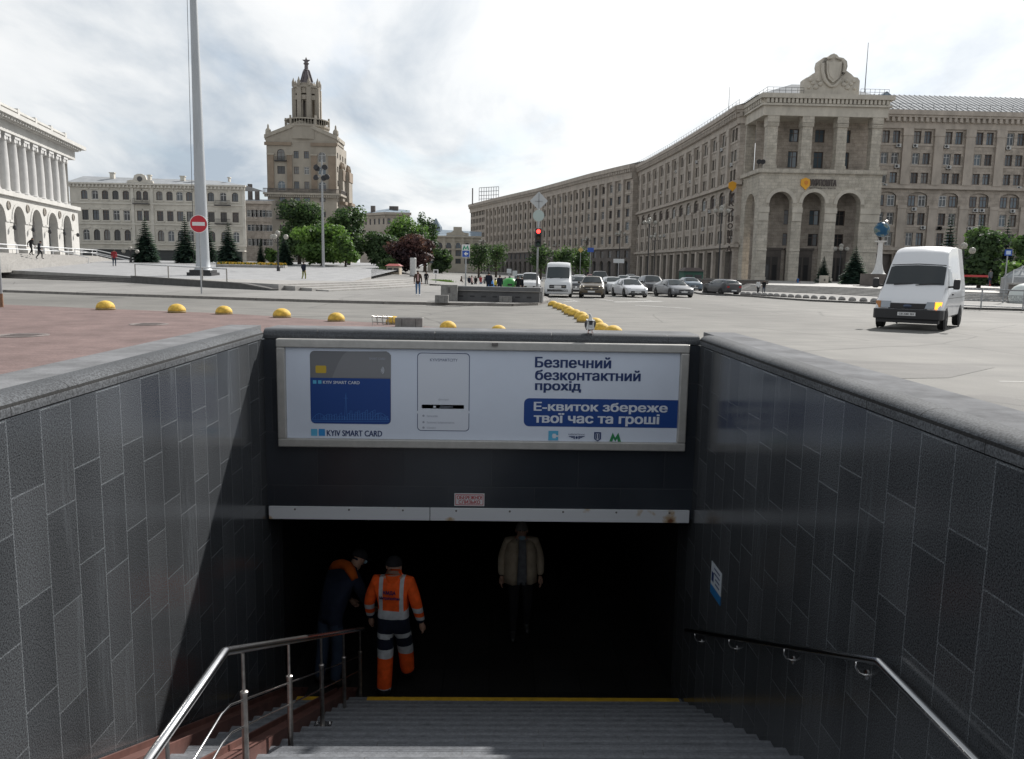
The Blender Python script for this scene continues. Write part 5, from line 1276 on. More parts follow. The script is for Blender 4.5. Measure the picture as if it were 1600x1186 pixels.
for s_ in (-1, 1):
    skin('wing', [(s_*.042, -.01, .140), (s_*.052, .0, .11), (s_*.050, .018, .075), (s_*.035, .05, .03)], [(0, 1), (1, 2), (2, 3)], [(.010, .014), (.009, .022), (.007, .018), (.004, .008)], [M_PD], lambda c: 0, pg)
    b = MB(); b.tube([(s_*.02, .005, .06), (s_*.022, .0, .004)], [.007, .004], 6)
    for k in (-1, 0, 1): b.tube([(s_*.022, 0, .004), (s_*.022+k*.014, -.028, .003)], [.004, .002], 5)
    b.tube([(s_*.022, 0, .004), (s_*.022, .016, .003)], [.004, .002], 5); b.build('leg', M_PL, pg)
# ---- flag / light mast on the square
M_MAST = mat('mast_grey', (.40, .42, .44), .5, .2, var=.12, vs=1, streak=.2)
Ym = 84.0; pb0 = at(318, 434, Ym); ms = thing('flagpole', 'very tall tapering grey mast standing on a stepped plinth in the square', 'mast', (pb0.x, Ym, ZP(Ym)))
b = MB(); b.lathe([(.68, .9), (.60, 6), (.50, 14), (.36, 27), (.27, 36), (.2, 44)], n=12); b.lathe([(.95, .55), (.75, .8), (.68, 1.6)], n=12); b.build('shaft', M_MAST, ms, smooth='auto')
b = MB(); b.box(-1.25, 1.25, -1.25, 1.25, -.1, .30); b.box(-1.05, 1.05, -1.05, 1.05, .301, .56); b.build('plinth', M_BLK, ms)
b = MB(); b.tube([(-.9, -.1, 1.2), (-.55, -.1, 30), (-.35, 0, 43)], .025, 4); b.build('halyard', M_BLK, ms)
# ---- retaining wall with sloping end and railing
M_WALLG = mat('retaining_granite', (.085, .083, .08), .75, var=.3, vs=1.5, bump=.3)
rt_ = thing('retaining_wall', 'low dark retaining wall with sloped end beside the broad steps', 'wall', (-25, 68, 0))
a = V((-34.4, 77.1, 0)); c = V((-16.6, 60.4, 0)); d = (c-a).normalized(); nn = V((d.y, -d.x, 0)); Lw = (c-a).length
def rp(u, off, z): q = a+d*u-nn*off; return V((q.x, q.y, z))-rt_.location
zg = -.3; zt = ZP(76)+.05
b = MB(); zt2 = .42
def topz(u): return ZP(76)-.0+(.30-ZP(76))*u/Lw if u < Lw-5.5 else (.30+.25*(ZP(76)-.3)) if False else 0
us = [0, Lw-4.5, Lw]; tz = [ZP(77)+.05, ZP(77)-.12, zg+.22]
for (u0, z0), (u1, z1) in zip(list(zip(us, tz))[:-1], list(zip(us, tz))[1:]):
    b.add([rp(u0, 0, zg), rp(u1, 0, zg), rp(u1, .5, zg), rp(u0, .5, zg), rp(u0, 0, z0), rp(u1, 0, z1), rp(u1, .5, z1), rp(u0, .5, z0)], [(0,3,2,1),(4,5,6,7),(0,1,5,4),(1,2,6,5),(2,3,7,6),(3,0,4,7)])
b.build('wall_body', M_WALLG, rt_)
b = MB()
for (u0, z0), (u1, z1) in zip(list(zip(us, tz))[:-1], list(zip(us, tz))[1:]): b.extr([rp(u0, -.04, z0+.002), rp(u1, -.04, z1+.002), rp(u1, -.04, z1+.1), rp(u0, -.04, z0+.1)], (-nn*-.0)+nn*-.6)
b.build('coping', M_KDARK, rt_)
rl = thing('railing', 'stainless railing with thin posts on the retaining wall near the flagpole', 'railing', rt_.location)
def rq(px, y0): p = at(px, y0, 78); return p
b = MB(); U = [0.4, 7.2, 13.4, 17.4]; 
tops = [rp(u, .25, ZP(77)+1.25-.012*u) for u in U]
b.tube(tops, .06, 8); b.build('rail', M_RAIL, rl)
for u, t_ in zip(U, tops): b = MB(); b.tube([rp(u, .25, ZP(77)-.05), t_], .055, 6); b.build('post', M_STEELD, rl)
# no-entry sign on a post
M_POST = mat('galvanised', (.34, .35, .36), .5, .6, var=.15, vs=6)
p = gp(315, 459, .13); sg = thing('no_entry_sign', 'round red no entry sign on a thin post before the mast', 'sign', p); k_ = p.y/1250*1.02
b = MB(); hz_ = at(314, 342, p.y).z-p.z; b.tube([(0, 0, 0), (0, 0, hz_)], .045, 8); b.build('post', M_POST, sg)
zc_ = at(314, 350, p.y).z-p.z; r_ = .55
b = MB(); b.T = MX.Translation((0, -.06, zc_)) @ MX.Rotation(pi/2, 4, 'X'); b.lathe([(r_, 0), (r_, .03)], n=24, m=1); b.lathe([(r_*.93, .031), (r_*.93, .034)], n=24, m=0); b.T = None; b.box(-r_*.7, r_*.7, -.1, -.0951, zc_-.11, zc_+.11, 1)
b.build('disc', [mat('sign_red', (.50, .015, .03), .4), mat('sign_white', (.72, .72, .72), .4)], sg)
# pole at the left edge with a green plate
p = gp(3, 480, 0.01); sp = thing('sign_pole', 'grey steel pole with teal plate cut by the left picture edge', 'pole', p)
b = MB(); b.tube([(0, 0, 0), (0, 0, .55)], .068, 10, 1); b.tube([(0, 0, .551), (0, 0, 8.2)], .062, 10); b.build('post', [M_POST, mat('rusty_foot', (.22, .12, .07), .8, var=.4, vs=8)], sp, smooth='auto')
zz0 = at(2, 240, p.y).z-p.z; b = MB(); b.extr([(-1.2, -.08, zz0+.05), (.02, -.08, zz0+.05), (.16, -.08, zz0+1.2), (-1.2, -.08, zz0+1.2)], (0, .03, 0)); b.build('plate', mat('teal_plate', (.16, .30, .32), .5), sp)
# ---- bench wall / parapet of the second entrance, with service box
M_BW = mat('bench_wall_granite', (.085, .085, .088), .55, var=.25, vs=2)
a = gp(707, 470, .13); c = gp(843, 473, .13); bw = thing('parapet_wall', 'long dark granite parapet of another underpass entrance before the crowd', 'wall', (a+c)/2)
w = (c-a).length; ang = atan2(c.y-a.y, c.x-a.x); bw.rotation_euler[2] = ang
hb = at(760, 448, (a.y+c.y)/2).z-a.z
b = MB(); b.box(-w/2, w/2, 0, .5, 0, hb*.70); b.build('wall_body', M_BW, bw, bevel=.02)
b = MB(); b.box(-w/2-.05, w/2+.05, -.12, .55, hb*.70+.002, hb); b.build('coping', mat('bench_coping', (.11, .11, .113), .45, var=.2, vs=3), bw, bevel=.03)
b = MB(); b.box(-w/2-.06, w/2+.06, -.16, -.12, hb*.70+.0, hb*.74); b.build('pale_edge', M_STEP, bw)
for k in range(7): x = -w/2+w*(.1+.13*k); b = MB(); b.box(x-.13, x+.13, -.012, .01, hb*.28, hb*.38); b.build('drain_slot', M_BLK, bw)
b = MB(); b.box(w/2-.45, w/2+.05, .551, 1.6, 0, hb); b.box(-w/2, -w/2+.5, .551, 1.6, 0, hb); b.build('return_wall', M_BW, bw)
a = gp(703, 470.5, .13); bx_ = thing('service_box', 'narrow grey concrete box at the left end of the dark parapet', 'box', a+V((0, .2, 0))); hb2 = at(703, 445, a.y).z-a.z
b = MB(); b.box(-.5, .42, -.3, .4, 0, hb2); b.build('body', M_CONC, bx_, bevel=.02); b = MB(); b.box(-.12, .02, -.312, -.3, hb2*.5, hb2*.85); b.build('hatch', M_KDARK, bx_)
# ---- traffic light seen with red lamp
p = gp(838.5, 470.5, .13); tl = thing('traffic_light', 'traffic light showing red on a tall pole with two sign backs above', 'traffic light', p); Yp = p.y
zz_ = lambda y: at(838, y, Yp).z-p.z
b = MB(); b.tube([(0, 0, 0), (0, 0, zz_(305))], .055, 8); b.build('pole', M_POST, tl, smooth=True)
b = MB(); z0, z1 = zz_(386), zz_(357); b.box(-.18, .18, -.34, -.06, z0, z1); hd = b.build('signal_head', M_BLK, tl, bevel=.03)
for k, (nm, c_, em) in enumerate((('red_lamp', (.8, .03, .03), ((1, .05, .04), 3.0)), ('amber_lamp', (.06, .04, .02), None), ('green_lamp', (.02, .05, .04), None))):
    zl = z1-(z1-z0)*(k+.5)/3; b = MB(); b.T = MX.Translation((0, -.345, zl)) @ MX.Rotation(pi/2, 4, 'X'); b.lathe([(.12, 0), (.09, .03), (.02, .05)], n=14); b.build(nm, mat(nm, c_, .3, emit=em), hd)
    b = MB()
    for j in range(8): a0, a1 = pi*j/8, pi*(j+1)/8; b.quad((.15*cos(a0), -.341, zl+.15*sin(a0)), (.15*cos(a1), -.341, zl+.15*sin(a1)), (.15*cos(a1), -.52, zl+.15*sin(a1)), (.15*cos(a0), -.52, zl+.15*sin(a0)))
    b.build('visor', M_BLK, hd)
M_SB = mat('sign_back_grey', (.48, .50, .51), .5, .3)
zs = zz_(314); b = MB(); hs = .46; b.T = MX.Translation((0, -.07, zs)) @ MX.Rotation(pi/4, 4, 'Y'); b.box(-hs*.80, hs*.80, 0, .02, -hs*.80, hs*.80); b.T = None; b.build('diamond_plate', M_SB, tl)
b = MB(); b.box(-.03, .03, -.1, -.071, zs-.42, zs+.42); b.box(-.22, .22, -.1, -.0711, zs-.05, zs); b.build('plate_bracket', M_POST, tl)
zs = zz_(337); b = MB(); b.T = MX.Translation((0, -.07, zs)) @ MX.Rotation(pi/2, 4, 'X'); b.lathe([(.33, -.01), (.33, .01)], n=24); b.T = None; b.build('round_plate', mat('sign_back_green', (.42, .50, .48), .5, .2), tl)
# ---- metro sign
p = gp(727.5, 452, .0); p.y = 66; p.x = at(727.5, 440, 66).x; p.z = G(66); me_ = thing('metro_sign', 'white metro sign with a green letter above a blue panel on a pole', 'sign', p); zz_ = lambda y: at(727, y, p.y).z-p.z
b = MB(); b.tube([(0, .05, 0), (0, .05, zz_(383))], .06, 8); b.build('post', M_POST, me_)
hw_ = .32; b = MB(); b.box(-hw_, hw_, -.06, .0, zz_(402), zz_(382)); b.build('panel', MATS['sign_white'], me_)
b = MB(); b.box(-hw_+.03, hw_-.03, -.064, -.061, zz_(401.5), zz_(391.5)); b.build('blue_panel', mat('sign_blue', (.02, .08, .38), .4), me_)
b = MB(); z0, z1 = zz_(390.5), zz_(383); b.extr([(x*hw_*.85, -.07, z0+(z1-z0)*t_) for x, t_ in [(-1, 0), (-.55, 1), (0, .35), (.55, 1), (1, 0), (.55, 0), (.4, .5), (0, 0), (-.4, .5), (-.55, 0)][::1]], (0, .008, 0)); b.build('green_letter', mat('sign_green', (.01, .28, .14), .4), me_)
b = MB(); z0, z1 = zz_(400), zz_(393); b.extr([(x*.2, -.07, z0+(z1-z0)*t_) for x, t_ in [(-.8, .5), (.2, 0), (.2, .35), (.9, .35), (.9, .65), (.2, .65), (.2, 1)]], (0, .005, 0)); b.build('white_arrow', MATS['sign_white'], me_)
# ---- a few signs and signals in the distance
def plate_sign(px, yt, yb, Y, w, lab, m, shape='rect', post_to=None, name='road_sign', extra=None):
    zg_ = G(Y)+(.13 if px < 700 else 0); x = at(px, yt, Y).x; o = thing(name, lab, 'sign', (x, Y, zg_)); z1 = at(px, yt, Y).z-zg_; z0 = at(px, yb, Y).z-zg_
    b = MB(); b.tube([(0, .06, 0), (0, .06, z1 if post_to is None else post_to)], .05, 6); b.build('post', M_POST, o)
    b = MB()
    if shape == 'rect': b.box(-w/2, w/2, -.02, .01, z0, z1)
    elif shape == 'diamond': zc = (z0+z1)/2; h = (z1-z0)/2; b.extr([(0, -.02, z0), (h, -.02, zc), (0, -.02, z1), (-h, -.02, zc)], (0, .03, 0))
    else: b.T = MX.Translation((0, .01, (z0+z1)/2)) @ MX.Rotation(pi/2, 4, 'X'); b.lathe([((z1-z0)/2, 0), ((z1-z0)/2, .03)], n=16)
    b.build('plate', m, o)
    if extra:
        b = MB(); q = (z1-z0); b.box(-w*.32, w*.32, -.026, -.021, z0+q*.2, z0+q*.8); b.build('symbol', extra, o)
    return o
plate_sign(907.5, 386, 395, 130, 1.0, 'yellow diamond priority sign before the dark base of the curved block', mat('priority_yellow', (.55, .40, .12), .5), 'diamond')
plate_sign(923, 387, 394, 128, 1.0, 'blue rectangular road sign before the curved block', MATS['sign_blue'])
plate_sign(967, 404.5, 411, 100, 1.35, 'pale grey direction board above the parked cars', M_SB)
plate_sign(1576, 390, 399.5, 60, .55, 'blue road sign with a white symbol by the glass dome', MATS['sign_blue'], extra=mat('symbol_pale', (.5, .6, .75), .5))
plate_sign(795.5, 420, 427, 74, .42, 'small pale plate on a post behind the green container', M_SB); plate_sign(804.5, 423, 431, 72, .42, 'second small pale plate on a post nearer the traffic light', M_SB)
plate_sign(681, 421, 428, 90, .55, 'small white plate with a dark symbol by the trees', MATS['sign_white'], extra=M_BLK)
# road signs + street lamps
M_LAMPG = mat('lamp_globe', (.62, .60, .55), .4)
def lantern(px, Y, yt, lab, arms=3, z0=None, name='street_lamp', gr='street lamps along the curved block', r=.32):
    zg_ = G(Y)+.13 if z0 is None else z0; x = at(px, 420, Y).x; H_ = at(px, yt, Y).z-zg_; o = thing(name, lab, 'street lamp', (x, Y, zg_), 0, gr)
    b = MB(); b.lathe([(.22, 0), (.2, .5), (.1, .7), (.08, H_-.8), (.1, H_-.7), (.05, H_-.2)], n=8); 
    for k in range(arms): a_ = 2*pi*k/arms+.3; b.tube([(0, 0, H_-1.1), (.55*cos(a_), .3*sin(a_), H_-1.2), (1.0*cos(a_), .5*sin(a_), H_-.75)], .035, 5)
    b.build('post', M_BLK, o)
    for k in range(arms): a_ = 2*pi*k/arms+.3; b = MB(); b.ball((1.0*cos(a_), .5*sin(a_), H_-.45), r, 10, 6); b.ball((1.0*cos(a_), .5*sin(a_), H_-.45), (r, r, -r), 10, 6); b.build('globe', M_LAMPG, o, smooth=True)
    b = MB(); b.ball((0, 0, H_), r, 10, 6); b.ball((0, 0, H_), (r, r, -r), 10, 6); b.build('globe', M_LAMPG, o, smooth=True)
for px, Y, yt, lab in ((1012, 128, 343, 'tall lamp post with globes before the left end of the colonnade'), (1123, 112, 324, 'tall lamp post with globes before the plain corner pier'), (1022, 150, 366, 'slimmer lamp post with globes right of the colonnade lamp'), (1312, 118, 384, 'lamp with globe cluster between portico arches and spruce', ), (967, 175, 362, 'lamp post with globes before the joint of the two curved wings'), (915, 205, 372, 'distant lamp post with globes before the curved block'), (868, 235, 381, 'far lamp post with globes above the white minibus'), (752, 260, 375, 'far lamp post with globes at the left end of the curved block')):
    lantern(px, Y, yt, lab)
lantern(1503, 78, 384, 'lamp with round globe just behind the white van roof', 2)
lantern(435, 100, 364, 'lamp post with globes before the tower building', 3, ZP(100)); lantern(205, 125, 388, 'thin lamp post at the left spruce', 2, ZP(125))
# floodlight mast
Yf = 118; o = thing('floodlight_mast', 'floodlight mast with six big lamp heads in front of the tower', 'light mast', (at(505, 400, Yf).x, Yf, ZP(Yf))); zz_ = lambda y: at(505, y, Yf).z-ZP(Yf)
b = MB(); b.lathe([(.22, 0), (.11, zz_(250))], n=8)
for y in (262, 278): b.tube([(-.85, 0, zz_(y)), (.85, 0, zz_(y))], .05, 5)
b.tube([(0, 0, zz_(250)), (0, 0, zz_(243))], .03, 5); b.build('pole', M_POST, o)
for x, y in ((-.75, 262), (.45, 262), (-.6, 264), (.7, 277), (-.8, 278), (.3, 279)):
    b = MB(); b.T = MX.Translation((x, -.15, zz_(y))) @ MX.Rotation(R(75), 4, 'X') @ MX.Rotation(R(x*30), 4, 'Y'); b.lathe([(.08, -.35), (.3, -.2), (.42, .15), (.38, .18)], n=10); b.build('lamp_head', M_BLK, o)
# ---- globe monument
Yg = 92; pgm = V((at(1372, 430, Yg).x, Yg, G(92)+.13)); o = thing('globe_monument', 'white flared column carrying a blue globe before the post office', 'monument', pgm); zz_ = lambda y: at(1372, y, Yg).z-pgm.z
s_ = Yg/1250*1.03
b = MB(); z0 = zz_(428); b.lathe([(11*s_, z0), (9*s_, z0+.1), (6.5*s_, z0+.5), (4.6*s_, z0+1.2), (3.7*s_, z0+2.2), (3.3*s_, zz_(380)), (4.2*s_, zz_(378.5)), (8.5*s_, zz_(377.5)), (9*s_, zz_(376.2))], n=18); b.build('column', mat('monument_white', (.62, .62, .61), .6, var=.1, vs=2), o, smooth='auto')
zb_ = zz_(358.5); b = MB(); r_ = 11*s_; b.ball((0, 0, zb_), r_, 24, 12); b.ball((0, 0, zb_), (r_, r_, -r_), 24, 12)
mg = bpy.data.materials.new('globe_map'); mg.use_nodes = True; t = mg.node_tree; q = t.nodes['Principled BSDF']; q.inputs['Roughness'].default_value = .4; g = N(t, 'ShaderNodeTexCoord'); nn_ = N(t, 'ShaderNodeTexNoise'); nn_.inputs['Scale'].default_value = 1.7; nn_.inputs['Detail'].default_value = 5; t.links.new(g.outputs['Object'], nn_.inputs[0]); t.links.new(ramp(t, nn_.outputs[0], [(.46, (.035, .16, .32)), (.52, (.10, .26, .38)), (.56, (.34, .38, .36)), (.7, (.2, .3, .26))]), q.inputs['Base Color'])
b.build('globe', mg, o, smooth=True)
b = MB(); b.tube([(-r_*.3, 0, zz_(376)), (-r_*.6, 0, zb_-r_*.85)], .05, 6); b.tube([(r_*.3, 0, zz_(376)), (r_*.5, 0, zb_-r_*.85)], .05, 6); b.tube([(r_*1.08*cos(a), -.05, zb_+r_*1.08*sin(a)) for a in [pi*k/10-.9 for k in range(11)]], .06, 6); b.ball((r_*.5, 0, zb_+r_*.9), (.35, .2, .3), 8, 5); b.build('support', M_STEELD, o)
b = MB()
for k, (rr_, zt_) in enumerate(((3.6, .35), (2.8, .7), (2.0, z0))): b.lathe([(rr_, -.2), (rr_, zt_)], n=8)
b.build('stepped_base', M_STONED, o)
# ---- steps and platform before the post office
a1 = gp(1180, 462.5, .13); xs0 = a1.x
b = MB(); ZS = G(80)+.13
s0 = [(26.5, 86), (33, 78), (37, 66), (45, 58), (90, 54)]
for k in range(6):
    o_ = k*.75; b.prism([(x+o_*.55, y+o_*.7) for x, y in s0]+[(90, 131.5), (30+o_*.3, 131.5)], G(90)-.1, ZS+.11*(k+1)-.0)
struct(b.build('post_office_steps', M_STEP))
ZPO = ZS+.66
wl_ = thing('terrace_wall', 'low dark stone wall edging the terrace left of the post office steps', 'wall', (28, 92, 0))
b = MB(); b.box(-4.5, 3.5, 0, .5, -.3, .85); b.box(3.0, 3.5, .51, 30, -.3, .85); b.build('wall_body', M_STONED, wl_)
b = MB(); b.box(-4.6, 3.6, -.08, .58, .852, .98); b.build('coping', M_KDARK, wl_)
# stepped terraces / low walls right, behind the van
tr_ = thing('terrace_wall', 'long low stone wall of the fountain terrace at the right, with a pale coping', 'wall', (42, 62, 0))
b = MB(); b.box(-1.5, 40, 0, .6, -.3, 1.25); b.build('wall_body', M_STONED, tr_); b = MB(); b.box(-1.6, 40, -.1, .7, 1.252, 1.38); b.build('coping', M_STEP, tr_)
b = MB(); b.box(38, 90, 55, 55.5, ZS-.2, ZS+.35); b.box(36, 90, 52, 52.5, ZS-.2, ZS+.2)
struct(b.build('fountain_edge', M_STEP))
rl = thing('railing', 'pale double handrail above the fountain terrace at the right edge', 'railing', (42, 62.3, 1.38))
b = MB()
for z in (.5, 1.0): b.tube([(-1.4, 0, z), (40, 0, z)], .05, 6)
b.build('rail', M_RAIL, rl)
for k in range(9): b = MB(); b.tube([(-1.4+k*3, 0, 0), (-1.4+k*3, 0, 1.0)], .04, 6); b.build('post', M_RAIL, rl)
tp = at(1593, 417, 66); gd = thing('glass_dome', 'grey faceted glass skylight pyramid at the right edge', 'skylight', (at(1597, 430, 66).x, 66, at(1593, 434, 66).z))
b = MB(); b.lathe([(1.35, 0), (1.2, .2), (.02, at(1593, 416, 66).z-gd.location.z)], n=8); b.build('glazing', mat('skylight_grey', (.33, .35, .36), .35), gd)
b = MB()
for k in range(8): a_ = 2*pi*k/8; b.tube([(1.35*cos(a_), 1.35*sin(a_), .02), (1.21*cos(a_), 1.21*sin(a_), .22), (0, 0, at(1593, 415.6, 66).z-gd.location.z)], .04, 5)
b.lathe([(1.5, -1.4), (1.5, 0.0)], n=16); b.build('ribs', M_POST, gd)
sh_ = thing('white_shell', 'white curved glass shell below the skylight at the right edge', 'skylight', (at(1604, 445, 60).x, 60, .4)); b = MB(); b.ball((0, 0, 0), (1.15, 1.15, 1.0), 16, 8); b.build('shell', mat('shell_white', (.62, .66, .64), .35), sh_, smooth=True)
rc = thing('red_banner', 'low red barrier strip behind the white van', 'barrier', (at(1520, 428, 70).x, 70, at(1520, 430, 70).z-.9)); b = MB(); b.box(-1.7, 1.7, 0, .06, .74, .92); b.box(-1.7, -1.6, 0, .06, 0, .55); b.box(1.6, 1.7, 0, .06, 0, .55); b.build('banner', mat('banner_red', (.45, .05, .05), .6), rc)
# ornate fence on the kerb at the right
fe_ = thing('ornate_fence', 'grey street fence with scroll ornament on the right kerb', 'fence', (0, 0, 0))
f0 = gp(1506, 480.5, .13); f1 = gp(1645, 485.5, .13); fe_.location = f0; d = f1-f0; d.z = 0; Lf = d.length; d.normalize(); fe_.rotation_euler[2] = atan2(d.y, d.x)
hf = at(1530, 452, f0.y).z-f0.z
b = MB(); b.tube([(-.3, 0, hf), (Lf, 0, hf)], .05, 6); b.tube([(-.3, 0, .12), (Lf, 0, .12)], .035, 6); b.tube([(-.3, 0, hf*.72), (Lf, 0, hf*.72)], .025, 6); b.tube([(-.3, 0, hf*.42), (Lf, 0, hf*.42)], .025, 6); b.build('rail', M_POST, fe_)
k = 0.9
while k < Lf: b = MB(); b.tube([(k, 0, 0), (k, 0, hf+.03)], .045, 6); b.build('post', M_POST, fe_); k += 2.15
b = MB(); k = .2
while k < Lf-.3:
    for s_ in (0, 1): b.tube([(k+.13*s_+.11*cos(a_), 0, hf*.57+(.05 if s_ else -.03)+.13*sin(a_)) for a_ in [pi*j/6*1.7 for j in range(7)]], .012, 4)
    k += .27
b.build('scrollwork', M_POST, fe_)
# bottle banks and a white post behind the dark parapet
def bank(px, yt, Y, r, c, lab, shape):
    x = at(px, 440, Y).x; zt = at(px, yt, Y).z; o = thing('recycling_bin', lab, 'recycling bin', (x, Y, G(Y)+.0)); h = zt-G(Y)
    m = mat('bin_'+lab.split()[0], c, .4); b = MB()
    if shape == 'bell': b.lathe([(r, 0), (r, h*.55), (r*.95, h*.7), (r*.75, h*.88), (r*.4, h*.97), (.05, h)], n=18)
    else: b.lathe([(r, 0), (r*.9, h*.4), (r*.45, h*.85), (.08, h)], n=12)
    b.build('body', m, o, smooth=True); b = MB(); b.cbox((0, -r*.95, h*.62), (.35, .12, .14)); b.lathe([(.06, h-.01), (.06, h+.12)], n=8); b.build('slot', M_BLK, o)
bank(796.5, 434, 62, .68, (.06, .34, .07), 'green bell shaped bottle bank behind the dark parapet', 'bell')
bank(767.5, 435, 62, .32, (.04, .22, .62), 'blue cone shaped bin between the dark clad people', 'cone')
bank(774, 438, 63, .22, (.70, .50, .05), 'yellow cone bin left of the second dark clad person', 'cone'); bank(786, 437, 64, .22, (.68, .50, .06), 'yellow cone bin left of the green bottle bank', 'cone')
# kiosks
def kiosk(px0, px1, yt, yb, Y, z0, lab, cwall, croof, sign=None):
    x0, x1 = at(px0, yb, Y).x, at(px1, yb, Y).x; zt = at(px0, yt, Y).z; o = thing('kiosk', lab, 'kiosk', ((x0+x1)/2, Y, z0)); w = x1-x0; h = zt-z0
    b = MB(); b.box(-w/2, w/2, 0, 3, 0, h*.80); b.build('wall', cwall, o)
    b = MB(); b.add([(-w/2-.2, -.3, h*.802), (w/2+.2, -.3, h*.802), (w/2+.2, 3.2, h*.802), (-w/2-.2, 3.2, h*.802), (-w*.36, .6, h), (w*.36, .6, h), (w*.36, 2.2, h), (-w*.36, 2.2, h)], [(0,3,2,1),(4,5,6,7),(0,1,5,4),(1,2,6,5),(2,3,7,6),(3,0,4,7)]); b.build('roof', croof, o)
    b = MB(); b.box(-w*.42, -w*.05, -.02, .0, h*.25, h*.62); b.box(w*.05, w*.42, -.02, 0, h*.25, h*.62); b.build('shop_window', M_GL[1], o)
    return o
M_RED = mat('kiosk_red', (.28, .05, .045), .6, var=.2, vs=2)
kiosk(604, 624, 412, 428, 112, 0.62, 'small red roofed kiosk beside the purple tree', mat('kiosk_cream', (.42, .36, .28), .7), M_RED)
kiosk(1068, 1098, 418, 446, 108, G(100)+.13, 'dark green kiosk with a dark hipped roof before the colonnade', mat('kiosk_green', (.03, .10, .07), .6), mat('kiosk_roof', (.075, .055, .05), .7))
wp = thing('advert_column', 'slim white column beside the red kiosk', 'column', (at(645.5, 430, 108).x, 108, .35)); b = MB(); b.lathe([(.42, 0), (.42, at(645, 408, 108).z), (.36, at(645, 407, 108).z)], n=12); b.build('body', mat('column_white', (.5, .5, .49), .5), wp); b = MB(); b.lathe([(.5, -.05), (.5, .25)], n=12); b.build('foot', M_BLK, wp)
# flower bed strip (yellow) on the square and cafe umbrellas
fb = MB(); random.seed(4)
for k in range(900):
    t_ = random.random(); x = at(340, 415, 112).x+(at(442, 416, 112).x-at(340, 415, 112).x)*t_; y = 112+random.random()*2.0; z = ZP(y)+.35+random.random()*.15; s_ = .12; a_ = random.random()*3
    fb.quad((x-s_*cos(a_), y-s_*sin(a_), z), (x+s_*cos(a_), y+s_*sin(a_), z), (x+s_*cos(a_), y+s_*sin(a_), z+.2), (x-s_*cos(a_), y-s_*sin(a_), z+.2), 0 if random.random() < .7 else 1)
fo = fb.build('flowers', [mat('yellow_flowers', (.55, .36, .04), .8), mat('flower_leaves', (.06, .11, .03), .8)]); tag(fo, 'strip of yellow flowers in front of the spruces on the square', 'flowers', None, 'stuff')
b = MB(); b.box(at(338, 415, 112).x, at(443, 416, 112).x, 111.8, 114.2, ZP(112)-.1, ZP(112)+.34); bd_ = b.build('flower_planter', M_STEP); tag(bd_, 'long low stone planter edge holding the yellow flowers', 'planter')
# ------------------------------------------------------------------ vehicles
M_TYRE = mat('tyre_rubber', (.018, .018, .018), .85); M_RIM = mat('wheel_rim', (.35, .35, .36), .35, .8); M_CGL = mat('car_glass', (.03, .04, .043), .04, spec=.8)
M_CGLT = mat('car_glass_light', (.03, .036, .04), .06, spec=.5)
M_HL = mat('headlight_lens', (.62, .64, .66), .12, .2); M_TAIL = mat('tail_light', (.30, .01, .01), .25); M_PLATE = mat('number_plate', (.62, .62, .62), .5); M_PLT = mat('black_plastic', (.02, .02, .022), .55); M_CHR = mat('chrome', (.55, .56, .58), .15, 1.0)
M_HLON = mat('headlight_on', (.8, .78, .7), .2, emit=((1, .93, .78), 2.5))
def paint(n, c): return mat('paint_'+n, c, .28, .0, coat=.5, spec=.5)
SED = [(0, .74, .36, .58, .64, .66), (.012, .84, .27, .64, .70, .72), (.04, .93, .20, .70, .77, .80), (.12, .985, .17, .79, .865, .85), (.265, 1, .17, .90, .965, .86), (.42, 1, .17, .93, .985, .64), (.50, 1, .17, .935, 1.0, .65), (.62, 1, .17, .94, .99, .645), (.74, 1, .17, .95, .95, .62), (.865, .99, .18, .97, 1.0, .80), (.965, .95, .22, .95, .98, .80), (1, .82, .38, .82, .90, .70)]
SUV = [(0, .76, .42, .72, .80, .68), (.012, .87, .30, .80, .88, .78), (.045, .95, .24, .86, .95, .84), (.13, .99, .22, .95, 1.03, .86), (.26, 1, .22, 1.03, 1.09, .87), (.40, 1, .22, 1.06, .975, .66), (.50, 1, .22, 1.07, 1.0, .67), (.75, 1, .22, 1.08, .99, .66), (.90, .99, .24, 1.09, .93, .62), (.975, .95, .28, 1.08, 1.12, .76), (1, .86, .42, .95, 1.02, .72)]
VAN = [(0, .80, .40, .86, .95, .70), (.012, .90, .28, .95, 1.06, .80), (.04, .98, .24, 1.10, 1.22, .86), (.12, 1, .24, 1.28, 1.38, .88), (.235, 1, .24, 1.36, .88, .82), (.27, 1, .24, 1.37, .95, .82), (.32, 1, .24, 1.37, .985, .81), (.45, 1, .24, 1.37, 1.0, .81), (.98, 1, .24, 1.37, 1.0, .81), (1, .96, .3, 1.35, .97, .78)]
def ring(st, W, H):
    y, w, zb, belt, top, wt = st; w *= W; wt = wt*W
    if .86 < top <= 1.001 and (st[5] < .70 or top < belt): top = top*H      # roof stations are given as a share of the height
    k = .07 if top-belt > .2 else .03
    h = [(w*.86, zb), (w*.985, zb+.10), (w, zb+(belt-zb)*.55), (w*.975, belt), (wt+.03*(top-belt > .2), top-k), (wt*.82, top-.012), (0, top+.012)]
    return y, [(x, z) for x, z in h]+[(-x, z) for x, z in h[-2::-1]]
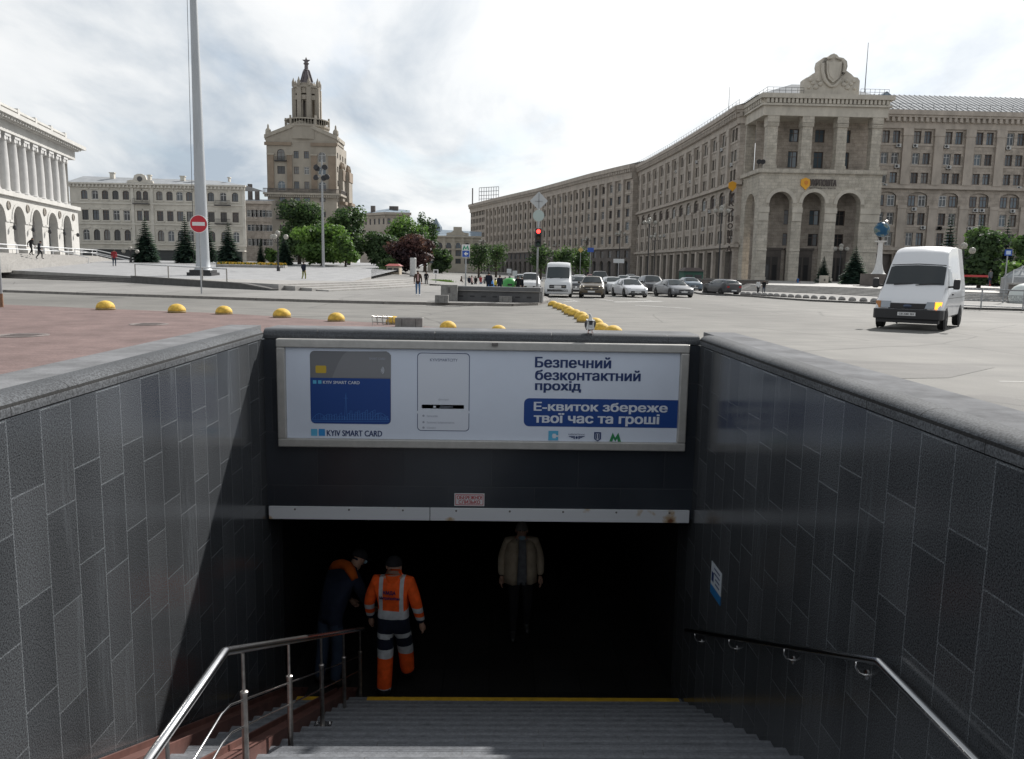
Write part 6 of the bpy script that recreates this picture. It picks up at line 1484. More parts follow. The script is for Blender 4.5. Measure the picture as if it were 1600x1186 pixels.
def car(label, kind, L, W, H, pm, loc, rz, cat='car', group='cars waiting at the lights', wheels=(.17, .79), wr=.33, cowl=4, front=5, rear=8, lamps_on=False, name='car', plate=True, grille=(.40, .62, .55), detail=1, dark_roof=None, hl=None, side_glass=True, glass=None):
    o = thing(name, label, cat, loc, rz, group); W /= 2; glass = glass or M_CGL
    R_ = [ring(s, W, H) for s in kind]; Y = [r[0]*L-L/2 for r in R_]; P = [[V((x, y, z)) for x, z in r[1]] for y, r in zip(Y, R_)]
    n = len(P[0]); b = MB(); vs = [p for r in P for p in r]; fs = []
    for i in range(len(P)-1):
        for j in range(n-1): fs.append((i*n+j, (i+1)*n+j, (i+1)*n+j+1, i*n+j+1))
        fs.append((i*n+n-1, (i+1)*n+n-1, (i+1)*n, i*n))
    fs += [tuple(range(n)), tuple(range((len(P)-1)*n, len(P)*n))[::-1]]
    b.add(vs, fs, 0); b.build('body', [pm], o, smooth='auto')
    # glazing: wind screen, rear window, side windows, each a hair proud of the body
    def pane(nm, quad_, off):
        a_, b_, c_, d_ = quad_; nr = (b_-a_).cross(d_-a_).normalized()
        ce = (a_+b_+c_+d_)/4
        if nr.dot(ce-V((0, 0, H*.45))) < 0: nr = -nr
        m = MB(); m.poly([p+nr*off for p in quad_]); return m.build(nm, glass, o)
    def lerp2(p, q, t_): return p.lerp(q, t_)
    A, B_ = P[cowl], P[front]
    def screen(nm, A, B_, lo=.06, hi=.94):
        l0, l1 = lerp2(A[5], B_[5], lo), lerp2(A[5], B_[5], hi); r0_, r1_ = lerp2(A[7], B_[7], lo), lerp2(A[7], B_[7], hi)
        c0, c1 = lerp2(A[6], B_[6], lo), lerp2(A[6], B_[6], hi); le0, le1 = lerp2(A[4], B_[4], lo+.03), lerp2(A[4], B_[4], hi); re0, re1 = lerp2(A[8], B_[8], lo+.03), lerp2(A[8], B_[8], hi)
        nr = (l1-l0).cross(r0_-l0).normalized(); nr = nr if nr.z > 0 else -nr
        le0, le1, re0, re1 = [p.lerp(q, .25) for p, q in ((le0, l0), (le1, l1), (re0, r0_), (re1, r1_))]
        m = MB(); m.add([p+nr*.014 for p in (le0, l0, c0, r0_, re0, re1, r1_, c1, l1, le1)], [(0, 1, 8, 9), (1, 2, 7, 8), (2, 3, 6, 7), (3, 4, 5, 6)]); return m.build(nm, glass, o, smooth=True)
    ws = screen('windscreen', A, B_)
    m = MB()
    for s_ in (-.55, .12):
        q0 = A[6]+V((s_*W*1.1, .02, .03)); m.tube([q0, q0+V((W*.62, .10*0+.06, .06))], .012, 4)
    if detail: m.build('wiper', M_PLT, ws)
    if rear+1 < len(P) and kind is not VAN: screen('rear_window', P[rear+1], P[rear], .10, .90)
    if side_glass:
        for s_ in (0, 1):
            j3, j4 = (3, 4) if s_ == 0 else (9, 8); segs = [(cowl, front, .42, .98), (front, front+1, .0, .92), (front+1, rear, .03, .97)] if kind is not VAN else [(cowl, front, .30, .98)]
            if kind is not VAN: segs = [(cowl, front, .45, 1.0), (front, rear-1, .02, .46), (front, rear-1, .54, .98), (rear-1, rear, .05, .8)]
            for (i0, i1, t0, t1) in segs:
                lo0, lo1 = lerp2(P[i0][j3], P[i1][j3], t0), lerp2(P[i0][j3], P[i1][j3], t1); hi0, hi1 = lerp2(P[i0][j4], P[i1][j4], t0), lerp2(P[i0][j4], P[i1][j4], t1)
                pane('side_window', [lo0.lerp(hi0, .08), lo1.lerp(hi1, .08), lo1.lerp(hi1, .90), lo0.lerp(hi0, .90)], .006)
    # wheels
    for t_ in wheels:
        for s_ in (-1, 1):
            yw = t_*L-L/2; m = MB(); m.T = MX.Translation((s_*W*.985, yw, wr+.02)) @ MX.Rotation(pi/2, 4, 'Y')
            m.lathe([(wr*1.16, -.012), (wr*1.16, .010)], n=20); m.build('wheel_arch', M_PLT, o)
            wh = MB(); wh.T = MX.Translation((s_*(W-.10), yw, wr)) @ MX.Rotation(pi/2, 4, 'Y'); wh.lathe([(wr*.7, -.115), (wr*.94, -.11), (wr, -.08), (wr, .08), (wr*.94, .115), (wr*.68, .12)], n=20)
            w_ = wh.build('wheel', M_TYRE, o, smooth='auto')
            m = MB(); m.T = MX.Translation((s_*(W-.10), yw, wr)) @ MX.Rotation(s_*pi/2, 4, 'Y'); m.lathe([(wr*.68, .112), (wr*.6, .09), (wr*.2, .10), (.04, .12)], n=14); m.build('rim', M_RIM, w_, smooth='auto')
    # nose: grille, intake, lamps, plate
    y0 = -L/2; g0, g1, gw = grille; fz = H/1.45
    m = MB(); m.box(-W*gw, W*gw, y0-.02, y0+.06, g0, g1); gr = m.build('grille', M_PLT, o, bevel=.02)
    m = MB(); m.box(-W*gw*.9, W*gw*.9, y0-.026, y0-.0205, (g0+g1)/2-.012, (g0+g1)/2+.012); m.box(-.07, .07, y0-.03, y0-.0265, (g0+g1)/2-.05, (g0+g1)/2+.05); m.build('emblem_bar', M_CHR, gr)
    m = MB(); m.box(-W*.78, W*.78, y0+.0, y0+.10, .24*fz, .36*fz); m.build('bumper_intake', M_PLT, o, bevel=.02)
    hx, hz0, hz1 = hl or (.62, .56*fz, .70*fz)
    for s_ in (-1, 1):
        m = MB(); x0, x1 = sorted((s_*W*hx, s_*W*.93)); yb_ = y0+.02
        m.add([(x0, yb_ if s_ > 0 else yb_+.14, hz0), (x1, yb_+.14 if s_ > 0 else yb_, hz0), (x1, yb_+.24 if s_ > 0 else yb_+.04, hz1), (x0, yb_+.04 if s_ > 0 else yb_+.24, hz1), (x0, yb_+.3, hz0), (x1, yb_+.3, hz0), (x1, yb_+.4, hz1), (x0, yb_+.4, hz1)], [(0, 1, 2, 3), (1, 5, 6, 2), (4, 0, 3, 7), (3, 2, 6, 7), (0, 4, 5, 1)])
        m.build('headlight', M_HLON if lamps_on else M_HL, o)
        m = MB(); m.ball((s_*(W+.10), Y[cowl]+.42, P[cowl][3].z+.10), (.10, .06, .08), 8, 4); m.ball((s_*(W+.10), Y[cowl]+.42, P[cowl][3].z+.10), (.10, .06, -.08), 8, 4); m.tube([(s_*(W-.06), Y[cowl]+.42, P[cowl][3].z+.06), (s_*(W+.08), Y[cowl]+.42, P[cowl][3].z+.08)], .025, 5); m.build('mirror', pm, o, smooth=True)
        m = MB(); x0, x1 = sorted((s_*W*.55, s_*W*.84)); m.box(x0, x1, L/2-.08, L/2+.012, .70*fz, .86*fz); m.build('tail_light', M_TAIL, o)
        m = MB()
        for t_ in (.44, .62): m.box(*sorted((s_*W*.995, s_*(W+.012))), t_*L-L/2-.09, t_*L-L/2+.09, .82*fz, .845*fz)
        m.build('door_handle', pm, o)
    if plate:
        for yy in (y0-.035, L/2+.004): m = MB(); m.box(-.26, .26, yy, yy+.012, .40*fz, .50*fz); m.build('number_plate', M_PLATE, o)
    return o
def cp(px, py): return gnd(px, py)
def hd(p, turn=0): return turn
P_ = lambda px, py, L: (lambda g: V((g.x+ .0, g.y+L/2, G(g.y+L/2))))(gnd(px, py))
QR = R(14)     # the waiting cars point a little to the left of the camera
car('white high roof minibus waiting first in the queue, left of the brown crossover', VAN, 5.9, 2.02, 2.62, paint('white', (.66, .67, .68)), P_(867, 465, 5.9)+V((.5, 0, 0)), -R(6), 'minibus', wr=.35, cowl=3, front=4, rear=8, name='minibus', grille=(.70, .95, .62), hl=(.66, .80, 1.08), wheels=(.16, .78))
car('brown crossover with headlights on at the front of the queue', SUV, 4.4, 1.84, 1.61, paint('brown', (.095, .072, .045)), P_(931, 466, 4.4), -R(9), wr=.36, lamps_on=True, rear=8, grille=(.62, .82, .55), hl=(.60, .74, .90))
car('white saloon with black mouth like grille at the front of the queue', SED, 4.8, 1.84, 1.46, paint('pearl', (.60, .61, .63)), P_(990, 465, 4.8), R(8), lamps_on=False, grille=(.26, .52, .62), hl=(.60, .60, .74))
car('dark silver coupe saloon waiting rightmost in the queue', SED, 4.95, 1.90, 1.43, paint('graphite', (.155, .16, .17)), P_(1061, 465, 4.95), R(10), grille=(.40, .62, .50))
car('silver estate car behind the white saloon, half hidden', SUV, 4.4, 1.78, 1.52, paint('silver', (.42, .43, .44)), P_(962, 460.5, 4.4), R(4), grille=(.55, .7, .5))
car('black crossover behind the dark silver coupe', SUV, 4.6, 1.88, 1.68, paint('black', (.022, .022, .025)), P_(1024, 460, 4.6), R(4), grille=(.6, .8, .5))
car('dark grey estate just left of the brown crossover', SUV, 4.5, 1.80, 1.50, paint('dark_grey', (.06, .062, .068)), P_(911, 461, 4.5)+V((0, 1.2, 0)), -R(12), grille=(.55, .7, .5))
car('grey hatchback second in line between minibus and brown crossover', SUV, 4.2, 1.76, 1.50, paint('mid_grey', (.20, .20, .21)), P_(905, 457, 4.2)+V((.3, 2.5, 0)), -R(12), grille=(.55, .7, .5))
car('white car in the second row just right of the minibus', SED, 4.6, 1.8, 1.48, paint('white', (.66, .67, .68)), P_(893, 454, 4.6)+V((0, 2, 0)), -R(6))
car('dark van behind the brown crossover, only its upper half showing', SUV, 4.9, 1.95, 1.95, paint('navy', (.03, .035, .05)), P_(951, 454, 4.9)+V((0, 5, 0)), -R(4), cat='van', grille=(.6, .8, .5))
car('white saloon behind the white saloon with black grille', SED, 4.6, 1.8, 1.47, paint('white', (.66, .67, .68)), P_(1004, 454, 4.6)+V((0, 3, 0)), R(2))
car('blue grey hatchback farthest right in the second row', SUV, 4.1, 1.74, 1.48, paint('blue_grey', (.10, .14, .18)), P_(1088, 457, 4.1)+V((0, 1, 0)), R(3), grille=(.55, .7, .5))
g = gnd(1137, 462); car('dark grey hatchback driving away alone, seen from behind', SUV, 4.2, 1.76, 1.46, paint('anthracite', (.05, .052, .058)), (g.x, g.y+2.1, G(g.y)), pi+R(16), group=None)
car('small white van behind the dark parapet, left of the minibus', SUV, 4.3, 1.8, 1.75, paint('white', (.66, .67, .68)), V((at(829, 440, 72).x, 72, G(72))), -R(4), cat='van')
random.seed(21)
for k, (px, Y_, c_, lab) in enumerate([(905, 92, (.5, .51, .52), 'pale car deep in the traffic, between minibus and brown crossover'), (925, 98, (.35, .05, .05), 'dark red car deep in the traffic above the brown crossover'), (975, 95, (.4, .41, .42), 'silver car deep in the traffic above the white saloon'), (985, 120, (.6, .6, .6), 'far white car below the pale direction board'), (815, 84, (.55, .56, .57), 'pale car behind the crowd left of the traffic light'), (940, 125, (.05, .05, .06), 'far dark car under the direction board')]):
    car(lab, SED if k % 2 else SUV, 4.5, 1.8, 1.5, paint('far%d' % k if False else 'far_'+'abcdef'[k], c_), (at(px, 445, Y_).x, Y_, G(Y_)), -R(5), detail=0)
# ---- the white delivery van in the foreground on the right
TS = [(0, .90, .40, .72, .80, .80), (.012, .965, .38, .80, .92, .88), (.05, .99, .36, .93, 1.06, .90), (.10, 1, .34, 1.08, 1.22, .91), (.165, 1, .34, 1.32, 1.43, .90), (.285, 1, .34, 1.40, 2.14, .83), (.335, 1, .34, 1.40, 2.50, .775), (.39, 1, .34, 1.40, 2.68, .755), (.48, 1, .34, 1.40, 2.77, .745), (.70, 1, .34, 1.40, 2.80, .74), (.97, 1, .34, 1.40, 2.80, .74), (1, .96, .42, 1.38, 2.74, .72)]
gF = gnd(1416, 515.5); ax = R(37.5); Lv = 5.0
vp = V((gF.x+sin(ax)*Lv/2, gF.y+cos(ax)*Lv/2, 0))
pw = paint('van_white', (.70, .71, .73))
vn = car('white high roof delivery van with amber indicator lit, driving towards the stairs', TS, Lv, 2.08, 2.8, pw, vp, -ax, 'van', None, wheels=(.165, .80), wr=.345, cowl=4, front=5, rear=10, name='delivery_van', plate=False, grille=(.675, .865, .56), hl=(.60, .72, .92), side_glass=False, glass=M_CGLT)
for o_ in [c for c in vn.children if c.name.split('.')[0] in ('bumper_intake', 'tail_light', 'rear_window', 'mirror', 'headlight', 'door_handle')]: bpy.data.objects.remove(o_)
for o_ in [g_ for c in vn.children for g_ in c.children if g_.name.startswith('emblem_bar')]: bpy.data.objects.remove(o_)
Wv = 1.04; y0 = -Lv/2
b = MB(); b.extr([(-Wv*1.0, y0+.55, .34), (-Wv*1.01, y0+.1, .34), (-Wv*.93, y0-.08, .34), (Wv*.93, y0-.08, .34), (Wv*1.01, y0+.1, .34), (Wv*1.0, y0+.55, .34), (Wv*.9, y0+.5, .34), (-Wv*.9, y0+.5, .34)], (0, 0, .33)); b.build('bumper', M_PLT, vn, bevel=.03)
b = MB(); b.box(-Wv*.9, Wv*.9, y0+.02, y0+.5, .22, .339); b.build('apron', M_PLT, vn)
b = MB(); b.box(-.27, .27, y0-.094, y0-.081, .46, .575); pl_ = b.build('number_plate', M_PLATE, vn)
b = MB(); text_fit(b, 'СВ 2281 ВН', -.22, .22, .485, .55, .04, y=y0-.095); b.build('plate_lettering', M_PLT, pl_)
for s_ in (-1, 1):
    b = MB(); x0, x1 = sorted((s_*.52, s_*.80)); b.add([(x0, y0-.085, .71), (x1, y0-.055, .71), (x1, y0-.02, .925), (x0+(.06 if s_ > 0 else 0), y0-.045, .925), (x0, y0+.2, .71), (x1, y0+.2, .71), (x1, y0+.2, .92), (x0, y0+.2, .92)], [(0, 1, 2, 3), (1, 5, 6, 2), (4, 0, 3, 7), (3, 2, 6, 7)]); b.build('headlight', mat('van_headlight', (.30, .32, .34), .12, .3), vn)
    b = MB(); x0, x1 = sorted((s_*.815, s_*.985)); b.add([(x0, y0-.055 if s_ > 0 else y0+.06, .70), (x1, y0+.06 if s_ > 0 else y0-.055, .70), (x1, y0+.09 if s_ > 0 else y0-.02, .925), (x0, y0-.02 if s_ > 0 else y0+.09, .925), (x0, y0+.3, .70), (x1, y0+.3, .70), (x1, y0+.3, .92), (x0, y0+.3, .92)], [(0, 1, 2, 3), (1, 5, 6, 2), (4, 0, 3, 7), (3, 2, 6, 7)])
    b.build('indicator', mat('indicator_lit', (.9, .35, .02), .3, emit=((1, .36, .02), 1.6)) if s_ > 0 else mat('indicator_amber', (.42, .16, .03), .3), vn)
    b = MB(); b.cbox((s_*(Wv+.20), y0+1.02, 1.50), (.20, .13, .34)); o_ = b.build('mirror', M_PLT, vn, bevel=.05); b = MB(); b.tube([(s_*(Wv-.06), y0+1.0, 1.40), (s_*(Wv+.14), y0+1.0, 1.42)], .035, 6); b.build('mirror_arm', M_PLT, o_)
    # side door: window, seams, handle, rubbing strip
    xs_ = s_*(Wv*.975+.004); xt = s_*(Wv*.83+.034)
    def sp_(y, z, off=.008):     # point on the flank
        if z <= 1.4: k_ = Wv*(1.0-.025*max(0, (z-.95)/.45))
        else: k_ = Wv*.975+(Wv*.83+.03-Wv*.975)*(z-1.4)/.67
        return V((s_*(k_+off), y, z))
    b = MB(); q = [sp_(y0+1.05, 1.42), sp_(y0+1.95, 1.42), sp_(y0+1.95, 2.0), sp_(y0+1.42, 2.0)]; b.poly(q if s_ < 0 else q[::-1]); b.build('side_window', M_CGL, vn)
    b = MB()
    for yq in (y0+.98, y0+2.02, y0+3.15):
        b.poly([sp_(yq, .42, .005), sp_(yq+.014, .42, .005), sp_(yq+.014, 1.4, .005), sp_(yq, 1.4, .005)]); b.poly([sp_(yq+(.33 if yq < y0+1.5 else 0), 2.05, .006), sp_(yq+.014+(.33 if yq < y0+1.5 else 0), 2.05, .006), sp_(yq+.014, 1.4, .006), sp_(yq, 1.4, .006)]) if yq > y0+1.5 else None
    b.poly([sp_(y0+.9, 1.02, .006), sp_(y0+4.85, 1.02, .006), sp_(y0+4.85, 1.035, .006), sp_(y0+.9, 1.035, .006)]); b.build('door_seam', M_KDARK, vn)
    b = MB(); b.cbox(sp_(y0+1.88, 1.15, .015), (.03, .16, .05)); b.build('door_handle', M_PLT, vn)
    b = MB(); x0, x1 = sorted((s_*.78, s_*.93)); b.box(x0, x1, Lv/2-.06, Lv/2+.012, .75, 1.15); b.build('tail_light', M_TAIL, vn)
b = MB(); zr_ = 2.14      # seam where the raised roof starts
b.tube([(-Wv*.80, y0+.285*Lv-.005, zr_-.02), (0, y0+.285*Lv-.02, zr_+.02), (Wv*.80, y0+.285*Lv-.005, zr_-.02)], .013, 5)
b.build('roof_seam', M_PLT, vn)
b = MB(); b.tube([(Wv*.83+.035, y0+.29*Lv, 2.07), (Wv*.83+.034, y0+.98*Lv, 2.07)], .008, 4); b.build('roof_gutter', M_KDARK, vn)
b = MB(); b.lathe([(.13, 0), (.11, .012)], n=18)
me = b.mesh('badge', [mat('badge_blue', (.07, .09, .14), .3, .5)], 'auto'); o_ = bpy.data.objects.new('badge', me); COL.objects.link(o_); o_.parent = vn; o_.location = (0, y0-.032, .775); o_.rotation_euler = (pi/2, 0, 0); o_.scale = (1, .45, 1)
b = MB(); b.ball((.42, y0+1.75, 1.55), (.13, .12, .16), 10, 6); b.ball((.42, y0+1.75, 1.55), (.13, .12, -.2), 10, 6); b.build('seat_headrest', M_PLT, vn, smooth=True)
vn.scale = (1.055,)*3; vn.location.z = 0
for s_ in (-.62, .05):
    b = MB(); b.tube([(s_, y0+.79, 1.45), (s_+.58, y0+.86, 1.50)], .014, 5); b.build('wiper', M_PLT, vn)
# ------------------------------------------------------------------ trees
M_BARK = mat('bark', (.075, .06, .048), .9, var=.3, vs=4, bump=.5, bs=10)
def leafm(n, c):
    m = mat('leaf_'+n, c, .65, var=.25, vs=1.5, spec=.25); t = m.node_tree      # leaves let some of the light through
    if 'Translucent BSDF' not in t.nodes:
        p = t.nodes['Principled BSDF']; tl_ = N(t, 'ShaderNodeBsdfTranslucent'); mxs = N(t, 'ShaderNodeMixShader'); mxs.inputs[0].default_value = .28
        tl_.inputs[0].default_value = (min(1, c[0]*1.7), min(1, c[1]*1.9), c[2]*1.2, 1); t.links.new(p.outputs[0], mxs.inputs[1]); t.links.new(tl_.outputs[0], mxs.inputs[2]); t.links.new(mxs.outputs[0], t.nodes['Material Output'].inputs[0])
    return m
GA = [leafm('mid', (.075, .135, .036)), leafm('fresh', (.12, .20, .048)), leafm('deep', (.042, .078, .028))]
GD = [leafm('dull', (.055, .092, .040)), leafm('dull_fresh', (.085, .135, .05)), leafm('dull_deep', (.032, .054, .028))]
GP = [leafm('purple', (.052, .028, .030)), leafm('purple_light', (.085, .042, .040)), leafm('purple_deep', (.028, .016, .020))]
GS = [leafm('spruce', (.038, .068, .055)), leafm('spruce_tip', (.07, .11, .085)), leafm('spruce_deep', (.022, .04, .034))]
def leafy(name, lab, x, y, z, h, w, mats, n=2600, ls=.52, seed=1, low=.12, blobs=None, group='trees in the square', gap=.0):
    rnd = random.Random(seed); o = thing(name, lab, 'tree', (x, y, z), 0, group)
    bl = blobs or []
    if not bl:
        for k in range(18):
            a_ = rnd.random()*2*pi; zz = low+.16+(.98-low-.16-.14)*rnd.random(); rr_ = (1-abs((zz-.48)/.66)**2.4)*.5*w*.86*rnd.random()**.4
            bl.append((rr_*cos(a_), rr_*sin(a_), zz*h, w*(.19+.12*rnd.random()), h*(.11+.08*rnd.random())))
        bl.append((0, 0, h*.62, w*.34, h*.28)); bl.append((0, 0, h*.36, w*.40, h*.26))
    t_ = MB(); t_.tube([(0, 0, -.3), (.05*w*.2, 0, h*.2), (0, .1, h*.45), (.1, 0, h*.8)], [h*.028+.05, h*.024+.03, h*.016+.02, .03], 7)
    for k in range(7):
        q = bl[k % len(bl)]; t_.tube([(0, 0, h*(.18+.05*k)), (q[0]*.5, q[1]*.5, h*(.18+.05*k)*.4+q[2]*.6), (q[0], q[1], q[2])], [h*.012+.02, h*.008+.015, .02], 5)
    t_.build('trunk', M_BARK, o, smooth=True)
    c = MB(); tot = sum(q[3]**2*q[4] for q in bl)**.5
    wts = [q[3]*q[4] for q in bl]; sw_ = sum(wts)
    for q, wt in zip(bl, wts):
        m_ = rnd.choices((0, 1, 2), (5, 3, 3))[0]
        for k in range(int(n*2.0*wt/sw_)):
            u = V((rnd.gauss(0, 1), rnd.gauss(0, 1), rnd.gauss(0, 1))).normalized(); r_ = .35+.7*rnd.random()**.7
            if rnd.random() < .06: r_ *= 1.22
            p = V((q[0]+u.x*q[3]*r_, q[1]+u.y*q[3]*r_, q[2]+u.z*q[4]*r_))
            if p.z < low*h*.6: continue
            nr = (u+V((rnd.gauss(0, .6), rnd.gauss(0, .6), rnd.gauss(0, .6)+.25))).normalized(); a_ = nr.cross(V((rnd.random()-.5, rnd.random()-.5, rnd.random()))).normalized(); b_ = nr.cross(a_); s_ = ls*(.6+.8*rnd.random())
            mm = m_ if rnd.random() < .72 else rnd.choice((0, 1, 2))
            c.add([p-a_*s_*.5, p+b_*s_*.32+a_*s_*.05, p+a_*s_*.55, p-b_*s_*.32], [(0, 1, 2, 3)], mm)
    c.build('crown', mats, o); return o
def spruce(lab, x, y, z, h, w, seed=1, group='spruces', mats=GS, tiers=24, base=.06, dens=1.0):
    rnd = random.Random(seed); o = thing('spruce', lab, 'tree', (x, y, z), 0, group)
    t_ = MB(); t_.tube([(0, 0, -.2), (0, 0, h*.5), (0, 0, h*.97)], [h*.02+.04, h*.012+.02, .015], 7); t_.build('trunk', M_BARK, o)
    c = MB()
    for i in range(tiers):
        f = i/(tiers-1); zz = h*(base+(.985-base)*f); R_ = w/2*(1-f)**.85*(1 if f > .08 else .85)+.06; nb_ = int((17-9*f)*dens)
        for k in range(nb_):
            a_ = 2*pi*k/nb_+rnd.random()*.6; L_ = R_*(.72+.42*rnd.random()); dr = V((cos(a_), sin(a_), 0)); sd_ = V((-sin(a_), cos(a_), 0)); m_ = rnd.choices((0, 1, 2), (5, 2, 3))[0]
            droop = -.22*L_*(1-f)+.12*L_*f; ns = max(3, int(5*(1-f)+2)); q0 = V((0, 0, zz+rnd.gauss(0, .03*h/10)))
            for j in range(ns):
                for s_ in (-1, 1):
                    t0 = (j+.25)/ns; p = q0+dr*(L_*t0)+V((0, 0, droop*t0*t0*1.6+.0)); ln = L_*.52*(1.1-t0*.7); tip = p+dr*ln*.8+sd_*s_*ln*.55+V((0, 0, -.10*ln+rnd.gauss(0, .05)))
                    wv = sd_*.0+V((0, 0, ln*.30)); bw_ = (dr*.5-sd_*s_*.5)*ln*.42
                    c.add([p-bw_, p+bw_+wv*.3, tip], [(0, 1, 2)], m_ if rnd.random() < .8 else 1); c.add([p, p+dr*ln*.45-wv, tip-wv*.6], [(0, 1, 2)], m_)
    c.build('crown', mats, o); return o
def tr(px, Y): return at(px, 415, Y).x
def hz(px, yt, Y, z0): return at(px, yt, Y).z-z0
def wpx(w, Y): return w*Y/1250
def put_leafy(lab, px, w, yt, Y, z0, mats, seed, **k): return leafy('broadleaf_tree', lab, tr(px, Y), Y, z0, hz(px, yt, Y, z0), wpx(w, Y), mats, seed=seed, **k)
z1 = ZP(132)
put_leafy('tall dark broadleaf tree left of the centre group, before the tower', 468, 66, 308, 140, z1, GD, 3, n=4200, low=.05)
put_leafy('bright green broadleaf tree in front of the tower, largest of its group', 503, 74, 344, 128, z1, GA, 5, n=4200, low=.03)
put_leafy('dark green rounded tree at the right end of the tower group', 545, 60, 320, 142, z1, GD, 8, n=3600, low=.06)
put_leafy('low fresh green tree under the right end of the tower group', 540, 34, 362, 124, z1-.2, GA, 10, n=2200, low=.03)
put_leafy('narrow green tree left of the purple tree', 594, 42, 357, 140, z1-.4, GD, 12, n=2400, low=.03)
put_leafy('tall green tree rising behind the purple tree', 632, 64, 326, 148, z1-.8, GA, 14, n=3400, low=.05)
put_leafy('slim tall tree behind the right side of the purple tree', 664, 34, 331, 155, z1-.8, GD, 16, n=2000, low=.05)
put_leafy('purple leaved tree in the centre of the square', 643, 68, 360, 122, 1.0, GP, 18, n=4600, low=.03)
put_leafy('small green tree between the purple tree and the metro sign', 690, 30, 388, 150, .2, GD, 20, n=1400, low=.05)
put_leafy('small shrubby tree under the purple tree on its left side', 607, 26, 404, 118, 1.0, GD, 22, n=1300, low=.0)
put_leafy('dark broadleaf tree behind the white van, between the right spruces', 1532, 66, 352, 92, .35, GD, 24, n=4000, low=.02, group='trees right of the post office')
put_leafy('dark tree cut by the right picture edge', 1604, 50, 366, 88, .35, GD, 26, n=3000, low=.02, group='trees right of the post office')
put_leafy('rounded bright shrub behind the glass dome', 1598, 52, 404, 74, .35, GA, 28, n=2200, low=0, group='trees right of the post office')
for k, (px, Y, h_, lab) in enumerate([(748, 160, 7, 'small street tree far down the street, right of the metro sign'), (775, 175, 8, 'street tree before the left end of the curved block'), (845, 150, 7, 'street tree just above the white minibus'), (880, 140, 6, 'street tree right of the minibus roof'), (905, 150, 7, 'street tree before the dark base of the curved block')]):
    leafy('street_tree', lab, tr(px, Y), Y, G(Y)+.1, h_, h_*.62, GD, n=800, ls=.4, seed=40+k, low=.25, group='small street trees before the curved block')
for k, (px, w, yt, Y, z0, lab) in enumerate([(229, 44, 338, 128, ZP(128), 'dark spruce left of the mast, standing apart'), (291, 38, 334, 128, ZP(128), 'spruce just left of the mast'), (327, 26, 330, 134, ZP(132), 'tall slim spruce just behind the right side of the mast'), (358, 40, 346, 128, ZP(128), 'spruce just right of the mast'), (445, 28, 364, 126, ZP(126), 'spruce in front of the tower trees'), (408, 15, 372, 136, ZP(132), 'slim young spruce before the low grey house'),
     (1287, 25, 400, 112, .3, 'small potted spruce before the portico pier'), (1336, 48, 384, 104, .3, 'wide spruce between the portico and the globe column'), (1480, 46, 333, 112, .3, 'tall spruce right behind the white van roof'), (1527, 34, 334, 116, .3, 'tall spruce behind the dark broadleaf tree'), (1569, 46, 338, 112, .3, 'tall spruce near the right picture edge')]):
    spruce(lab, tr(px, Y), Y, z0, hz(px, yt, Y, z0), wpx(w, Y), seed=60+k, group='spruces on the square' if k < 6 else 'spruces by the post office', dens=1.3)
# clipped yew-like column
leafy('conifer_shrub', 'pale green columnar conifer left of the tower spruce', tr(423, 132), 132, ZP(132), hz(423, 386, 132, ZP(132)), wpx(17, 132), GA, n=900, ls=.3, seed=90, low=0, group=None)
# pot under the small spruce and a stone cube beside it
p = V((tr(1287, 112), 112, .3)); o = thing('plant_pot', 'grey round pot holding the small spruce before the portico', 'plant pot', p); b = MB(); b.lathe([(.7, -.1), (.95, .75), (1.0, .8), (.9, .8), (.85, .7)], n=14); b.build('pot', M_CONC, o); b = MB(); b.lathe([(.84, .68), (.02, .70)], n=14); b.build('soil', M_BARK, o)
o = thing('sign_block', 'pale stone block beside the potted spruce', 'stone block', (tr(1290, 108), 108, .3)); b = MB(); b.box(-.55, .55, 0, .5, 0, 1.25); b.build('block', M_TRIML, o, bevel=.03); b = MB(); b.box(-.12, .12, -.01, .0, .5, .8); b.build('plaque', M_STONED, o)
# grass patches
M_GR = leafm('grass', (.085, .14, .035))
b = MB(); rnd = random.Random(2)
for (xa_, ya_, xb_2, yb_2, w_) in ((tr(572, 118), 118, tr(606, 112), 112, 3.0), (tr(672, 98), 98, tr(702, 96), 96, 2.2)):
    for k in range(1500):
        t_ = rnd.random(); x = xa_+(xb_2-xa_)*t_+rnd.gauss(0, .3); y = ya_+(yb_2-ya_)*t_+rnd.random()*w_; z = (1.0 if xa_ < -10 else G(98)+.14) ; a_ = rnd.random()*3
        b.add([(x-.12*cos(a_), y-.12*sin(a_), z-.3), (x+.12*cos(a_), y+.12*sin(a_), z-.3), (x, y, z+.25+.25*rnd.random())], [(0, 1, 2)])
o = b.build('grass', M_GR); tag(o, 'patches of short bright grass beside the kiosk and the dark parapet', 'grass', None, 'stuff')
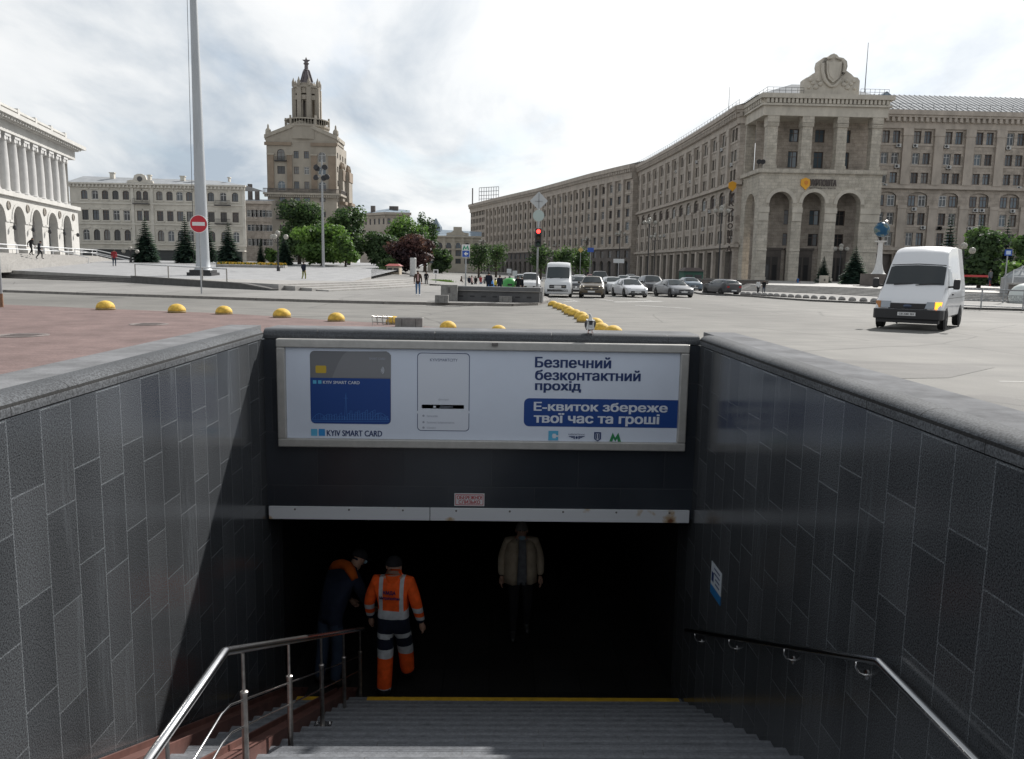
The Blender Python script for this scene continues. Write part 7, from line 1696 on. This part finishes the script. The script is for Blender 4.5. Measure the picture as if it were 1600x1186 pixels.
# ------------------------------------------------------------------ people
M_SKIN = mat('skin', (.42, .25, .18), .6, var=.08, vs=20); M_HAIR = mat('dark_hair', (.03, .024, .02), .8); M_HAIRG = mat('grey_hair', (.16, .15, .14), .8); M_SHOE = mat('dark_shoe', (.02, .02, .02), .6)
def cloth(n, c): return mat('cloth_'+n, c, .9, var=.18, vs=9, bump=.25, bs=14, spec=.2)
def bandmat(name, stops, axis='z', brace=None):
    """cloth whose bands sit at fixed heights of the garment; stops: [(height/2 m, colour)], brace = (x0, x1, z0, colour)"""
    if name in MATS: return MATS[name]
    m = bpy.data.materials.new(name); m.use_nodes = True; MATS[name] = m; t = m.node_tree; b = t.nodes['Principled BSDF']; b.inputs['Roughness'].default_value = .8; b.inputs['Specular IOR Level'].default_value = .25
    g = N(t, 'ShaderNodeTexCoord'); s = N(t, 'ShaderNodeSeparateXYZ'); t.links.new(g.outputs['Object'], s.inputs[0])
    wob = N(t, 'ShaderNodeTexNoise'); wob.inputs['Scale'].default_value = 7; t.links.new(g.outputs['Object'], wob.inputs[0])
    z = math_(t, 'ADD', math_(t, 'MULTIPLY', s.outputs[2], .5), math_(t, 'MULTIPLY', math_(t, 'SUBTRACT', wob.outputs[0], .5), .012))
    n = N(t, 'ShaderNodeValToRGB'); e = n.color_ramp.elements; n.color_ramp.interpolation = 'CONSTANT'
    while len(e) < len(stops): e.new(.5)
    for q, (p, c) in zip(e, stops): q.position = p; q.color = (*c, 1)
    t.links.new(z, n.inputs[0]); col = n.outputs[0]
    if brace:
        ax_ = math_(t, 'ABSOLUTE', s.outputs[0]); k = math_(t, 'MULTIPLY', math_(t, 'MULTIPLY', math_(t, 'GREATER_THAN', ax_, brace[0]), math_(t, 'LESS_THAN', ax_, brace[1])), math_(t, 'GREATER_THAN', s.outputs[2], brace[2]))
        mx_ = N(t, 'ShaderNodeMixRGB'); t.links.new(k, mx_.inputs[0]); t.links.new(col, mx_.inputs[1]); mx_.inputs[2].default_value = (*brace[3], 1); col = mx_.outputs[0]
    vn_ = N(t, 'ShaderNodeTexNoise'); vn_.inputs['Scale'].default_value = 12; t.links.new(g.outputs['Object'], vn_.inputs[0])
    mm = N(t, 'ShaderNodeMixRGB', blend_type='MULTIPLY'); mm.inputs[0].default_value = 1; t.links.new(col, mm.inputs[1]); t.links.new(ramp(t, vn_.outputs[0], [(.3, .82), (.7, 1.12)]), mm.inputs[2]); t.links.new(mm.outputs[0], b.inputs['Base Color'])
    bp = N(t, 'ShaderNodeBump'); bp.inputs['Strength'].default_value = .6; bp.inputs['Distance'].default_value = .02; t.links.new(vn_.outputs[0], bp.inputs['Height']); t.links.new(bp.outputs[0], b.inputs['Normal'])
    return m
BASE = dict(pel=(0, 0, .95), sp=(0, 0, 1.12), ch=(0, .01, 1.33), nk=(0, .005, 1.49), hd=(0, -.015, 1.585), ht=(0, -.01, 1.69),
            sl=(-.185, .01, 1.42), el=(-.235, .03, 1.15), wl=(-.245, -.03, .90), sr=(.185, .01, 1.42), er=(.235, .03, 1.15), wr=(.245, -.03, .90),
            hl=(-.095, 0, .90), kl=(-.10, -.01, .50), al=(-.105, .03, .09), tl=(-.115, -.14, .035), hr=(.095, 0, .90), kr=(.10, -.01, .50), ar=(.105, .03, .09), tr=(.115, -.14, .035))
EDG = [('pel', 'sp', 'T'), ('sp', 'ch', 'T'), ('ch', 'nk', 'T'), ('nk', 'hd', 'H'), ('hd', 'ht', 'H'), ('ch', 'sl', 'T'), ('sl', 'el', 'S'), ('el', 'wl', 'S'), ('ch', 'sr', 'T'), ('sr', 'er', 'S'), ('er', 'wr', 'S'),
       ('pel', 'hl', 'L'), ('hl', 'kl', 'L'), ('kl', 'al', 'L'), ('al', 'tl', 'F'), ('pel', 'hr', 'L'), ('hr', 'kr', 'L'), ('kr', 'ar', 'L'), ('ar', 'tr', 'F')]
RAD = dict(pel=(.155, .115), sp=(.15, .11), ch=(.165, .115), nk=(.062, .06), hd=(.078, .092), ht=(.068, .08), sl=.075, el=.055, wl=.042, sr=.075, er=.055, wr=.042, hl=(.092, .1), kl=.068, al=.048, tl=.038, hr=(.092, .1), kr=.068, ar=.048, tr=.038)
def hand_mesh(mb, w, d, side, sc=1.0, curl=.5, m=0, fwd=V((0, -1, 0))):
    """palm and five fingers from the wrist point w along d"""
    d = V(d).normalized(); s_ = V((side, 0, 0)); up = d.cross(s_).normalized(); s_ = up.cross(d).normalized()*1.0
    kn = w+d*.085*sc
    mb.tube([w-d*.02*sc, w+d*.01*sc, w+d*.05*sc, kn], [.024*sc, .030*sc, .038*sc, .034*sc], 8, m)
    f_ = fwd
    for k, (o_, ln) in enumerate(((-.030, .068), (-.010, .078), (.011, .073), (.030, .058))):
        r0_ = kn+f_*o_*sc-d*.008*sc; p1 = r0_+d*ln*.45*sc; p2 = p1+(d*(1-curl*.6)-s_*curl*.6)*ln*.33*sc; p3 = p2+(d*(1-curl)-s_*curl)*ln*.3*sc
        mb.tube([r0_, p1, p2, p3], [.0105*sc, .0095*sc, .0085*sc, .006*sc], 6, m)
    t0 = w+d*.02*sc+f_*.03*sc; mb.tube([t0, t0+(d*.6+f_*.8)*.035*sc, t0+(d*.9+f_*.5)*.068*sc], [.013*sc, .011*sc, .008*sc], 6, m)
def person(lab, loc, h, rz, mats, pose=None, rad=None, group=None, sub=2, hands=True, hair='short', face=False, coat=0.0, name='person'):
    """mats: torso, sleeve, leg, shoe (+ skin, hair)"""
    k = h/1.75; J = {n: V(p) for n, p in BASE.items()}
    for n, p in (pose or {}).items(): J[n] = V(p)
    Rr = dict(RAD); Rr.update(rad or {})
    o = thing(name, lab, 'person', loc, rz, group)
    names = list(J); ix = {n: i for i, n in enumerate(names)}
    vs = [J[n]*k for n in names]; ed = [(ix[a], ix[b_]) for a, b_, _ in EDG]
    segs = [(J[a]*k, J[b_]*k, z) for a, b_, z in EDG]
    zi = dict(T=0, S=1, L=2, F=3, H=4)
    def zone(c):
        best = 9; r = 0
        for a, b_, z in segs:
            ab = b_-a; t_ = max(0, min(1, (c-a).dot(ab)/ab.length_squared)); dd_ = (c-(a+ab*t_)).length
            if z == 'H': dd_ -= .03*k
            if z == 'T': dd_ -= .07*k
            if z == 'F' : dd_ -= .01*k
            if dd_ < best: best = dd_; r = zi[z]
        if r == 2 and coat and c.z > (J['pel'].z-coat)*k: r = 0
        if r == 0 and c.z > (J['nk'].z-.012)*k and (c-J['nk']*k).length < .1*k: r = 4
        return r
    M = [mats[0], mats[1], mats[2], mats[3], mats[4] if len(mats) > 4 else M_SKIN]
    rr = [tuple(q*k for q in (Rr[n] if isinstance(Rr[n], tuple) else (Rr[n],)*2)) for n in names]
    body = skin('body', vs, ed, rr, M, zone, o, sub, roots=(ix['pel'],))
    if hands:      # hands belong to the same body mesh
        mb = MB()
        for w_, e_, sd_ in (('wl', 'el', -1), ('wr', 'er', 1)):
            d_ = (J[w_]-J[e_]).normalized(); hand_mesh(mb, J[w_]*k+d_*.02*k, d_, sd_, k, .55, 0, fwd=(V((0, -1, 0)) if abs(d_.y) < .8 else V((0, 0, 1))))
        hm = mb.mesh('hand', [M[4]], True); import bmesh
        bm = bmesh.new(); bm.from_mesh(body.data); n0 = len(bm.faces); bm.from_mesh(hm); bm.faces.ensure_lookup_table()
        for f_ in bm.faces[n0:]: f_.material_index = 4
        bm.to_mesh(body.data); bm.free(); bpy.data.meshes.remove(hm)
    hdv = J['hd']*k; htv = J['ht']*k; up = (htv-hdv).normalized(); T = MX.Translation(hdv) @ V((0, 0, 1)).rotation_difference(up).to_matrix().to_4x4()
    hm_ = mats[5] if len(mats) > 5 else M_HAIR
    b = MB(); b.T = T
    if hair == 'short': b.ball((0, .018*k, .035*k), (.088*k, .105*k, .105*k), 14, 8, z0=-.15); b.ball((0, .05*k, .02*k), (.078*k, .07*k, .085*k), 12, 8, z0=-.6); b.build('hair', hm_, o, smooth=True)
    elif hair == 'cap': b.ball((0, .01*k, .045*k), (.094*k, .108*k, .095*k), 16, 8, z0=-.1); b.lathe([(.093*k, .03*k), (.096*k, .036*k), (.092*k, .05*k)], (0, .008*k, 0), 16); b.extr([(-.07*k, -.08*k, .045*k), (.07*k, -.08*k, .045*k), (.05*k, -.165*k, .035*k), (-.05*k, -.165*k, .035*k)], (0, 0, .008*k)); b.build('cap', hm_, o, smooth='auto')
    elif hair == 'long': b.ball((0, .02*k, .035*k), (.095*k, .112*k, .108*k), 14, 8, z0=-.2); b.tube([(0, .05*k, .03*k), (0, .075*k, -.08*k), (0, .08*k, -.2*k)], [.085*k, .085*k, .05*k], 10); b.build('hair', hm_, o, smooth=True)
    if face:
        b = MB(); b.T = T; b.tube([(0, -.088*k, .03*k), (0, -.108*k, -.005*k), (0, -.09*k, -.018*k)], [.008*k, .014*k, .01*k], 8); b.build('nose', M[4], o, smooth=True)
        for s_ in (-1, 1):
            b = MB(); b.T = T; b.ball((s_*.032*k, -.082*k, .028*k), (.013*k, .010*k, .008*k), 8, 5, z0=-.99); b.build('eye', M_BLK, o, smooth=True)
            b = MB(); b.T = T; b.ball((s_*.082*k, .01*k, .01*k), (.012*k, .022*k, .032*k), 8, 6, z0=-.99); b.build('ear', M[4], o, smooth=True)
        b = MB(); b.T = T; b.cbox((0, -.088*k, -.042*k), (.045*k, .008*k, .007*k)); b.build('mouth', mat('lips', (.30, .12, .10), .6), o)
    return o
WALK = lambda s=.16, a=.12: dict(kl=(-.10, -s*.9-.02, .52), al=(-.105, -s+.02, .10), tl=(-.115, -s-.16, .05), kr=(.10, s*.3-.05, .50), ar=(.105, s+.08, .13), tr=(.115, s-.06, .035), wl=(-.25, a, .92), wr=(.25, -a-.08, .93), el=(-.24, a*.5+.05, 1.16), er=(.24, -.02, 1.16))
WALK2 = lambda s=.16, a=.12: dict(kr=(.10, -s*.9-.02, .52), ar=(.105, -s+.02, .10), tr=(.115, -s-.16, .05), kl=(-.10, s*.3-.05, .50), al=(-.105, s+.08, .13), tl=(-.115, s-.06, .035), wr=(.25, a, .92), wl=(-.25, -a-.08, .93), er=(.24, a*.5+.05, 1.16), el=(-.24, -.02, 1.16))
NV = cloth('navy', (.016, .02, .034)); BK = cloth('black', (.016, .016, .018)); JE = cloth('jeans', (.085, .15, .26)); DJ = cloth('dark_jeans', (.03, .045, .075)); RD = cloth('red', (.26, .035, .04)); WT = cloth('white', (.60, .60, .60)); PK = cloth('pinkish', (.42, .28, .27)); BG = cloth('beige', (.40, .335, .25)); GRY = cloth('grey', (.15, .155, .165)); OL = cloth('olive', (.18, .19, .05)); BR = cloth('brown', (.07, .045, .035)); BL = cloth('blue', (.05, .16, .38))
WS = mat('white_shoe', (.55, .55, .55), .6)
def far(lab, px, pyf, pyh, mats, rz=0, pose=None, dz=None, Y=None, hair='short', group='people around the square', **kw):
    if Y is None: p = gnd(px, pyf, dz if dz is not None else .13)
    else: q = at(px, pyf, Y); p = q
    h = at(px, pyh, p.y).z-p.z
    return person(lab, p, h, rz, mats, pose, hair=hair, group=group, sub=1, hands=True, **kw)
far('man in dark jacket, pink shirt and light jeans walking across the pavement', 653, 462.5, 422, [BR, BR, JE, WS], R(6), WALK2(.14))
b = MB(); o = bpy.data.objects[[x.name for x in bpy.data.objects if x.get('label', '').startswith('man in dark jacket, pink')][0]]
kq = 1.0; b.extr([(-.06, -.155, .98), (.06, -.155, .98), (.05, -.145, 1.42), (-.05, -.145, 1.42)], (0, .05, 0)); b.build('shirt', PK, o)
far('person in black walking just behind the man in light jeans', 666, 447.5, 424, [BK, BK, BK, M_SHOE], 0, WALK(.12), Y=86)
far('person in dark top and olive shorts standing on the broad steps', 475, 438.5, 408, [NV, NV, OL, M_SHOE], R(160), WALK(.10), Y=80)
far('man in red jacket and jeans at the foot of the terrace stairs', 179, 416.5, 389, [RD, RD, DJ, M_SHOE], R(200), WALK(.12), Y=108, hair='short')
far('dark clad man climbing the terrace stairs, farther left', 49, 399, 370, [BK, BK, BK, M_SHOE], R(80), dict(WALK(.2), ch=(0, -.10, 1.31), nk=(0, -.16, 1.45), hd=(0, -.22, 1.53), ht=(0, -.25, 1.63), sl=(-.185, -.12, 1.40), sr=(.185, -.12, 1.40)), Y=104)
far('dark clad person with backpack climbing the terrace stairs, nearer', 62, 405, 375, [NV, BK, BK, M_SHOE], R(110), dict(WALK2(.2), ch=(0, -.08, 1.31), nk=(0, -.13, 1.46), hd=(0, -.17, 1.55), ht=(0, -.19, 1.65)), Y=102.5)
far('woman in white jacket and dark trousers on the kerb before the steps', 1184, 459.5, 437, [WT, WT, BK, M_SHOE], R(10), WALK(.08), hair='long')
far('person in dark clothes walking beside the woman in white', 1193, 459, 437.5, [BK, BK, DJ, M_SHOE], R(-8), WALK2(.1))
far('child in blue and red before the portico pier', 1246, 449.5, 433, [BL, RD, BL, M_SHOE], R(20), WALK(.1), Y=110)
far('large man in navy seen from behind, leaning over the dark parapet', 763.5, 462, 424, [NV, NV, NV, M_SHOE], R(180), dict(wl=(-.15, -.25, 1.0), wr=(.15, -.25, 1.0)), Y=60, rad=dict(ch=(.21, .16), sp=(.2, .15), pel=(.19, .15)))
far('second person in navy behind the dark parapet, beside the green bin', 780.5, 462, 429, [NV, NV, NV, M_SHOE], R(200), None, Y=60, rad=dict(ch=(.2, .15), sp=(.19, .14)))
far('left one of two dark clad people behind the parapet near the traffic light', 809, 463, 430, [BK, BK, BK, M_SHOE], R(170), None, Y=61)
far('dark clad person closest to the traffic light pole behind the parapet', 815, 463, 431, [NV, BK, BK, M_SHOE], R(120), None, Y=62)
far('person with a pale top sitting up on the terrace behind the white van', 1546, 445, 421, [GRY, GRY, DJ, M_SHOE], R(190), None, Y=66)
rnd = random.Random(8)
for k, (px, hh_, c_, lab) in enumerate([(737, 22, PK, 'pedestrian in a pink top far behind the dark parapet'), (743, 21, BK, 'pedestrian in black far behind the dark parapet'), (751, 22, RD, 'pedestrian in red far behind the dark parapet'), (757, 20, GRY, 'pedestrian in grey far behind the dark parapet'), (733, 21, NV, 'pedestrian in navy below the metro sign'), (721, 21, BR, 'pedestrian in brown left of the metro sign post'), (789, 20, GRY, 'grey clad pedestrian beyond the green bottle bank')]):
    far(lab, px, 452, 452-hh_, [c_, c_, (BK, DJ, JE)[k % 3], M_SHOE], rnd.random()*6, (WALK if k % 2 else WALK2)(.12), Y=94+k*2, group='pedestrians far behind the dark parapet')
# ---- three people in the underpass
ORG = (.85, .11, .018); NVY = (.012, .017, .035); RFL = (.50, .53, .56)
HV = 1.88; kk_ = HV/1.75
MJ = bandmat('hi_vis_jacket', [(0, NVY), (.405, RFL), (.44, NVY), (.545, RFL), (.598, ORG)], brace=(.105, .155, 1.15, RFL))
MS_ = bandmat('hi_vis_sleeve', [(0, NVY), (.525, RFL), (.55, ORG), (.585, RFL), (.62, ORG)])
ML = bandmat('hi_vis_trousers', [(0, RFL), (.035, ORG), (.055, RFL), (.082, ORG), (.275, RFL), (.335, NVY)])
pw_ = EY+ray(608, 1089)*((ZF-EYE)/ray(608, 1090).z)
wk = person('worker in orange and navy high visibility suit with reflective stripes, seen from behind', (pw_.x+.06, pw_.y, ZF), HV, R(172), [MJ, MS_, ML, M_SHOE, M_SKIN, cloth('dark_cap', (.02, .02, .023))],
    dict(sl=(-.20, .01, 1.43), sr=(.20, .01, 1.43), el=(-.285, .04, 1.17), wl=(-.315, -.05, .93), er=(.285, .02, 1.17), wr=(.30, -.10, .93), kl=(-.10, -.16, .56), al=(-.11, -.22, .22), tl=(-.115, -.36, .16), kr=(.10, .0, .50), ar=(.105, .05, .09), tr=(.115, -.10, .035), hd=(0, -.03, 1.585), ht=(0, -.04, 1.69)),
    dict(pel=(.19, .14), sp=(.185, .135), ch=(.185, .135), sl=.09, sr=.088, el=.068, er=.068, wl=.05, wr=.05, hl=(.105, .115), hr=(.105, .115), kl=.10, kr=.10, al=.092, ar=.092), hair='cap', face=True, coat=.20)
b = MB(); text_fit(b, 'КМДА', -.075, .075, 1.435, 1.485, .05, place=lambda u, w, d: V((-u, .182+d, w)), thick=.012); text_fit(b, 'Метрополітен', -.125, .125, 1.365, 1.41, .04, place=lambda u, w, d: V((-u, .178+d, w)), thick=.012); b.build('back_lettering', cloth('purple_print', (.07, .03, .10)), wk)
b = MB(); b.T = MX.Translation(V(BASE['nk'])*kk_); b.lathe([(.105, -.05), (.11, 0.0), (.095, .035)], (0, -.005, 0), 16, cap=False); b.build('collar', cloth('orange_collar', ORG), wk, smooth=True)
# dark worker bending over the hand rail
pd = V((-2.04, 9.75, ZF)); HD = 1.84
dk = person('worker in dark jacket with orange shoulder yoke, bending over beside the handrail', pd, HD, R(138), [bandmat('dark_yoke_jacket', [(0, NVY)]), NV, DJ, M_SHOE, M_SKIN, MATS['cloth_dark_cap']],
    dict(sp=(0, -.06, 1.12), ch=(0, -.20, 1.30), nk=(0, -.36, 1.42), hd=(0, -.45, 1.49), ht=(0, -.50, 1.585), sl=(-.19, -.24, 1.36), sr=(.19, -.24, 1.36), el=(-.24, -.34, 1.10), wl=(-.20, -.48, .93), er=(.24, -.32, 1.10), wr=(.2, -.46, .92), kl=(-.1, -.05, .5), kr=(.1, .03, .5), al=(-.105, .02, .09), ar=(.105, .10, .09), tl=(-.115, -.15, .035), tr=(.115, -.06, .035)),
    dict(pel=(.18, .14), sp=(.18, .14), ch=(.19, .15), sl=.09, sr=.09, el=.07, er=.07, kl=.085, kr=.085, al=.07, ar=.07), hair='cap', face=True, coat=.12)
b = MB(); K = HD/1.75
for s_ in (-1, 1):      # yoke panels lying over the shoulders
    pass
yk = [(-.235, -.20, 1.375), (-.15, -.21, 1.455), (-.06, -.235, 1.485), (.06, -.235, 1.485), (.15, -.21, 1.455), (.235, -.20, 1.375)]
b.tube([V(p)*K for p in yk], [.045, .062, .066, .066, .062, .045], 10); b.build('orange_yoke', cloth('orange_yoke', (.42, .085, .012)), dk, smooth=True)
b = MB(); hv = V((0, -.45, 1.49))*K; b.ball(hv+V((0, -.085, -.035)), (.055, .03, .038), 10, 6, z0=-.99); b.build('face_mask', mat('mask_blue', (.25, .38, .46), .8), dk, smooth=True)
# man in beige jacket coming out of the dark
pb2 = EY+ray(812, 996)*((ZF-EYE)/ray(812, 996).z); HB = 1.80
bm_ = person('man in open beige jacket over grey shirt walking out of the dark underpass', (pb2.x, pb2.y, ZF), HB, R(2), [bandmat('open_jacket_torso', [(0, (.15, .16, .175))], brace=(.085, .9, .80, (.40, .335, .25))), BG, BK, M_SHOE, M_SKIN, M_HAIRG],
    dict(WALK(.08, .03), el=(-.27, .04, 1.16), wl=(-.275, -.02, .93), er=(.27, .04, 1.16), wr=(.275, -.02, .93), sl=(-.2, .01, 1.42), sr=(.2, .01, 1.42)), dict(sl=.085, sr=.085, el=.07, er=.07, wl=.055, wr=.055), hair='short', face=True)
K = HB/1.75
for s_ in (-1, 1):       # jacket fronts hanging open, shaped round the body
    b = MB(); rows = [(.86, .235, .07, .15), (1.0, .235, .07, .155), (1.15, .225, .065, .16), (1.30, .225, .06, .165), (1.42, .19, .055, .125), (1.475, .11, .05, .085)]
    P = []
    for z, xo_, xi, yf in rows: P.append([V((s_*xi, -yf-.01, z))*K, V((s_*(xi+.06), -yf-.025, z))*K, V((s_*xo_*.95, -yf*.55, z))*K, V((s_*xo_*1.0, .03, z))*K, V((s_*xo_*.7, yf*.9, z))*K, V((0, yf+.02, z))*K])
    vs = [p for r in P for p in r]; b.add(vs, [(i*6+j, i*6+j+1, (i+1)*6+j+1, (i+1)*6+j) for i in range(5) for j in range(5)])
    o = b.build('jacket_front', BG, bm_, smooth=True); m = o.modifiers.new('solid', 'SOLIDIFY'); m.thickness = .02
b = MB(); hv = V((0, -.015, 1.585))*K; b.ball(hv+V((0, -.07, -.075)), (.055, .035, .035), 10, 6, z0=-.99); b.build('face_mask', MATS['mask_blue'], bm_, smooth=True)
